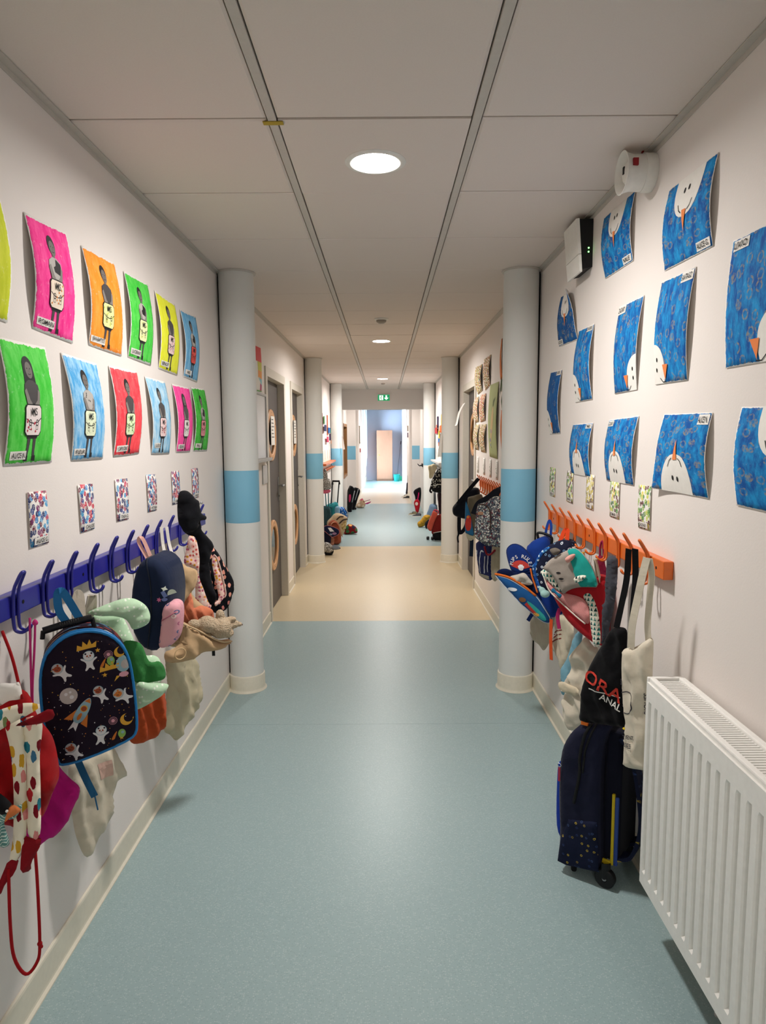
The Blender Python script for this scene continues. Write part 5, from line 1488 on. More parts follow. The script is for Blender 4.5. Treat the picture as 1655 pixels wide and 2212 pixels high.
motif('printed_rocket', [(xf([(-.55, -1.5), (-1.5, -1.7), (-.75, -.1)], S1, R_, *m), OR), (xf([(.55, -1.5), (1.5, -1.7), (.75, -.1)], S1, R_, *m), OR), (xf([(-.3, -1.5), (.3, -1.5), (.5, -2.6), (0, -2.2), (-.4, -2.8)], S1, R_, *m), W_),
       (xf(chaikin([(-.5, -1.6), (.5, -1.6), (.75, -.3), (.55, 1.1), (0, 2), (-.55, 1.1), (-.75, -.3)], 2), S1, R_, *m), SKY, 1), (xf([(-.40, 1.2), (.40, 1.2), (0, 1.75)], S1, R_, *m), OR, 2),
       (xf(circ(0, .35, .42), S1, R_, *m), YE_, 2), (xf(circ(0, .33, .32), S1, R_, *m), BR, 3), (xf(circ(0, -.75, .22, .5), S1, R_, *m), OR, 2)])
m = mpts[2]; motif('printed_saucer', [(circ(m[0] - .002, m[1] + .012, .018, .022), SKY), (circ(m[0] + .002, m[1] + .010, .010, .012), MO, 1), ([(m[0] - .026, m[1] - .006), (m[0] + .012, m[1] + .002), (m[0] + .012, m[1] - .014), (m[0] - .014, m[1] - .020)], OR, 1), (circ(m[0] - .002, m[1] - .016, .012, .007), PK, 2), ([(m[0] - .020, m[1] - .018), (m[0] - .010, m[1] - .018), (m[0] - .026, m[1] - .032)], YE_, 1)])
for k in (9, 14):
    motif('printed_plant', [(xf([(-1.9, -.8), (-1.7, .3), (-.9, -.1), (-.7, .9), (0, .1), (.5, 1.1), (.8, .1), (1.7, .6), (1.5, -.5), (0, -.6)], .0135, .05, *mpts[k]), YE_)])
for m, rr_ in ((mpts[10], .0135), (mpts[15], .0160)):
    motif('printed_crescent', [([(m[0] + rr_ * math.cos(t), m[1] + rr_ * math.sin(t)) for t in np.linspace(1.6, 6.4, 18)] + [(m[0] + rr_ * .38 + rr_ * .80 * math.cos(t), m[1] + rr_ * .30 + rr_ * .80 * math.sin(t)) for t in np.linspace(6.1, 1.95, 16)], YE_)])
for m in ((mpts[10][0] - .027, mpts[10][1] - .002), (mpts[15][0] - .033, mpts[15][1] + .002)):
    for r0 in (.0066, .0098):
        motif('printed_ring', [(ringp(*m, r0, r0 + .0008), PK)])
    motif('printed_planet', [(circ(*m, .0046), PK)])
for m in ((mpts[0][0] + .030, mpts[0][1] - .008), (mpts[8][0] + .030, mpts[8][1] - .006)):
    motif('printed_comet', [(xf(chaikin([(-.6, -1.2), (.2, -1.2), (.5, -.4), (1.0, 1.2), (.1, .2)], 1), .0105, 0, *m), OR)])
    motif('printed_planet', [(circ(m[0] + .021, m[1] + .002, .0095, .0120), GR), (circ(m[0] + .023, m[1] + .005, .004, .004), SKY, 1)])
for k in (12, 13, 17, 19):
    motif('printed_star', [(star(*mpts[k], .0065), YE_)])

b = Flat('tote1', 'cream_tote', 'cream cotton tote with a faded pink print, hanging low behind the space backpack', 'bag')
sf = b.pillow('body', 'body', CREAM, T=.025, R=.06, fold=(.007, .055, .2), n0=.0)
b.ribbon('strap', 'strap', .026, c_('#cfc4b4'), n=[.0, -.01, -.012, -.012, -.012, -.01, 0])
lay('faded_print', [(b.S['print'], 0)], [plain('#d9b3a4', .9)], sf, b.root, .01, .001)

# mint rain jacket, open, showing its green lining
MINT = M['mintdots']
b = Flat('mint', 'mint_rain_jacket', 'mint green speckled rain jacket with open dark green lining, beside the space backpack', 'jacket')
b.pillow('body', 'body', MINT, T=.045, R=.06, fold=(.008, .09, 1.2), n0=-.03)
b.pillow('hood', 'brim', MINT, T=.030, R=.03, n0=.03, fold=(.005, .06, 1.9))
b.pillow('lining', 'lining', c_('#3f8a48', .4), T=.012, R=.03, n0=.022, fold=(.006, .05, .4))
b.pillow('hem', 'hem', MINT, T=.02, R=.02, n0=.034, fold=(.005, .06, .9))

b = Flat('rust', 'rust_bag', 'rust orange cloth bag hanging under the mint jacket', 'bag')
b.pillow('body', 'body', c_('#c2532a', name='rust_cotton'), T=.045, R=.06, fold=(.008, .045, .2))

# navy backpack with a pink pencil pocket
b = Flat('navy', 'navy_backpack', 'navy blue child backpack with a pink printed pocket, middle of the blue rail', 'backpack')
sf = b.pillow('body', 'body', c_('#1c2742', .2, name='navy_nylon'), D_=.17, T=.018, R=.035, n0=-.085, crumple=.006, sm=1)
sg = lambda u, v, o: sf(u, v, o)
P_ = [sf(np.array([p[0]]), np.array([p[1]]), .001)[0] for p in catmull(b.S['seam'], 6)]
mk('zip', *tube([np.array(q) for q in P_], .0022, 6), plain('#0f1728', .6), b.root, smooth=True)
sp = b.pillow('front_pocket', 'pocket', M['pinkcloth'], D_=.05, T=.02, R=.02, n0=-.012, crumple=.005)
q = b.S['pocket']; mx = (q[1][0] + q[8][0]) / 2
P_ = [sp(np.array([a]), np.array([q[8][1] - .003 + .006 * k]), .001)[0] for k, a in enumerate(np.linspace(q[8][0] + .006, q[3][0] - .006, 6))]
mk('pocket_zip', *tube([np.array(z) for z in P_], .002, 6), plain('#b5687c', .6), b.root, smooth=True)
lay('moon_patch', [(circ(mx + .022, .045, .016, .016, 14, .3, PI + .3), 0)], [plain('#dfe6d6', .8)], sp, b.root, .01, .002)
pt = b.S['patch']
lay('side_print', [(star(pt[0][0] + .004, pt[0][1] - .012, .010, 4, .5, 1.2), 0), (thick([(pt[0][0] - .002, pt[0][1] - .02), (pt[3][0], pt[3][1] + .02)], .012), 1), (star(pt[4][0] - .006, pt[4][1] + .012, .009, 6, .5), 2), (circ(pt[3][0] - .004, pt[3][1] + .012, .009, .006, 10), 1, 1)], [plain('#e6ece0', .8), plain('#6b7ab0', .8), plain('#d66f9d', .8)], sf, b.root, .006, .0012)
b.ribbon('hanging_loop', 'loop', .012, c_('#e3b1a6'), n=[-.06, -.10, -.10, -.06])

# tan backpack hanging open with a plush in it
TAN, SAL = c_('#c9a982', name='tan_canvas'), c_('#d9805f', name='salmon_lining')
b = Flat('tan', 'tan_backpack', 'tan canvas backpack hanging open with salmon lining', 'backpack')
b.pillow('body', 'back', TAN, T=.03, R=.05, n0=-.06)
b.pillow('lining', 'lining', SAL, T=.02, R=.03, n0=-.02, fold=(.008, .04, .3))
b.pillow('flap', 'flap', TAN, T=.018, R=.02, n0=.015, fold=(.005, .07, .8))
b.pillow('front_pocket', 'pocket', TAN, T=.05, R=.04, n0=.03, fold=(.007, .07, 1.0))
b.tube('pocket_rim', 'rim', .0035, c_('#d8bb94'), n=[.05, .062, .066, .062, .05])
cr = b.pts('ring', .075)[0]
mk('wooden_ring', *tube([cr + .021 * (math.cos(a) * b.U + math.sin(a) * Z3) for a in np.linspace(0, 2 * PI, 24, endpoint=False)], .0022, 6, True), plain('#d8b98c', .5), b.root, smooth=True)
ct = b.pts('tab', .03)[0]
mk('strap_tab', *rbox(ct[0] - .006, ct[0] + .006, ct[1] - .002, ct[1] + .002, ct[2] - .014, ct[2] + .012, .001), M['black'], b.root)
b.ribbon('hanging_strap', [b.S['straps'][i] for i in (0, 1, 2)], .012, c_('#e6e2da'), n=[-.02, -.06, -.07])
b.ribbon('hanging_strap', [b.S['straps'][i] for i in (5, 4, 3)], .012, c_('#e6e2da'), n=[-.02, -.06, -.07])
t = Flat('tan', 'plush_rabbit', 'fluffy beige plush animal lying in the open tan backpack', 'soft toy')
q = t.S['plush']
ww = lambda i, n: t.w(q[i][0], q[i][1], n)
blobs('body', [(ww(0, .055), (.046, .042, .044)), (ww(1, .045), (.040, .034, .036)), (ww(2, .03), (.026, .022, .022)), (ww(3, .055), (.024, .022, .018)), (ww(4, .058), (.012, .012, .010)), (ww(5, .055), (.018, .016, .022)), (ww(6, .06), (.014, .012, .018)), (ww(7, .06), (.022, .014, .010)), (ww(8, .062), (.026, .024, .020))], M['fur'], t.root, .004, 2)
for i, n_ in ((4, .070),):
    mk('nose', *lathe([(.0035, 0), (.003, .002), (.0003, .003)], ww(i, n_) + t.U * .006, t.N + t.U, 10), plain('#5a3f33', .5), t.root)

b = Flat('cream1', 'cream_drawstring_bag', 'plain cream cotton bag hanging below the tan backpack', 'bag')
b.pillow('body', 'body', c_('#cfc4a6', name='ecru_cotton'), T=.03, R=.07, fold=(.009, .06, .15))

b = Flat('floral', 'floral_backpack', 'pink flowered and black petal-print backpack nearest the left column', 'backpack')
b.pillow('back_panel', 'black', M['petals'], T=.05, R=.06, n0=-.04, fold=(.004, .06, .4))
b.pillow('body', 'pink', M['floral'], T=.025, R=.03, n0=.01)
b.pillow('shoulder_strap', 'pad', M['floral'], T=.010, R=.012, n0=.03)
b.tube('strap_edge', [(p[0], p[1]) for p in b.S['pad'][:5]], .003, c_('#e8c9bd'), n=.036)

BLK = c_('#0e0f15', .35, name='black_fleece')
b = Flat('jacket', 'black_hooded_jacket', 'black hooded jacket hung by its hood near the end of the blue rail', 'jacket')
b.pillow('body', 'body', BLK, T=.032, R=.04, n0=.0, fold=(.005, .06, .6))
b.pillow('hood', 'hood', BLK, T=.045, R=.06, n0=.012, fold=(.004, .075, 1.9), crumple=.006)
sn = b.w(.0, 0, 0)
p = b.S['hood'][4]
mk('snap_button', *lathe([(.006, 0), (.0055, .002), (.003, .003), (.0003, .003)], b.w(p[0] + .002, p[1] - .006, .03), b.N, 14), M['chrome'], b.root, smooth=True)
# pale straps of bags hidden behind
for i, (y, col, z0) in enumerate(((2.52, '#d9cdb6', .93), (2.60, '#cfc6b2', .95), (1.93, '#c8bfae', .96))):
    t = thing('canvas_strap', ('cream folded strap on a lower hook left of the tan backpack', 'beige folded strap on a lower hook above the tan backpack', 'grey-beige folded strap over a hook above the mint jacket')[i], 'strap', (XL + .08, y, 1.04))
    mk('strap', *ribbon(catmull([(XL + .05, y - .012, z0), (XL + .075, y - .008, 1.0), (XL + .086, y, 1.048), (XL + .08, y + .010, 1.0), (XL + .055, y + .014, z0)], 5), (.6, 1, 0), .026, .003), c_(col), t)
# ------------------------------------------------------------------ bags on the near right hooks
# wheeled navy school bag standing on the floor
NAVY = c_('#1c1f36', .2, name='dark_navy_nylon')
b = Flat('trolley', 'navy_wheeled_backpack', 'dark navy wheeled backpack with yellow trim standing on the floor by the radiator', 'backpack')
sf = b.pillow('body', 'body', NAVY, D_=.20, T=.016, R=.03, n0=-.10, crumple=.006, sm=1, side=c_('#12142a', .2))
sp = b.pillow('side_pocket', 'sidepocket', M['gridnavy'], T=.010, R=.012, n0=.014, crumple=.003, sm=0, firm=True)
for k in ('zip', 'zip2'):
    P_ = [sf(np.array([p[0]]), np.array([p[1]]), .001)[0] for p in catmull(b.S[k], 6)]
    mk('zip', *tube([np.array(q) for q in P_], .0055 if k == 'zip' else .004, 6), plain('#0a0a0c', .6), b.root, smooth=True)
ul = min(p[0] for p in b.S['body']); ur = max(p[0] for p in b.S['body']); vb = min(p[1] for p in b.S['body']); vt = max(p[1] for p in b.S['body'])
def sidebox(u0, u1, v0, v1, n0, n1, r=.004):
    V, F = rbox(u0, u1, n0, n1, v0, v1, r)
    return np.array([b.w(p[0], p[2], p[1]) for p in V]), F
b.pillow('front_pocket', [(ul - .016, -.15), (ul + .012, -.17), (ul + .02, .08), (ul - .006, .09), (ul - .018, .05)], c_('#1c3fae', .2), D_=.15, T=.006, R=.01, n0=-.10)
mk('zip_puller', *sidebox(ul + .000, ul + .008, .035, .085, .010, .014, .0015), plain('#a8324a', .5), b.root)
mk('puller_ring', *tube([b.w(ul + .004 + .006 * math.cos(a), .093 + .006 * math.sin(a), .012) for a in np.linspace(0, 2 * PI, 14, endpoint=False)], .0014, 6, True), M['chrome'], b.root, smooth=True)
mk('orange_tag', *sidebox(-.004, .020, vt - .022, vt - .008, .0, .010, .002), plain('#e0701c', .5), b.root)
# harness and trolley frame on the wall side
mk('back_frame', *sidebox(ur - .026, ur + .030, vb + .06, vt - .03, -.20, -.02, .012), c_('#0f1122', .2), b.root)
mk('yellow_trim', *sidebox(ur + .004, ur + .014, vb + .05, vb + .30, -.024, -.012, .003), plain('#cdb41e', .6), b.root)
mk('blue_trim', *sidebox(ur + .013, ur + .026, vb + .05, vb + .29, -.028, -.016, .003), plain('#2a4690', .6), b.root)
mk('yellow_corner', *sidebox(ur - .022, ur + .006, vb + .045, vb + .065, -.018, -.008, .003), plain('#cdb41e', .6), b.root)
for k, (n0, du) in enumerate(((-.045, 0), (-.155, .01))):
    path = [b.w(ur + .02, vt - .05, n0), b.w(ur + .055 + du, vt - .09, n0), b.w(ur + .085 + du, vt - .22, n0), b.w(ur + .095 + du, vt - .34, n0), b.w(ur + .07, vb + .10, n0), b.w(ur + .025, vb + .07, n0)]
    V, F = ribbon(catmull(path, 6), b.N, .05, .012)
    mk('shoulder_strap', V, F, M['gridnavy'], b.root, uv=np.stack([V[:, 0] + V[:, 1], V[:, 2]], 1))
mk('top_handle', *tube(catmull([b.w(ur + .0, vt - .06, -.05), b.w(ur + .022, vt - .03, -.07), b.w(ur + .022, vt - .03, -.13), b.w(ur + .0, vt - .06, -.15)], 6), .007, 8), plain('#d9bd18', .6), b.root, smooth=True)
# wheels and foot
for n0 in (.0, -.19):
    wc = b.w(ur - .005, 0, n0 - .0); wc[2] = .034
    w_ = mk('wheel', *lathe([(.006, -.013), (.030, -.013), (.0335, -.009), (.0335, .009), (.030, .013), (.010, .013), (.009, .010), (.0005, .010)], wc, b.N, 32), M['black'], b.root, smooth=True, sharp=35)
    mk('hub', *lathe([(.0085, .010), (.007, .014), (.0005, .0145)], wc, b.N, 14), plain('#8f9296', .4), w_, smooth=True)
    a = np.array(wc)
    mk('wheel_housing', *join(tube([a + Z3 * .0, a + Z3 * .05, b.w(ur - .012, vb + .035, n0 - .01)], .016, 10)), M['black'], b.root, smooth=True, sharp=50)
ft = b.w(b.S['foot'][0][0], 0, -.02)
mk('foot', *lathe([(.008, 0), (.010, .004), (.013, .05), (.016, .07)], (ft[0], ft[1], .0), n=12), M['black'], b.root, smooth=True, sharp=50)
ft = b.w(b.S['foot'][0][0], 0, -.18)
mk('foot', *lathe([(.008, 0), (.010, .004), (.013, .05), (.016, .07)], (ft[0], ft[1], .0), n=12), M['black'], b.root, smooth=True, sharp=50)

b = Flat('blacktote', 'black_tote', 'black cotton tote with red and white lettering over the wheeled backpack', 'bag')
BT = c_('#0d0d11', .3, name='black_cotton')
sf = b.pillow('body', 'body', BT, T=.022, R=.05, fold=(.006, .08, .1))
for k in ('strapl', 'strapr'):
    b.ribbon('strap', k, .020, BT, n=[.006, .0, -.005, .01])
o0, o1 = b.S['ora']; a0, a1 = b.S['ana']
hgt = .036
ang = -.30
lay('red_lettering', [('text', 'ORA', .062, (o0[0] + o1[0]) / 2 - .002, (o0[1] + o1[1]) / 2 - .006, ang, 0, 1.10, .022)], [plain('#c93a2c', .7)], sf, b.root, .01, .0016)
lay('white_line', [(thick(b.S['line'], .0035), 0)], [plain('#dcdad6', .7)], sf, b.root, .01, .0016)
lay('white_lettering', [('text', 'ANALY', .030, (a0[0] + a1[0]) / 2 + .006, (a0[1] + a1[1]) / 2 - .002, ang * .8, 0, 1.0, .018)], [plain('#e4e2de', .7)], sf, b.root, .01, .0016)

b = Flat('creamtote', 'cream_printed_tote', 'long cream tote with black printed lettering, nearest bag on the orange rail', 'bag')
CT = c_('#e2d9c6', name='natural_cotton')
sf = b.pillow('body', 'body', CT, T=.024, R=.045, fold=(.008, .08, .25), crumple=.0035)
b.ribbon('strap', 'strapl', .026, CT, n=[.006, .012, .012, .014, .012])
b.ribbon('strap', 'strapr', .022, CT, n=[-.006, -.004, -.004, .0, .012])
S_ = b.S
ti, ss = S_['tient'], S_['sses']
items = [('text', 'TIENT', .017, (ti[0][0] + ti[1][0]) / 2, (ti[0][1] + ti[1][1]) / 2, .30, 0), ('text', 'SSES', .019, (ss[0][0] + ss[1][0]) / 2, (ss[0][1] + ss[1][1]) / 2, .22, 0), ('text', 'S', .026, S_['s'][0][0] + .004, S_['s'][0][1] + .002, 0, 0)]
items.append((thick(catmull(S_['o'], 5), .0030), 0))
bx0 = max(p[0] for p in S_['body']) - .008
items.append(('text', 'RIQUES', .020, bx0 - .004, S_['s'][0][1] - .035, PI / 2, 0))
for it in items:
    lay('printed_lettering' if it[0] == 'text' else 'printed_ring', [it], [plain('#34323c', .8)], sf, b.root, .006, .0014)

b = Flat('scribble', 'scribbled_pouch', 'small grey-cream cloth pouch with ink writing under the blue backpack by the column', 'bag')
sf = b.pillow('body', 'body', c_('#bdb3a0'), T=.02, R=.04, fold=(.006, .035, .1))
i0, i1 = b.S['ink']
lay('ink_writing', [(thick([(i0[0] + .012 * k, i0[1] - .004 - .003 * (k % 3)), (i0[0] + .012 * k + .006, i0[1] + .008 - .004 * k), (i0[0] + .012 * k + .009, i0[1] - .003 * k)], .002), 0) for k in range(5)], [M['ink']], sf, b.root, .006, .0012)

b = Flat('stripe', 'striped_cream_bag', 'cream cloth bag with dark red arcs and an orange hanging ribbon', 'bag')
sf = b.pillow('body', 'body', c_('#d3cab4'), T=.02, R=.04, fold=(.006, .04, .1))
lay('red_arcs', [(thick(catmull(b.S[k], 4), .0045), 0) for k in ('arc', 'arc2', 'arc3')], [plain('#7a2a2c', .8)], sf, b.root, .006, .0012)
b.ribbon('orange_ribbon', 'orange', .020, c_('#df5524'), n=.045)

b = Flat('sky', 'light_blue_pouch', 'slim light blue printed pouch between two cream bags', 'bag')
sf = b.pillow('body', 'body', c_('#7fb0c4'), T=.016, R=.02, fold=(.004, .03, .1), n0=.01)
q = b.S['body'][4]
lay('round_print', [(circ(q[0] + .010, q[1] + .004, .015, .020), 0), (ringp(q[0] + .010, q[1] + .004, .012, .0145), 1, 1), ('text', 'EZ', .016, q[0] + .010, q[1] + .004, 0, 1)], [plain('#d9dcd6', .8), M['ink']], sf, b.root, .006, .0012)

b = Flat('creamlow', 'crumpled_cream_tote', 'crumpled cream canvas tote hanging lowest behind the black tote', 'bag')
b.pillow('body', 'body', CT, T=.03, R=.05, fold=(.011, .10, .8), crumple=.005)
b.pillow('strap_band', 'strap', c_('#e0d3b8'), T=.010, R=.012, n0=.034, sm=1)

# blue wheeled backpack hanging open
BLU = c_('#1a3f96', .2, name='royal_blue_nylon')
b = Flat('pup', 'blue_puppy_backpack', 'royal blue backpack hanging open beside the column with an orange-edged pocket', 'backpack')
b.pillow('body', 'main', BLU, D_=.05, T=.03, R=.05, n0=-.05)
sf = b.pillow('flap', 'flap', c_('#16357f', .2), D_=.01, T=.010, R=.04, n0=.02, crumple=.002)
b.piping('flap_piping', plain('#0f2a66', .5), .003, .024)
f0, f1, f2 = b.S['fan']
t0, t1 = b.S['text']
fan = [f2] + [(f2[0] + (p[0]) , f2[1] + p[1]) for p in circ(0, 0, .050, .046, 10, .35, 2.8)]
cxp, cyp = f2[0] + .003, f2[1] + .008
itm = [(fan, 0), (circ(cxp, cyp - .002, .012, .010), 1, 1)] + [(circ(cxp + .012 * math.cos(a), cyp + .013 * math.sin(a), .0048, .0062, 10), 1, 1) for a in (.5, 1.2, 1.9, 2.6)]
for k, ch in enumerate('PUPS RULE!'):
    a = 3.15 - k * .36
    if ch != ' ':
        itm.append(('text', ch, .024, f2[0] + .002 + .046 * math.cos(a), f2[1] + .026 + .040 * math.sin(a), a - PI / 2, 2))
for k in range(5):
    itm.append((ringp(-.11 + .004 * k if k < 2 else .02 + .008 * k, .03 - .03 * k, .004, .0055, 8), 2))
lay('flap_print', [i for i in itm if i[0] == 'text' or dist_poly(np.array(i[0]), b.poly)[1].all()], [plain('#c8413a', .7), plain('#eef1f6', .7), plain('#e9e9ea', .7)], sf, b.root, .008, .0014)
b.pillow('pocket_mouth', 'mouth', c_('#101f4a', .2), T=.004, R=.02, n0=.045)
sf = b.pillow('front_pocket', 'pocket', c_('#1d5590', .2), D_=.02, T=.016, R=.05, n0=.055, crumple=.002)
b.piping('pocket_piping', plain('#cfd9e6', .5), .0022, .066)
b.tube('orange_rim', 'rim', .0055, c_('#e0702c', .2), n=.066)
fr_ = b.S['fire']
for nm, poly, c in (('printed_hill', chaikin(b.S['hill'], 1), '#2b9a95'), ('printed_cloud', circ(sum(p[0] for p in b.S['cloud']) / 4, sum(p[1] for p in b.S['cloud']) / 4, .024, .009), '#dfe6ec'), ('printed_truck', thick(fr_, .016), '#b8342e'), ('printed_rock', circ(fr_[0][0] - .016, fr_[0][1] + .016, .018, .012), '#7d5634'), ('printed_rock', circ(fr_[1][0] + .004, fr_[1][1] - .004, .016, .009), '#d8a04a')):
    lay(nm, [(poly, 0)], [plain(c, .7)], sf, b.root, .008, .0014 + .0004 * (nm != 'printed_hill'))
b.tube('pull_handle', 'handle', .0065, M['black'], n=-.04)
b.ribbon('hanging_loop', 'hang', .012, BLU, n=[-.05, -.06, -.07, -.06, -.05])
b.ribbon('strap_end', 'strap', .018, c_('#16306e', .2), n=-.02)
t = Flat('pup', 'white_cloth', 'crumpled white cloth stuffed in the open pocket of the blue backpack', 'cloth')
t.pillow('cloth', 'tissue', c_('#cfc9bd'), T=.02, R=.03, n0=.058, fold=(.006, .05, 1.0), crumple=.010)

b = Flat('dots', 'ringed_navy_backpack', 'dark navy backpack with small ring print and blue bubble edge behind the cat backpack', 'backpack')
b.pillow('body', 'body', M['navydots'], D_=.05, T=.04, R=.05, n0=-.03)
b.pillow('gusset', 'band', M['bluebubbles'], T=.018, R=.02, n0=.02)
b.tube('orange_piping', 'trim', .004, c_('#e0702c', .2), n=.03)
b.ribbon('hanging_loop', 'hang', .018, c_('#dd4a22'), n=[-.02, -.04, -.04, -.02])
c0, c1 = b.S['charm']
t = Flat('dots', 'plush_charm', 'small pale turquoise plush charm dangling under the ringed navy backpack', 'charm')
blobs('charm', [(t.w(c0[0], c0[1], .03), (.016, .014, .016)), (t.w(c1[0], c1[1], .034), (.022, .018, .018)), (t.w(c0[0] - .012, c0[1] + .012, .03), .007)], c_('#a9d3cf'), t.root, .003, 2, 2)

# animal-faced backpack in grey, turquoise and red
b = Flat('cat', 'animal_face_backpack', 'red school backpack whose grey and turquoise flap has eyes and horns', 'backpack')
RD = c_('#b8202a', .15, name='red_canvas')
b.pillow('body', 'red', RD, D_=.06, T=.02, R=.04, n0=-.03)
b.pillow('side_panel', 'side', M['triangles'], T=.012, R=.02, n0=.02, crumple=.003)
b.pillow('front_pocket', 'pocket', M['gingham'], T=.016, R=.03, n0=.022, crumple=.003)
b.tube('pocket_zip', 'zip', .0030, plain('#e2d9cc', .5), n=.030)
b.pillow('printed_edge', 'band', M['triangles'], T=.012, R=.012, n0=.030)
sf = b.pillow('flap', 'flap', c_('#a79d94', .15), T=.018, R=.03, n0=.048, crumple=.003, sm=1)
b.pillow('turquoise_half', 'teal', c_('#22a39a', .15), T=.0185, R=.03, n0=.0535, crumple=.002, sm=1)
for k in ('eye1', 'eye2'):
    u, v = b.S[k][0]
    lay('eye', [(xf(chaikin([(-.014, 0), (0, .0052), (.014, 0), (0, -.0052)], 2), 1, .12, u, v), 0)], [M['ink']], sf, b.root, .006, .0022)
b.pillow('ear', 'ear', c_('#6f675f'), T=.012, R=.012, n0=.06)
for k, mt in (('horn1', c_('#e6a79d')), ('horn2', M['triangles'])):
    (u0, v0), (u1, v1) = b.S[k]
    L_ = math.hypot(u1 - u0, v1 - v0); a = math.atan2(v1 - v0, u1 - u0)
    b.pillow('horn', xf([(0, -.009), (.6 * L_, -.010), (L_, 0), (.6 * L_, .010), (0, .009)], 1, a, u0, v0), mt, T=.007, R=.008, n0=.074, sm=2, step=.007)
u, v = b.S['bow'][0]
b.pillow('bow', xf([(-.024, .012), (0, .004), (.024, .012), (.024, -.012), (0, -.004), (-.024, -.012)], 1, -.55, u, v), c_('#1f6d92'), T=.006, R=.006, n0=.046, sm=1, step=.006)
b.ribbon('pink_strap', 'strap', .016, c_('#b02a63'), n=-.03)

b = Flat('grey', 'grey_garment', 'dark grey folded garment hanging narrow between the animal backpack and the black tote', 'garment')
b.pillow('body', 'body', c_('#4a4c55', .3), T=.022, R=.02, fold=(.006, .018, .05))
b = Flat('wine', 'wine_red_bag', 'narrow wine red bag squeezed behind the animal backpack', 'bag')
b.pillow('body', 'body', c_('#7d1a3a', .3), T=.02, R=.02, fold=(.004, .03, .1))
b.tube('cord', 'cord', .004, c_('#96204a', .2))
for i, (y, col, z0, lab) in enumerate(((2.83, '#d8d2c6', .90, 'pale cord loop on the fifth hook of the orange rail'), (2.70, '#e0b03c', .93, 'yellow strap end on a lower hook of the orange rail'), (2.54, '#cfc6b2', .86, 'cream strap on a lower hook of the orange rail'))):
    t = thing('canvas_strap', lab, 'strap', (XR - .08, y, 1.03))
    mk('strap', *ribbon(catmull([(XR - .05, y - .010, z0), (XR - .075, y - .006, .99), (XR - .086, y, 1.034), (XR - .08, y + .008, .99), (XR - .055, y + .012, z0)], 5), (.6, 1, 0), .022, .003), c_(col), t)

# ------------------------------------------------------------------ second bay, right
b = Flat('liberty', 'flower_print_backpack', 'grey tiny-flower-print backpack on the far orange rail beside the near column', 'backpack')
b.pillow('body', 'body', M['liberty'], D_=.10, T=.03, R=.05, n0=-.05)
b.pillow('front_pocket', 'pocket', M['liberty'], D_=.02, T=.014, R=.02, n0=.02)
b.tube('zip', 'zip', .004, plain('#4a342e', .6), n=.045)
q = b.S['pocket'][0]
mk('label_patch', *rbox(*(lambda p: (p[0] - .018, p[0] + .018, p[1] - .003, p[1] + .003, p[2] - .010, p[2] + .010))(b.w(q[0] + .035, q[1] - .045, .050)), .001), plain('#b98a6d', .6), b.root)
for k in ('strap', 'strap2'):
    b.ribbon('shoulder_strap', k, .045, c_('#14161f', .3), n=[.0, -.01, -.03] if k == 'strap' else [.03, .0, -.02, -.03])
b = Flat('duffel', 'black_duffel', 'black duffel bag hanging out from the far end of the second orange rail', 'bag')
b.pillow('body', 'body', c_('#12141f', .4), D_=.06, T=.05, R=.07, n0=-.05, fold=(.006, .08, .7))
b.ribbon('shoulder_strap', 'strap', .03, c_('#12131c', .3), n=[.03, .01, -.03])
b.ribbon('hanging_strap', 'tail', .03, c_('#12131c', .3), n=.0, side=b.U)
b.ribbon('strap_end', 'tail2', .014, c_('#12131c', .3), n=.0)
b = Flat('olive', 'olive_backpack', 'olive brown backpack with blue front and red patch, beside the flower-print one', 'backpack')
b.pillow('body', 'body', c_('#6a604f', .3), D_=.06, T=.03, R=.04, n0=-.05)
sf = b.pillow('front_panel', 'panel', c_('#2f6f9a', .2), T=.016, R=.02, n0=.02)
lay('red_patch', [(chaikin(b.S['patch'], 1), 0), (circ(sum(p[0] for p in b.S['patch']) / 7, sum(p[1] for p in b.S['patch']) / 7 + .045, .012, .009), 1, 1)], [plain('#c8382c', .6), plain('#e08a3a', .6)], sf, b.root, .01, .002)
b.pillow('cream_base', 'bottom', c_('#c9bfa2'), T=.02, R=.02, n0=-.0)
b.ribbon('hanging_strap', 'strap', .03, c_('#1a2536'), n=.0)
b = Flat('striped', 'blue_striped_bag', 'navy bag with white curved lines and a grey base under the flower-print backpack', 'bag')
sf = b.pillow('body', 'body', c_('#232a5c', .2), T=.03, R=.04, crumple=.004)
q = b.S['body']; u0, u1 = min(p[0] for p in q), max(p[0] for p in q); v0, v1 = min(p[1] for p in q), max(p[1] for p in q)
X_ = lambda a, c: (u0 + a * (u1 - u0), v0 + c * (v1 - v0))
lay('white_lines', [(thick(catmull([X_(.42, .12), X_(.34, .2), X_(.34, .6), X_(.42, .72), X_(.52, .7)], 4), .010), 0), (thick([X_(.62, .14), X_(.64, .6)], .010), 0), (thick([X_(.18, .2), X_(.14, .7)], .009), 0), (thick([X_(.84, .2), X_(.84, .7)], .009), 0)], [plain('#cfd3da', .8)], sf, b.root, .012, .002)
lay('grey_base', [([X_(.14, .005), X_(.86, .005), X_(.9, .10), X_(.1, .10)], 0)], [c_('#a9a291')], sf, b.root, .012, .0016)
b = Flat('cream3', 'cream_cloth_bag', 'narrow cream cloth bag with a dark red cord, beside the blue striped bag', 'bag')
b.pillow('body', 'body', c_('#b9ad95'), T=.025, R=.03, fold=(.006, .04, .1))
b.tube('red_cord', 'loop', .007, c_('#9a2430', .2), n=.03)
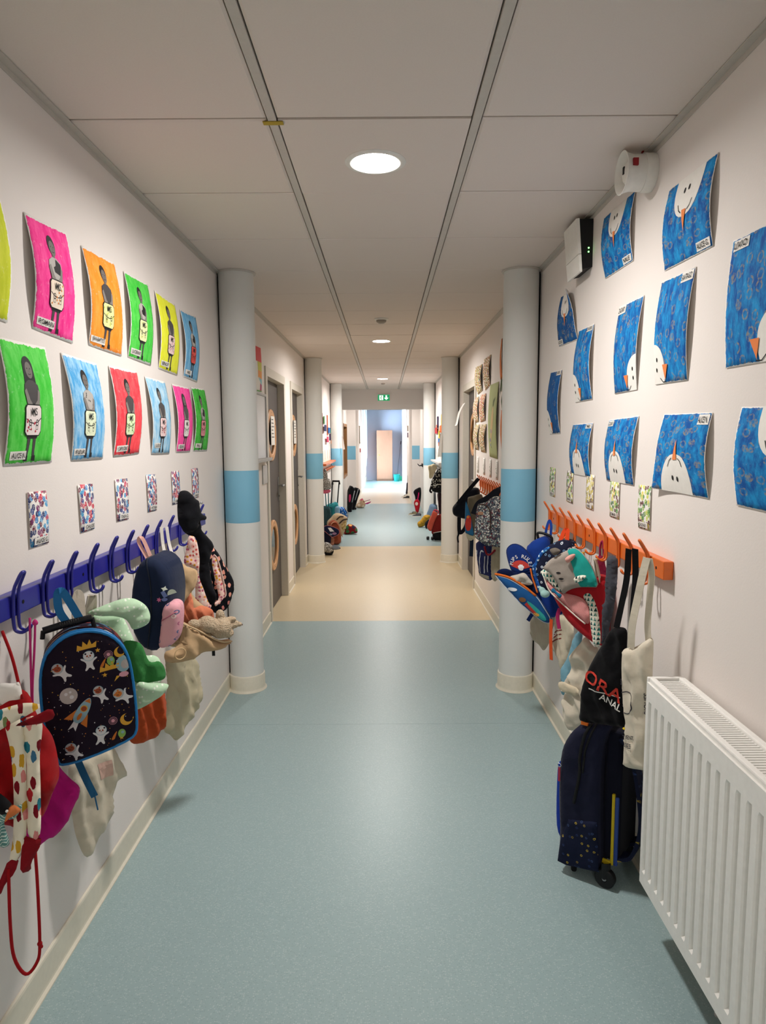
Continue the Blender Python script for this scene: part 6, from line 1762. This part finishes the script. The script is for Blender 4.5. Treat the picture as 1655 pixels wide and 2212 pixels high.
# ------------------------------------------------------------------ third and fourth bays
# shelf rails
for side, y0, y1, mat, lab in (('l', 9.75, 11.70, M['rail_orange'], 'orange double shelf rail on the left wall of the third bay'), ('r', 9.85, 11.60, plain('#c9c8c4', .4), 'pale grey double shelf rail on the right wall of the third bay')):
    s = 1 if side == 'l' else -1
    x = XL if side == 'l' else XR
    t = thing('shelf_rail', lab, 'coat rack', (x, (y0 + y1) / 2, 1.05))
    bxs = lambda a, b: sorted((x + s * a, x + s * b))
    mk('back_board', *box(*bxs(.0005, .012), y0, y1, 1.02, 1.10), M['white'], t)
    mk('top_board', *rbox(*bxs(.0005, .10), y0, y1, 1.095, 1.125, .004), mat, t)
    mk('lower_bar', *rbox(*bxs(.012, .05), y0, y1, 1.00, 1.03, .004), mat, t)
    for k in range(7):
        yy = y0 + .12 + k * (y1 - y0 - .24) / 6
        mk('peg', *tube([(x + s * .05, yy, 1.012), (x + s * .085, yy, 1.01), (x + s * .095, yy, 1.03)], .006, 6), M['steel'] if side == 'r' else mat, t, smooth=True)

# hanging ornaments of coloured card on the walls of the third bay
def ornament(side, lab, squares):
    x = XL if side == 'l' else XR
    s = 1 if side == 'l' else -1
    ys = [q[0] for q in squares]; zs = [q[2] for q in squares]
    t = thing('card_ornament', lab, 'ornament', (x, sum(ys) / len(ys), max(q[3] for q in squares)), 'card ornaments in the third bay')
    for k, (a, b, z0, z1, c) in enumerate(squares):
        o = .006 + .012 * (k % 3)
        X = sorted((x + s * o, x + s * (o + .004)))
        mk('card', *box(X[0], X[1], a, b, z0, z1), plain(c, .7), t)
    mk('string', *tube([(x + s * .004, sum(ys) / len(ys) + .05, min(zs)), (x + s * .004, sum(ys) / len(ys) + .05, max(q[3] for q in squares) + .04)], .002, 4), M['paper'], t)
ornament('l', 'hanging card ornament with dark red, green and navy cards on the left wall', [(10.16, 10.30, 1.56, 1.87, '#7d1f2a'), (10.31, 10.52, 1.71, 1.83, '#3a7a3a'), (10.30, 10.66, 1.60, 1.70, '#1d2558'), (10.0, 10.14, 1.44, 1.55, '#a3234a')])
ornament('l', 'hanging card ornament with a rust strip and blue card on the left wall', [(11.06, 11.24, 1.54, 1.87, '#a3411c'), (11.15, 11.56, 1.58, 1.67, '#2163a3'), (10.73, 11.06, 1.43, 1.52, '#c0355c')])
ornament('l', 'hanging card ornament with a purple card nearest the third left column', [(11.56, 11.74, 1.46, 1.57, '#3a1850'), (11.60, 11.72, 1.58, 1.65, '#3d7a46'), (11.52, 11.60, 1.40, 1.46, '#b36a3a')])
ornament('r', 'hanging card ornament with navy and red cards on the right wall', [(11.12, 11.38, 1.66, 1.84, '#2a1d44'), (11.16, 11.68, 1.56, 1.66, '#c02a3a'), (11.1, 11.25, 1.60, 1.7, '#b54a2a')])
ornament('r', 'hanging card ornament with yellow and orange cards on the right wall', [(10.22, 10.58, 1.66, 1.85, '#e0ae2f'), (10.30, 10.74, 1.57, 1.68, '#d2642a'), (10.56, 10.76, 1.48, 1.60, '#e2b83a')])
ornament('r', 'hanging card ornament with a blue card low on the right wall', [(10.68, 11.14, 1.40, 1.50, '#1d5a9a'), (10.64, 10.88, 1.50, 1.57, '#1f2a5c'), (10.66, 10.78, 1.36, 1.42, '#b5562a')])
for side in 'lr':
    x = XL if side == 'l' else XR
    s = 1 if side == 'l' else -1
    for i in range(4):
        y = 10.25 + .42 * i
        X = sorted((x + s * .0008, x + s * .0025))
        t = tag(mk('word_strip', *box(X[0], X[1], y, y + .13, 1.15, 1.31), M['paper'], loc=(X[0], y, 1.15)), 'narrow white word strip over the %s shelf rail, %s of four' % ('orange' if side == 'l' else 'grey', ('nearest', 'second nearest', 'second farthest', 'farthest')[i]), 'card', 'word strips over the %s shelf rail' % ('orange' if side == 'l' else 'grey'))
        X2 = sorted((x + s * .0025, x + s * .0028))
        mk('printed_line', *box(X2[0], X2[1], y + .045, y + .085, 1.16, 1.30), plain('#8a867c', .8), t)
# papers fixed to the third columns
for x, y, z0, z1, w_, lab in ((-.70, 11.76, 1.30, 1.52, .10, 'white paper sticking out from the third left column'), (.70, 8.02, 1.27, 1.55, .10, 'white paper hanging at the second right column')):
    s = 1 if x < 0 else -1
    xx = -.739 if x < 0 else .678
    V = [(xx, y, z1), (xx + s * .02, y - .02, z1 + .005), (xx + s * .055, y - .035, z0), (xx + s * .005, y, z0)]
    V += [(a, b + .0012, c) for a, b, c in V]
    tag(mk('paper_sheet', V, [(0, 1, 2, 3), (7, 6, 5, 4), (0, 4, 5, 1), (1, 5, 6, 2), (2, 6, 7, 3), (3, 7, 4, 0)], M['paper'], loc=V[0], orient=True), lab, 'paper')

# things on the floor and hooks, left
b = Flat('sequin', 'sequin_bag', 'silver sequinned bag lying on the beige floor behind the second left column', 'bag')
b.pillow('body', 'body', M['sequin'], D_=.05, T=.05, R=.06, n0=-.06, step=.018)
b.pillow('base', 'base', c_('#17171a'), D_=.06, T=.02, R=.03, n0=-.06, step=.02)
b.pillow('flap', 'flap', c_('#7c8490'), T=.012, R=.02, n0=.0, step=.018)
b.ribbon('strap', 'strap', .02, c_('#4d4a48'), n=.02, side=b.N)
b = Flat('navybag', 'navy_flap_bag', 'navy school bag with a pale print on its flap, beside the terracotta satchel', 'bag')
b.pillow('body', 'body', c_('#14172c'), D_=.04, T=.03, R=.06, n0=-.05, step=.02)
sf = b.pillow('flap', 'flap', c_('#1a2040'), T=.03, R=.06, n0=.01, step=.018)
b.piping('flap_piping', plain('#b06a72', .6), .004, .012)
p0, p1 = b.S['print']
lay('flap_print', [([(p0[0] - .02, p0[1] + .03), (p0[0] + .02, p0[1] + .03), (p1[0] + .0, p1[1] + .03), (p0[0] + .01, p1[1] + .03)], 0), (circ(p1[0], p1[1], .03, .018), 1), (circ(p1[0] - .05, p1[1] - .01, .022, .014), 2)], [plain('#d9d9de', .8), plain('#8c6f93', .8), plain('#7a8cae', .8)], sf, b.root, .02, .003)
b = Flat('satchel', 'terracotta_satchel', 'terracotta satchel with a peach strap, standing on the floor behind the second left column', 'bag')
b.pillow('body', 'body', c_('#a5563c'), D_=.10, T=.03, R=.06, n0=-.08, step=.02)
b.pillow('front_tab', 'tab', c_('#c98a72'), T=.012, R=.02, n0=.0, step=.02)
b.ribbon('strap', 'strap', .035, c_('#e0a888'), n=[.0, .02, .025, .02, .02, .01], side=b.N)
b = Flat('beigepack', 'beige_backpack', 'beige backpack with dark zips and a gold pocket, on top of the pile', 'backpack')
b.pillow('body', 'body', c_('#cbb594'), D_=.10, T=.06, R=.08, n0=-.06, step=.02)
for k in ('zip1', 'zip2'):
    b.tube('zip', k, .009, plain('#3d332c', .7), n=.055)
b.pillow('gold_pocket', 'gold', print_cloth('gold_glitter', '#b39a63', ['#d8c490', '#8d7443', '#cbb37a'], 60, .45, rough=.4), T=.03, R=.05, n0=.03, step=.018)
b = Flat('tealcase', 'teal_trolley_case', 'teal hard-looking trolley case with a raised black handle', 'suitcase')
b.pillow('body', 'body', c_('#2f8f96', .15), D_=.14, T=.03, R=.06, n0=-.10, step=.02)
b.tube('pipe', 'pipe', .007, plain('#1d5a63', .6), n=.005)
b.pillow('side_pouch', 'pouch', c_('#8ab4cf'), T=.02, R=.03, n0=.005, step=.02)
q = b.S['handle']
b.tube('handle_tube', q[:3], .010, plain('#3a3f45', .3, .6), n=-.08, curve=0)
b.tube('handle_tube', q[3:], .010, plain('#3a3f45', .3, .6), n=-.08, curve=0)
b.tube('grip', [(q[2][0] - .004, q[2][1] - .05), q[2], q[3], (q[3][0] + .004, q[3][1] - .05)], .016, M['black'], n=-.08, curve=0)
b = Flat('bluebag', 'blue_patterned_bag', 'blue patterned bag with orange edging behind the beige backpack', 'bag')
b.pillow('body', 'body', M['bluebubbles'], D_=.06, T=.05, R=.06, n0=-.04, step=.02)
b.ribbon('orange_edge', 'orange', .03, c_('#d9764a'), n=.0, side=b.N)
b = Flat('redbag', 'red_patterned_bag', 'dark red patterned bag lying on the blue floor past the beige backpack', 'bag')
b.pillow('body', 'body', print_cloth('red_picture_print', '#7c1a20', ['#d6a05a', '#e6d2b8', '#3a6a3f', '#b8302c', '#1f2738'], 14, .40), D_=.05, T=.05, R=.05, n0=-.05, step=.018)
b = Flat('silverpack', 'silver_grey_backpack', 'silver grey backpack hanging from the orange shelf rail, with pink hem', 'backpack')
b.pillow('body', 'body', M['sequin'], D_=.02, T=.03, R=.05, n0=.0, step=.02)
b.pillow('pink_hem', 'pink', c_('#d2607c'), T=.02, R=.02, n0=.0, step=.02)
b = Flat('tealtrolley', 'dark_teal_trolley', 'dark teal trolley bag with two raised poles behind the second left column', 'suitcase')
b.pillow('body', 'body', c_('#163a40'), D_=.06, T=.02, R=.04, n0=-.02, step=.025)
for k in ('pole1', 'pole2'):
    b.tube('pole', k, .008, plain('#3f7c86', .3, .5), n=-.0, curve=0)
for key, nm, lab in (('blackcase', 'black_trolley_case', 'tall black wheeled case with a pink corner by the left far pier'), ('blackcase2', 'black_trolley_case', 'second tall black wheeled case, right of the pink-cornered one')):
    b = Flat(key, nm, lab, 'suitcase', 'black cases by the far left pier')
    b.pillow('body', 'body', c_('#121216', .15), D_=.16, T=.03, R=.05, n0=-.09, step=.022)
    b.tube('silver_stripe', 'stripe', .008, plain('#b9bcc0', .3, .6), n=.015, curve=0)
    if 'pink' in b.S:
        b.pillow('pink_corner', 'pink', c_('#c22f5c'), T=.01, R=.02, n0=.02, step=.02)
    lo = min(p[1] for p in b.S['body'])
    um = sum(p[0] for p in b.S['body']) / len(b.S['body'])
    for n_ in (-.02, -.15):
        wc = b.w(um - .02, 0, n_); wc[2] = .024
        mk('wheel', *lathe([(.005, -.012), (.024, -.012), (.024, .012), (.005, .012)], wc, b.N, 16), M['black'], b.root, smooth=True, sharp=40)
b = Flat('tanbag', 'tan_pink_bag', 'tan and pink bag lying on the floor right of the black cases', 'bag')
b.pillow('body', 'body', print_cloth('tan_pink_print', '#c4a284', ['#c25a72', '#e6d2bc', '#8f6a4c'], 12, .36, fill=.7), D_=.05, T=.05, R=.05, n0=-.05, step=.02)
b.pillow('magenta_tail', 'petal', c_('#c8307c'), T=.012, R=.014, n0=.0, step=.016)
b.tube('stick', 'stick', .006, plain('#8a4a6a', .5), n=.0, curve=0)

# right
b = Flat('creamcloth', 'cream_cloth', 'cream cloth hung over the far end of the grey shelf rail', 'cloth')
b.pillow('cloth', 'body', c_('#cbbfa0'), T=.02, R=.03, fold=(.008, .06, .1), step=.018)
b = Flat('letterpack', 'black_letter_backpack', 'black backpack with pale letter print hanging from the grey shelf rail', 'backpack')
sf = b.pillow('body', 'body', M['letters'], D_=.06, T=.04, R=.07, n0=-.04, step=.02)
b.pillow('base', 'base', c_('#101013'), T=.045, R=.05, n0=.0, step=.02)
b.tube('pale_belt', 'belt', .008, plain('#a9a79e', .7), n=.045)
b.ribbon('strap', 'strap', .03, c_('#101013'), n=.02)
b = Flat('darkcoat', 'dark_coat', 'dark maroon and black coat hanging low beside the second right column', 'coat')
b.pillow('body', 'body', c_('#2a141a'), T=.03, R=.03, fold=(.008, .05, .1), step=.02)
b = Flat('greycase', 'grey_blue_trolley', 'grey-blue trolley bag with raised handle poles by the right wall', 'suitcase')
b.pillow('body', 'body', c_('#6f86a0'), D_=.10, T=.03, R=.05, n0=-.06, step=.022)
for k in ('pole1', 'pole2'):
    b.tube('pole', k, .008, plain('#4a4d52', .3, .6), n=-.02, curve=0)
b = Flat('salmonbag', 'salmon_wheeled_satchel', 'dark red wheeled school satchel with a salmon flap, behind the second right column', 'satchel')
b.pillow('body', 'body', c_('#7c1f1c'), D_=.16, T=.02, R=.04, n0=-.10, step=.022)
b.pillow('flap', 'flap', c_('#d05a48'), D_=.02, T=.02, R=.04, n0=.0, step=.02)
b.pillow('base', 'base', c_('#131215'), D_=.16, T=.02, R=.03, n0=-.095, step=.022)
b.tube('reflective_line', 'line', .006, plain('#c9c5bd', .5), n=.012, curve=0)
b.tube('pink_handle', 'handle', .010, c_('#d2506a'), n=-.02)
for u, v in b.S['wheels']:
    wc = b.w(u, v, -.01); wc[2] = .026
    mk('wheel', *lathe([(.006, -.014), (.026, -.014), (.026, .014), (.006, .014)], wc, b.U, 18), M['black'], b.root, smooth=True, sharp=40)
b = Flat('mustard', 'mustard_bag', 'mustard yellow bag slumped on the floor before the salmon satchel', 'bag')
b.pillow('body', 'body', c_('#b58a2c'), D_=.04, T=.05, R=.05, n0=-.05, fold=(.008, .06, .6), step=.018)
b = Flat('blackpouch', 'black_pouch', 'small black pouch between mustard bag and salmon satchel', 'bag')
b.pillow('body', 'body', c_('#121218'), D_=.03, T=.03, R=.04, n0=-.03, step=.018)
b = Flat('blackpack4', 'black_backpack', 'black backpack leaning in the far bay above the red bag', 'backpack')
b.pillow('body', 'body', c_('#15131a'), D_=.06, T=.05, R=.06, n0=-.04, step=.02)
b = Flat('redtoy', 'red_bag', 'small bright red bag with a pale round patch and pink handle, far bay', 'bag')
sf = b.pillow('body', 'body', c_('#c21f2c'), D_=.04, T=.04, R=.05, n0=-.03, step=.018)
u, v = b.S['face'][0]
lay('pale_patch', [(circ(u, v, .030, .034), 0)], [plain('#e6cfc4', .7)], sf, b.root, .015, .003)
b.ribbon('pink_handle', 'strap', .02, c_('#d2286a'), n=.0)
b = Flat('purplepack', 'dark_purple_bag', 'dark purple bag standing at the far right wall of the last bay', 'bag')
b.pillow('body', 'body', c_('#2a2433'), D_=.12, T=.03, R=.05, n0=-.08, step=.022)
def shoe(x, y, rz, mat, lab):
    c, s_ = math.cos(rz), math.sin(rz)
    P_ = lambda a, b_, z: (x + a * c - b_ * s_, y + a * s_ + b_ * c, z)
    t = thing('shoe', lab, 'shoe', (x, y, 0), 'child shoes in the far bays')
    out = chaikin([(-.09, -.03), (-.09, .03), (0, .036), (.07, .034), (.10, .0), (.07, -.034), (0, -.03)], 2)
    V, F = [], []
    n_ = len(out)
    for z, k in ((0.001, 1.0), (.016, 1.0), (.018, .95), (.05, .80), (.065, .55)):
        for a, b_ in out:
            V.append(P_(a * k - (.02 if z > .03 else 0), b_ * k, z if a < .03 else min(z, .04)))
    mi = []
    for r in range(4):
        for k in range(n_):
            l = (k + 1) % n_
            F.append((r * n_ + k, r * n_ + l, (r + 1) * n_ + l, (r + 1) * n_ + k)); mi.append(0 if r < 1 else 1)
    F += [tuple(range(n_ - 1, -1, -1)), tuple(4 * n_ + k for k in range(n_))]; mi += [0, 2]
    mk('upper', V, F, [M['paper'], mat, M['black']], t, smooth=True, mi=mi, sharp=45)
shoe(.50, 17.0, 3.3, plain('#d9d5cc', .7), 'pale shoe on the floor by the dark purple bag, left one')
shoe(.53, 16.6, 3.0, plain('#2a2a2e', .7), 'black shoe on the floor before the dark purple bag')
shoe(.54, 13.05, 3.5, plain('#8a7f63', .7), 'khaki shoe on the floor left of the red bag')
shoe(.60, 12.75, 3.2, plain('#4a4a50', .7), 'dark grey shoe on the floor before the red bag')

# black hook block of the far bay, right wall
t = thing('wall_hook', 'black wall hook block on the right wall of the far bay', 'hook', (XR2, 13.9, .93))
mk('plate', *rbox(XR2 - .02, XR2 - .0005, 13.75, 14.05, .90, .965, .004), M['black'], t)
for k in range(3):
    mk('hook', *tube(catmull([(XR2 - .015, 13.80 + .1 * k, .93), (XR2 - .07, 13.80 + .1 * k, .92), (XR2 - .10, 13.80 + .1 * k, .955)], 4), .008, 6), M['black'], t, smooth=True)
# pictures on the far left wall
for y0, y1, z0, z1, c, lab in ((17.2, 17.5, 1.35, 1.80, '#9a8f7c', 'thin brown framed notice on the far left wall'), (17.6, 17.75, 1.12, 1.22, '#b03a30', 'small red call point on the far left wall'), (15.6, 16.0, 1.28, 1.80, '#e6e3dd', 'pale framed sheet on the far left wall nearest the pier')):
    t = thing('wall_panel' if c != '#b03a30' else 'call_point', lab, 'panel', (XL3, y0, z0))
    mk('panel', *rbox(XL3 + .0005, XL3 + .022, y0, y1, z0, z1, .003), plain(c, .5), t)
    if c != '#b03a30':
        mk('sheet', *box(XL3 + .022, XL3 + .0232, y0 + .03, y1 - .03, z0 + .03, z1 - .03), M['paper'], t)
for z0, z1, c, lab in ((1.50, 1.62, '#4a2440', 'dark purple card on the far right wall'), (1.66, 1.80, '#7a6a5a', 'narrow brown card on the far right wall')):
    tag(mk('wall_card', *rbox(XR3 - .012, XR3 - .0005, 17.4, 17.9, z0, z1, .002), plain(c, .6), loc=(XR3 - .006, 17.6, z0)), lab, 'card')

n = NT('cupboard_wood', 0.45, 0.35)
v = n.coord('Object', (14, 14, 1.2), 0.5, 2)
n.base(n.mix(n.noise(v, 3, 4), '#a5745a', '#b98568'))
M['cupboard'] = n.m
# end of the corridor: tall wooden cupboard, broom, bucket
cb = thing('wooden_cupboard', 'tall light wood cupboard with one door and a round knob at the end wall', 'cupboard', (0, 23.6, 0))
mk('carcass', *join(box(-.272, -.254, 23.42, 23.94, 0, 1.745), box(.250, .268, 23.42, 23.94, 0, 1.745), box(-.254, .250, 23.42, 23.94, 1.725, 1.745), box(-.254, .250, 23.92, 23.94, .06, 1.725), box(-.254, .250, 23.44, 23.46, 0, .065)), M['cupboard'], cb)
dr = mk('door', *rbox(-.268, .264, 23.400, 23.419, .068, 1.742, .002), M['cupboard'], cb)
mk('knob', *lathe([(.008, 0), (.008, .014), (.020, .020), (.022, .030), (.014, .038), (.0005, .040)], (-.19, 23.40, .90), (0, -1, 0), 20), plain('#c9a45a', .3, .7), dr, smooth=True)
bk = thing('bucket', 'turquoise plastic bucket on the floor right of the wooden cupboard', 'bucket', (.41, 23.2, 0))
mk('pail', *lathe([(.085, 0), (.115, .23), (.122, .235), (.122, .242), (.112, .240), (.083, .008), (.0005, .008)], (.41, 23.2, 0), n=28), plain('#1a8f86', .4), bk, smooth=True, sharp=40)
mk('handle', *tube([(.41 + .122 * math.cos(a), 23.2 - .05, .235 + .05 * math.sin(a)) for a in np.linspace(0, PI, 12)], .004, 6), M['steel'], bk, smooth=True)
dp = thing('dustpan', 'pale green dustpan leaning beside the turquoise bucket', 'dustpan', (.53, 23.47, 0))
mk('pan', *join(box(.455, .595, 23.50, 23.512, .002, .16), box(.455, .463, 23.44, 23.50, .002, .14), box(.587, .595, 23.44, 23.50, .002, .14), box(.455, .595, 23.44, 23.50, .002, .010)), plain('#3fb08c', .4), dp)
mk('handle', *tube([(.525, 23.506, .155), (.525, 23.51, .27)], .010, 8), plain('#3fb08c', .4), dp, smooth=True)
br = thing('broom', 'long-handled broom leaning in the right corner of the end wall', 'broom', (.45, 23.5, 0))
mk('pole', *tube([(.425, 23.72, .05), (.575, 23.86, 1.36)], .010, 8), plain('#9aa0b4', .4), br, smooth=True)
mk('grip', *tube([(.563, 23.849, 1.26), (.576, 23.861, 1.37)], .014, 8), plain('#4a4a5c', .5), br, smooth=True)
mk('brush_head', *rbox(.33, .52, 23.70, 23.75, .02, .07, .006), plain('#3a6f7c', .6), br)
mk('bristles', *box(.335, .515, 23.705, 23.745, .0, .02), plain('#2a3a44', .9), br)
for o in D.objects:
    if '_base' in o:
        del o['_base']
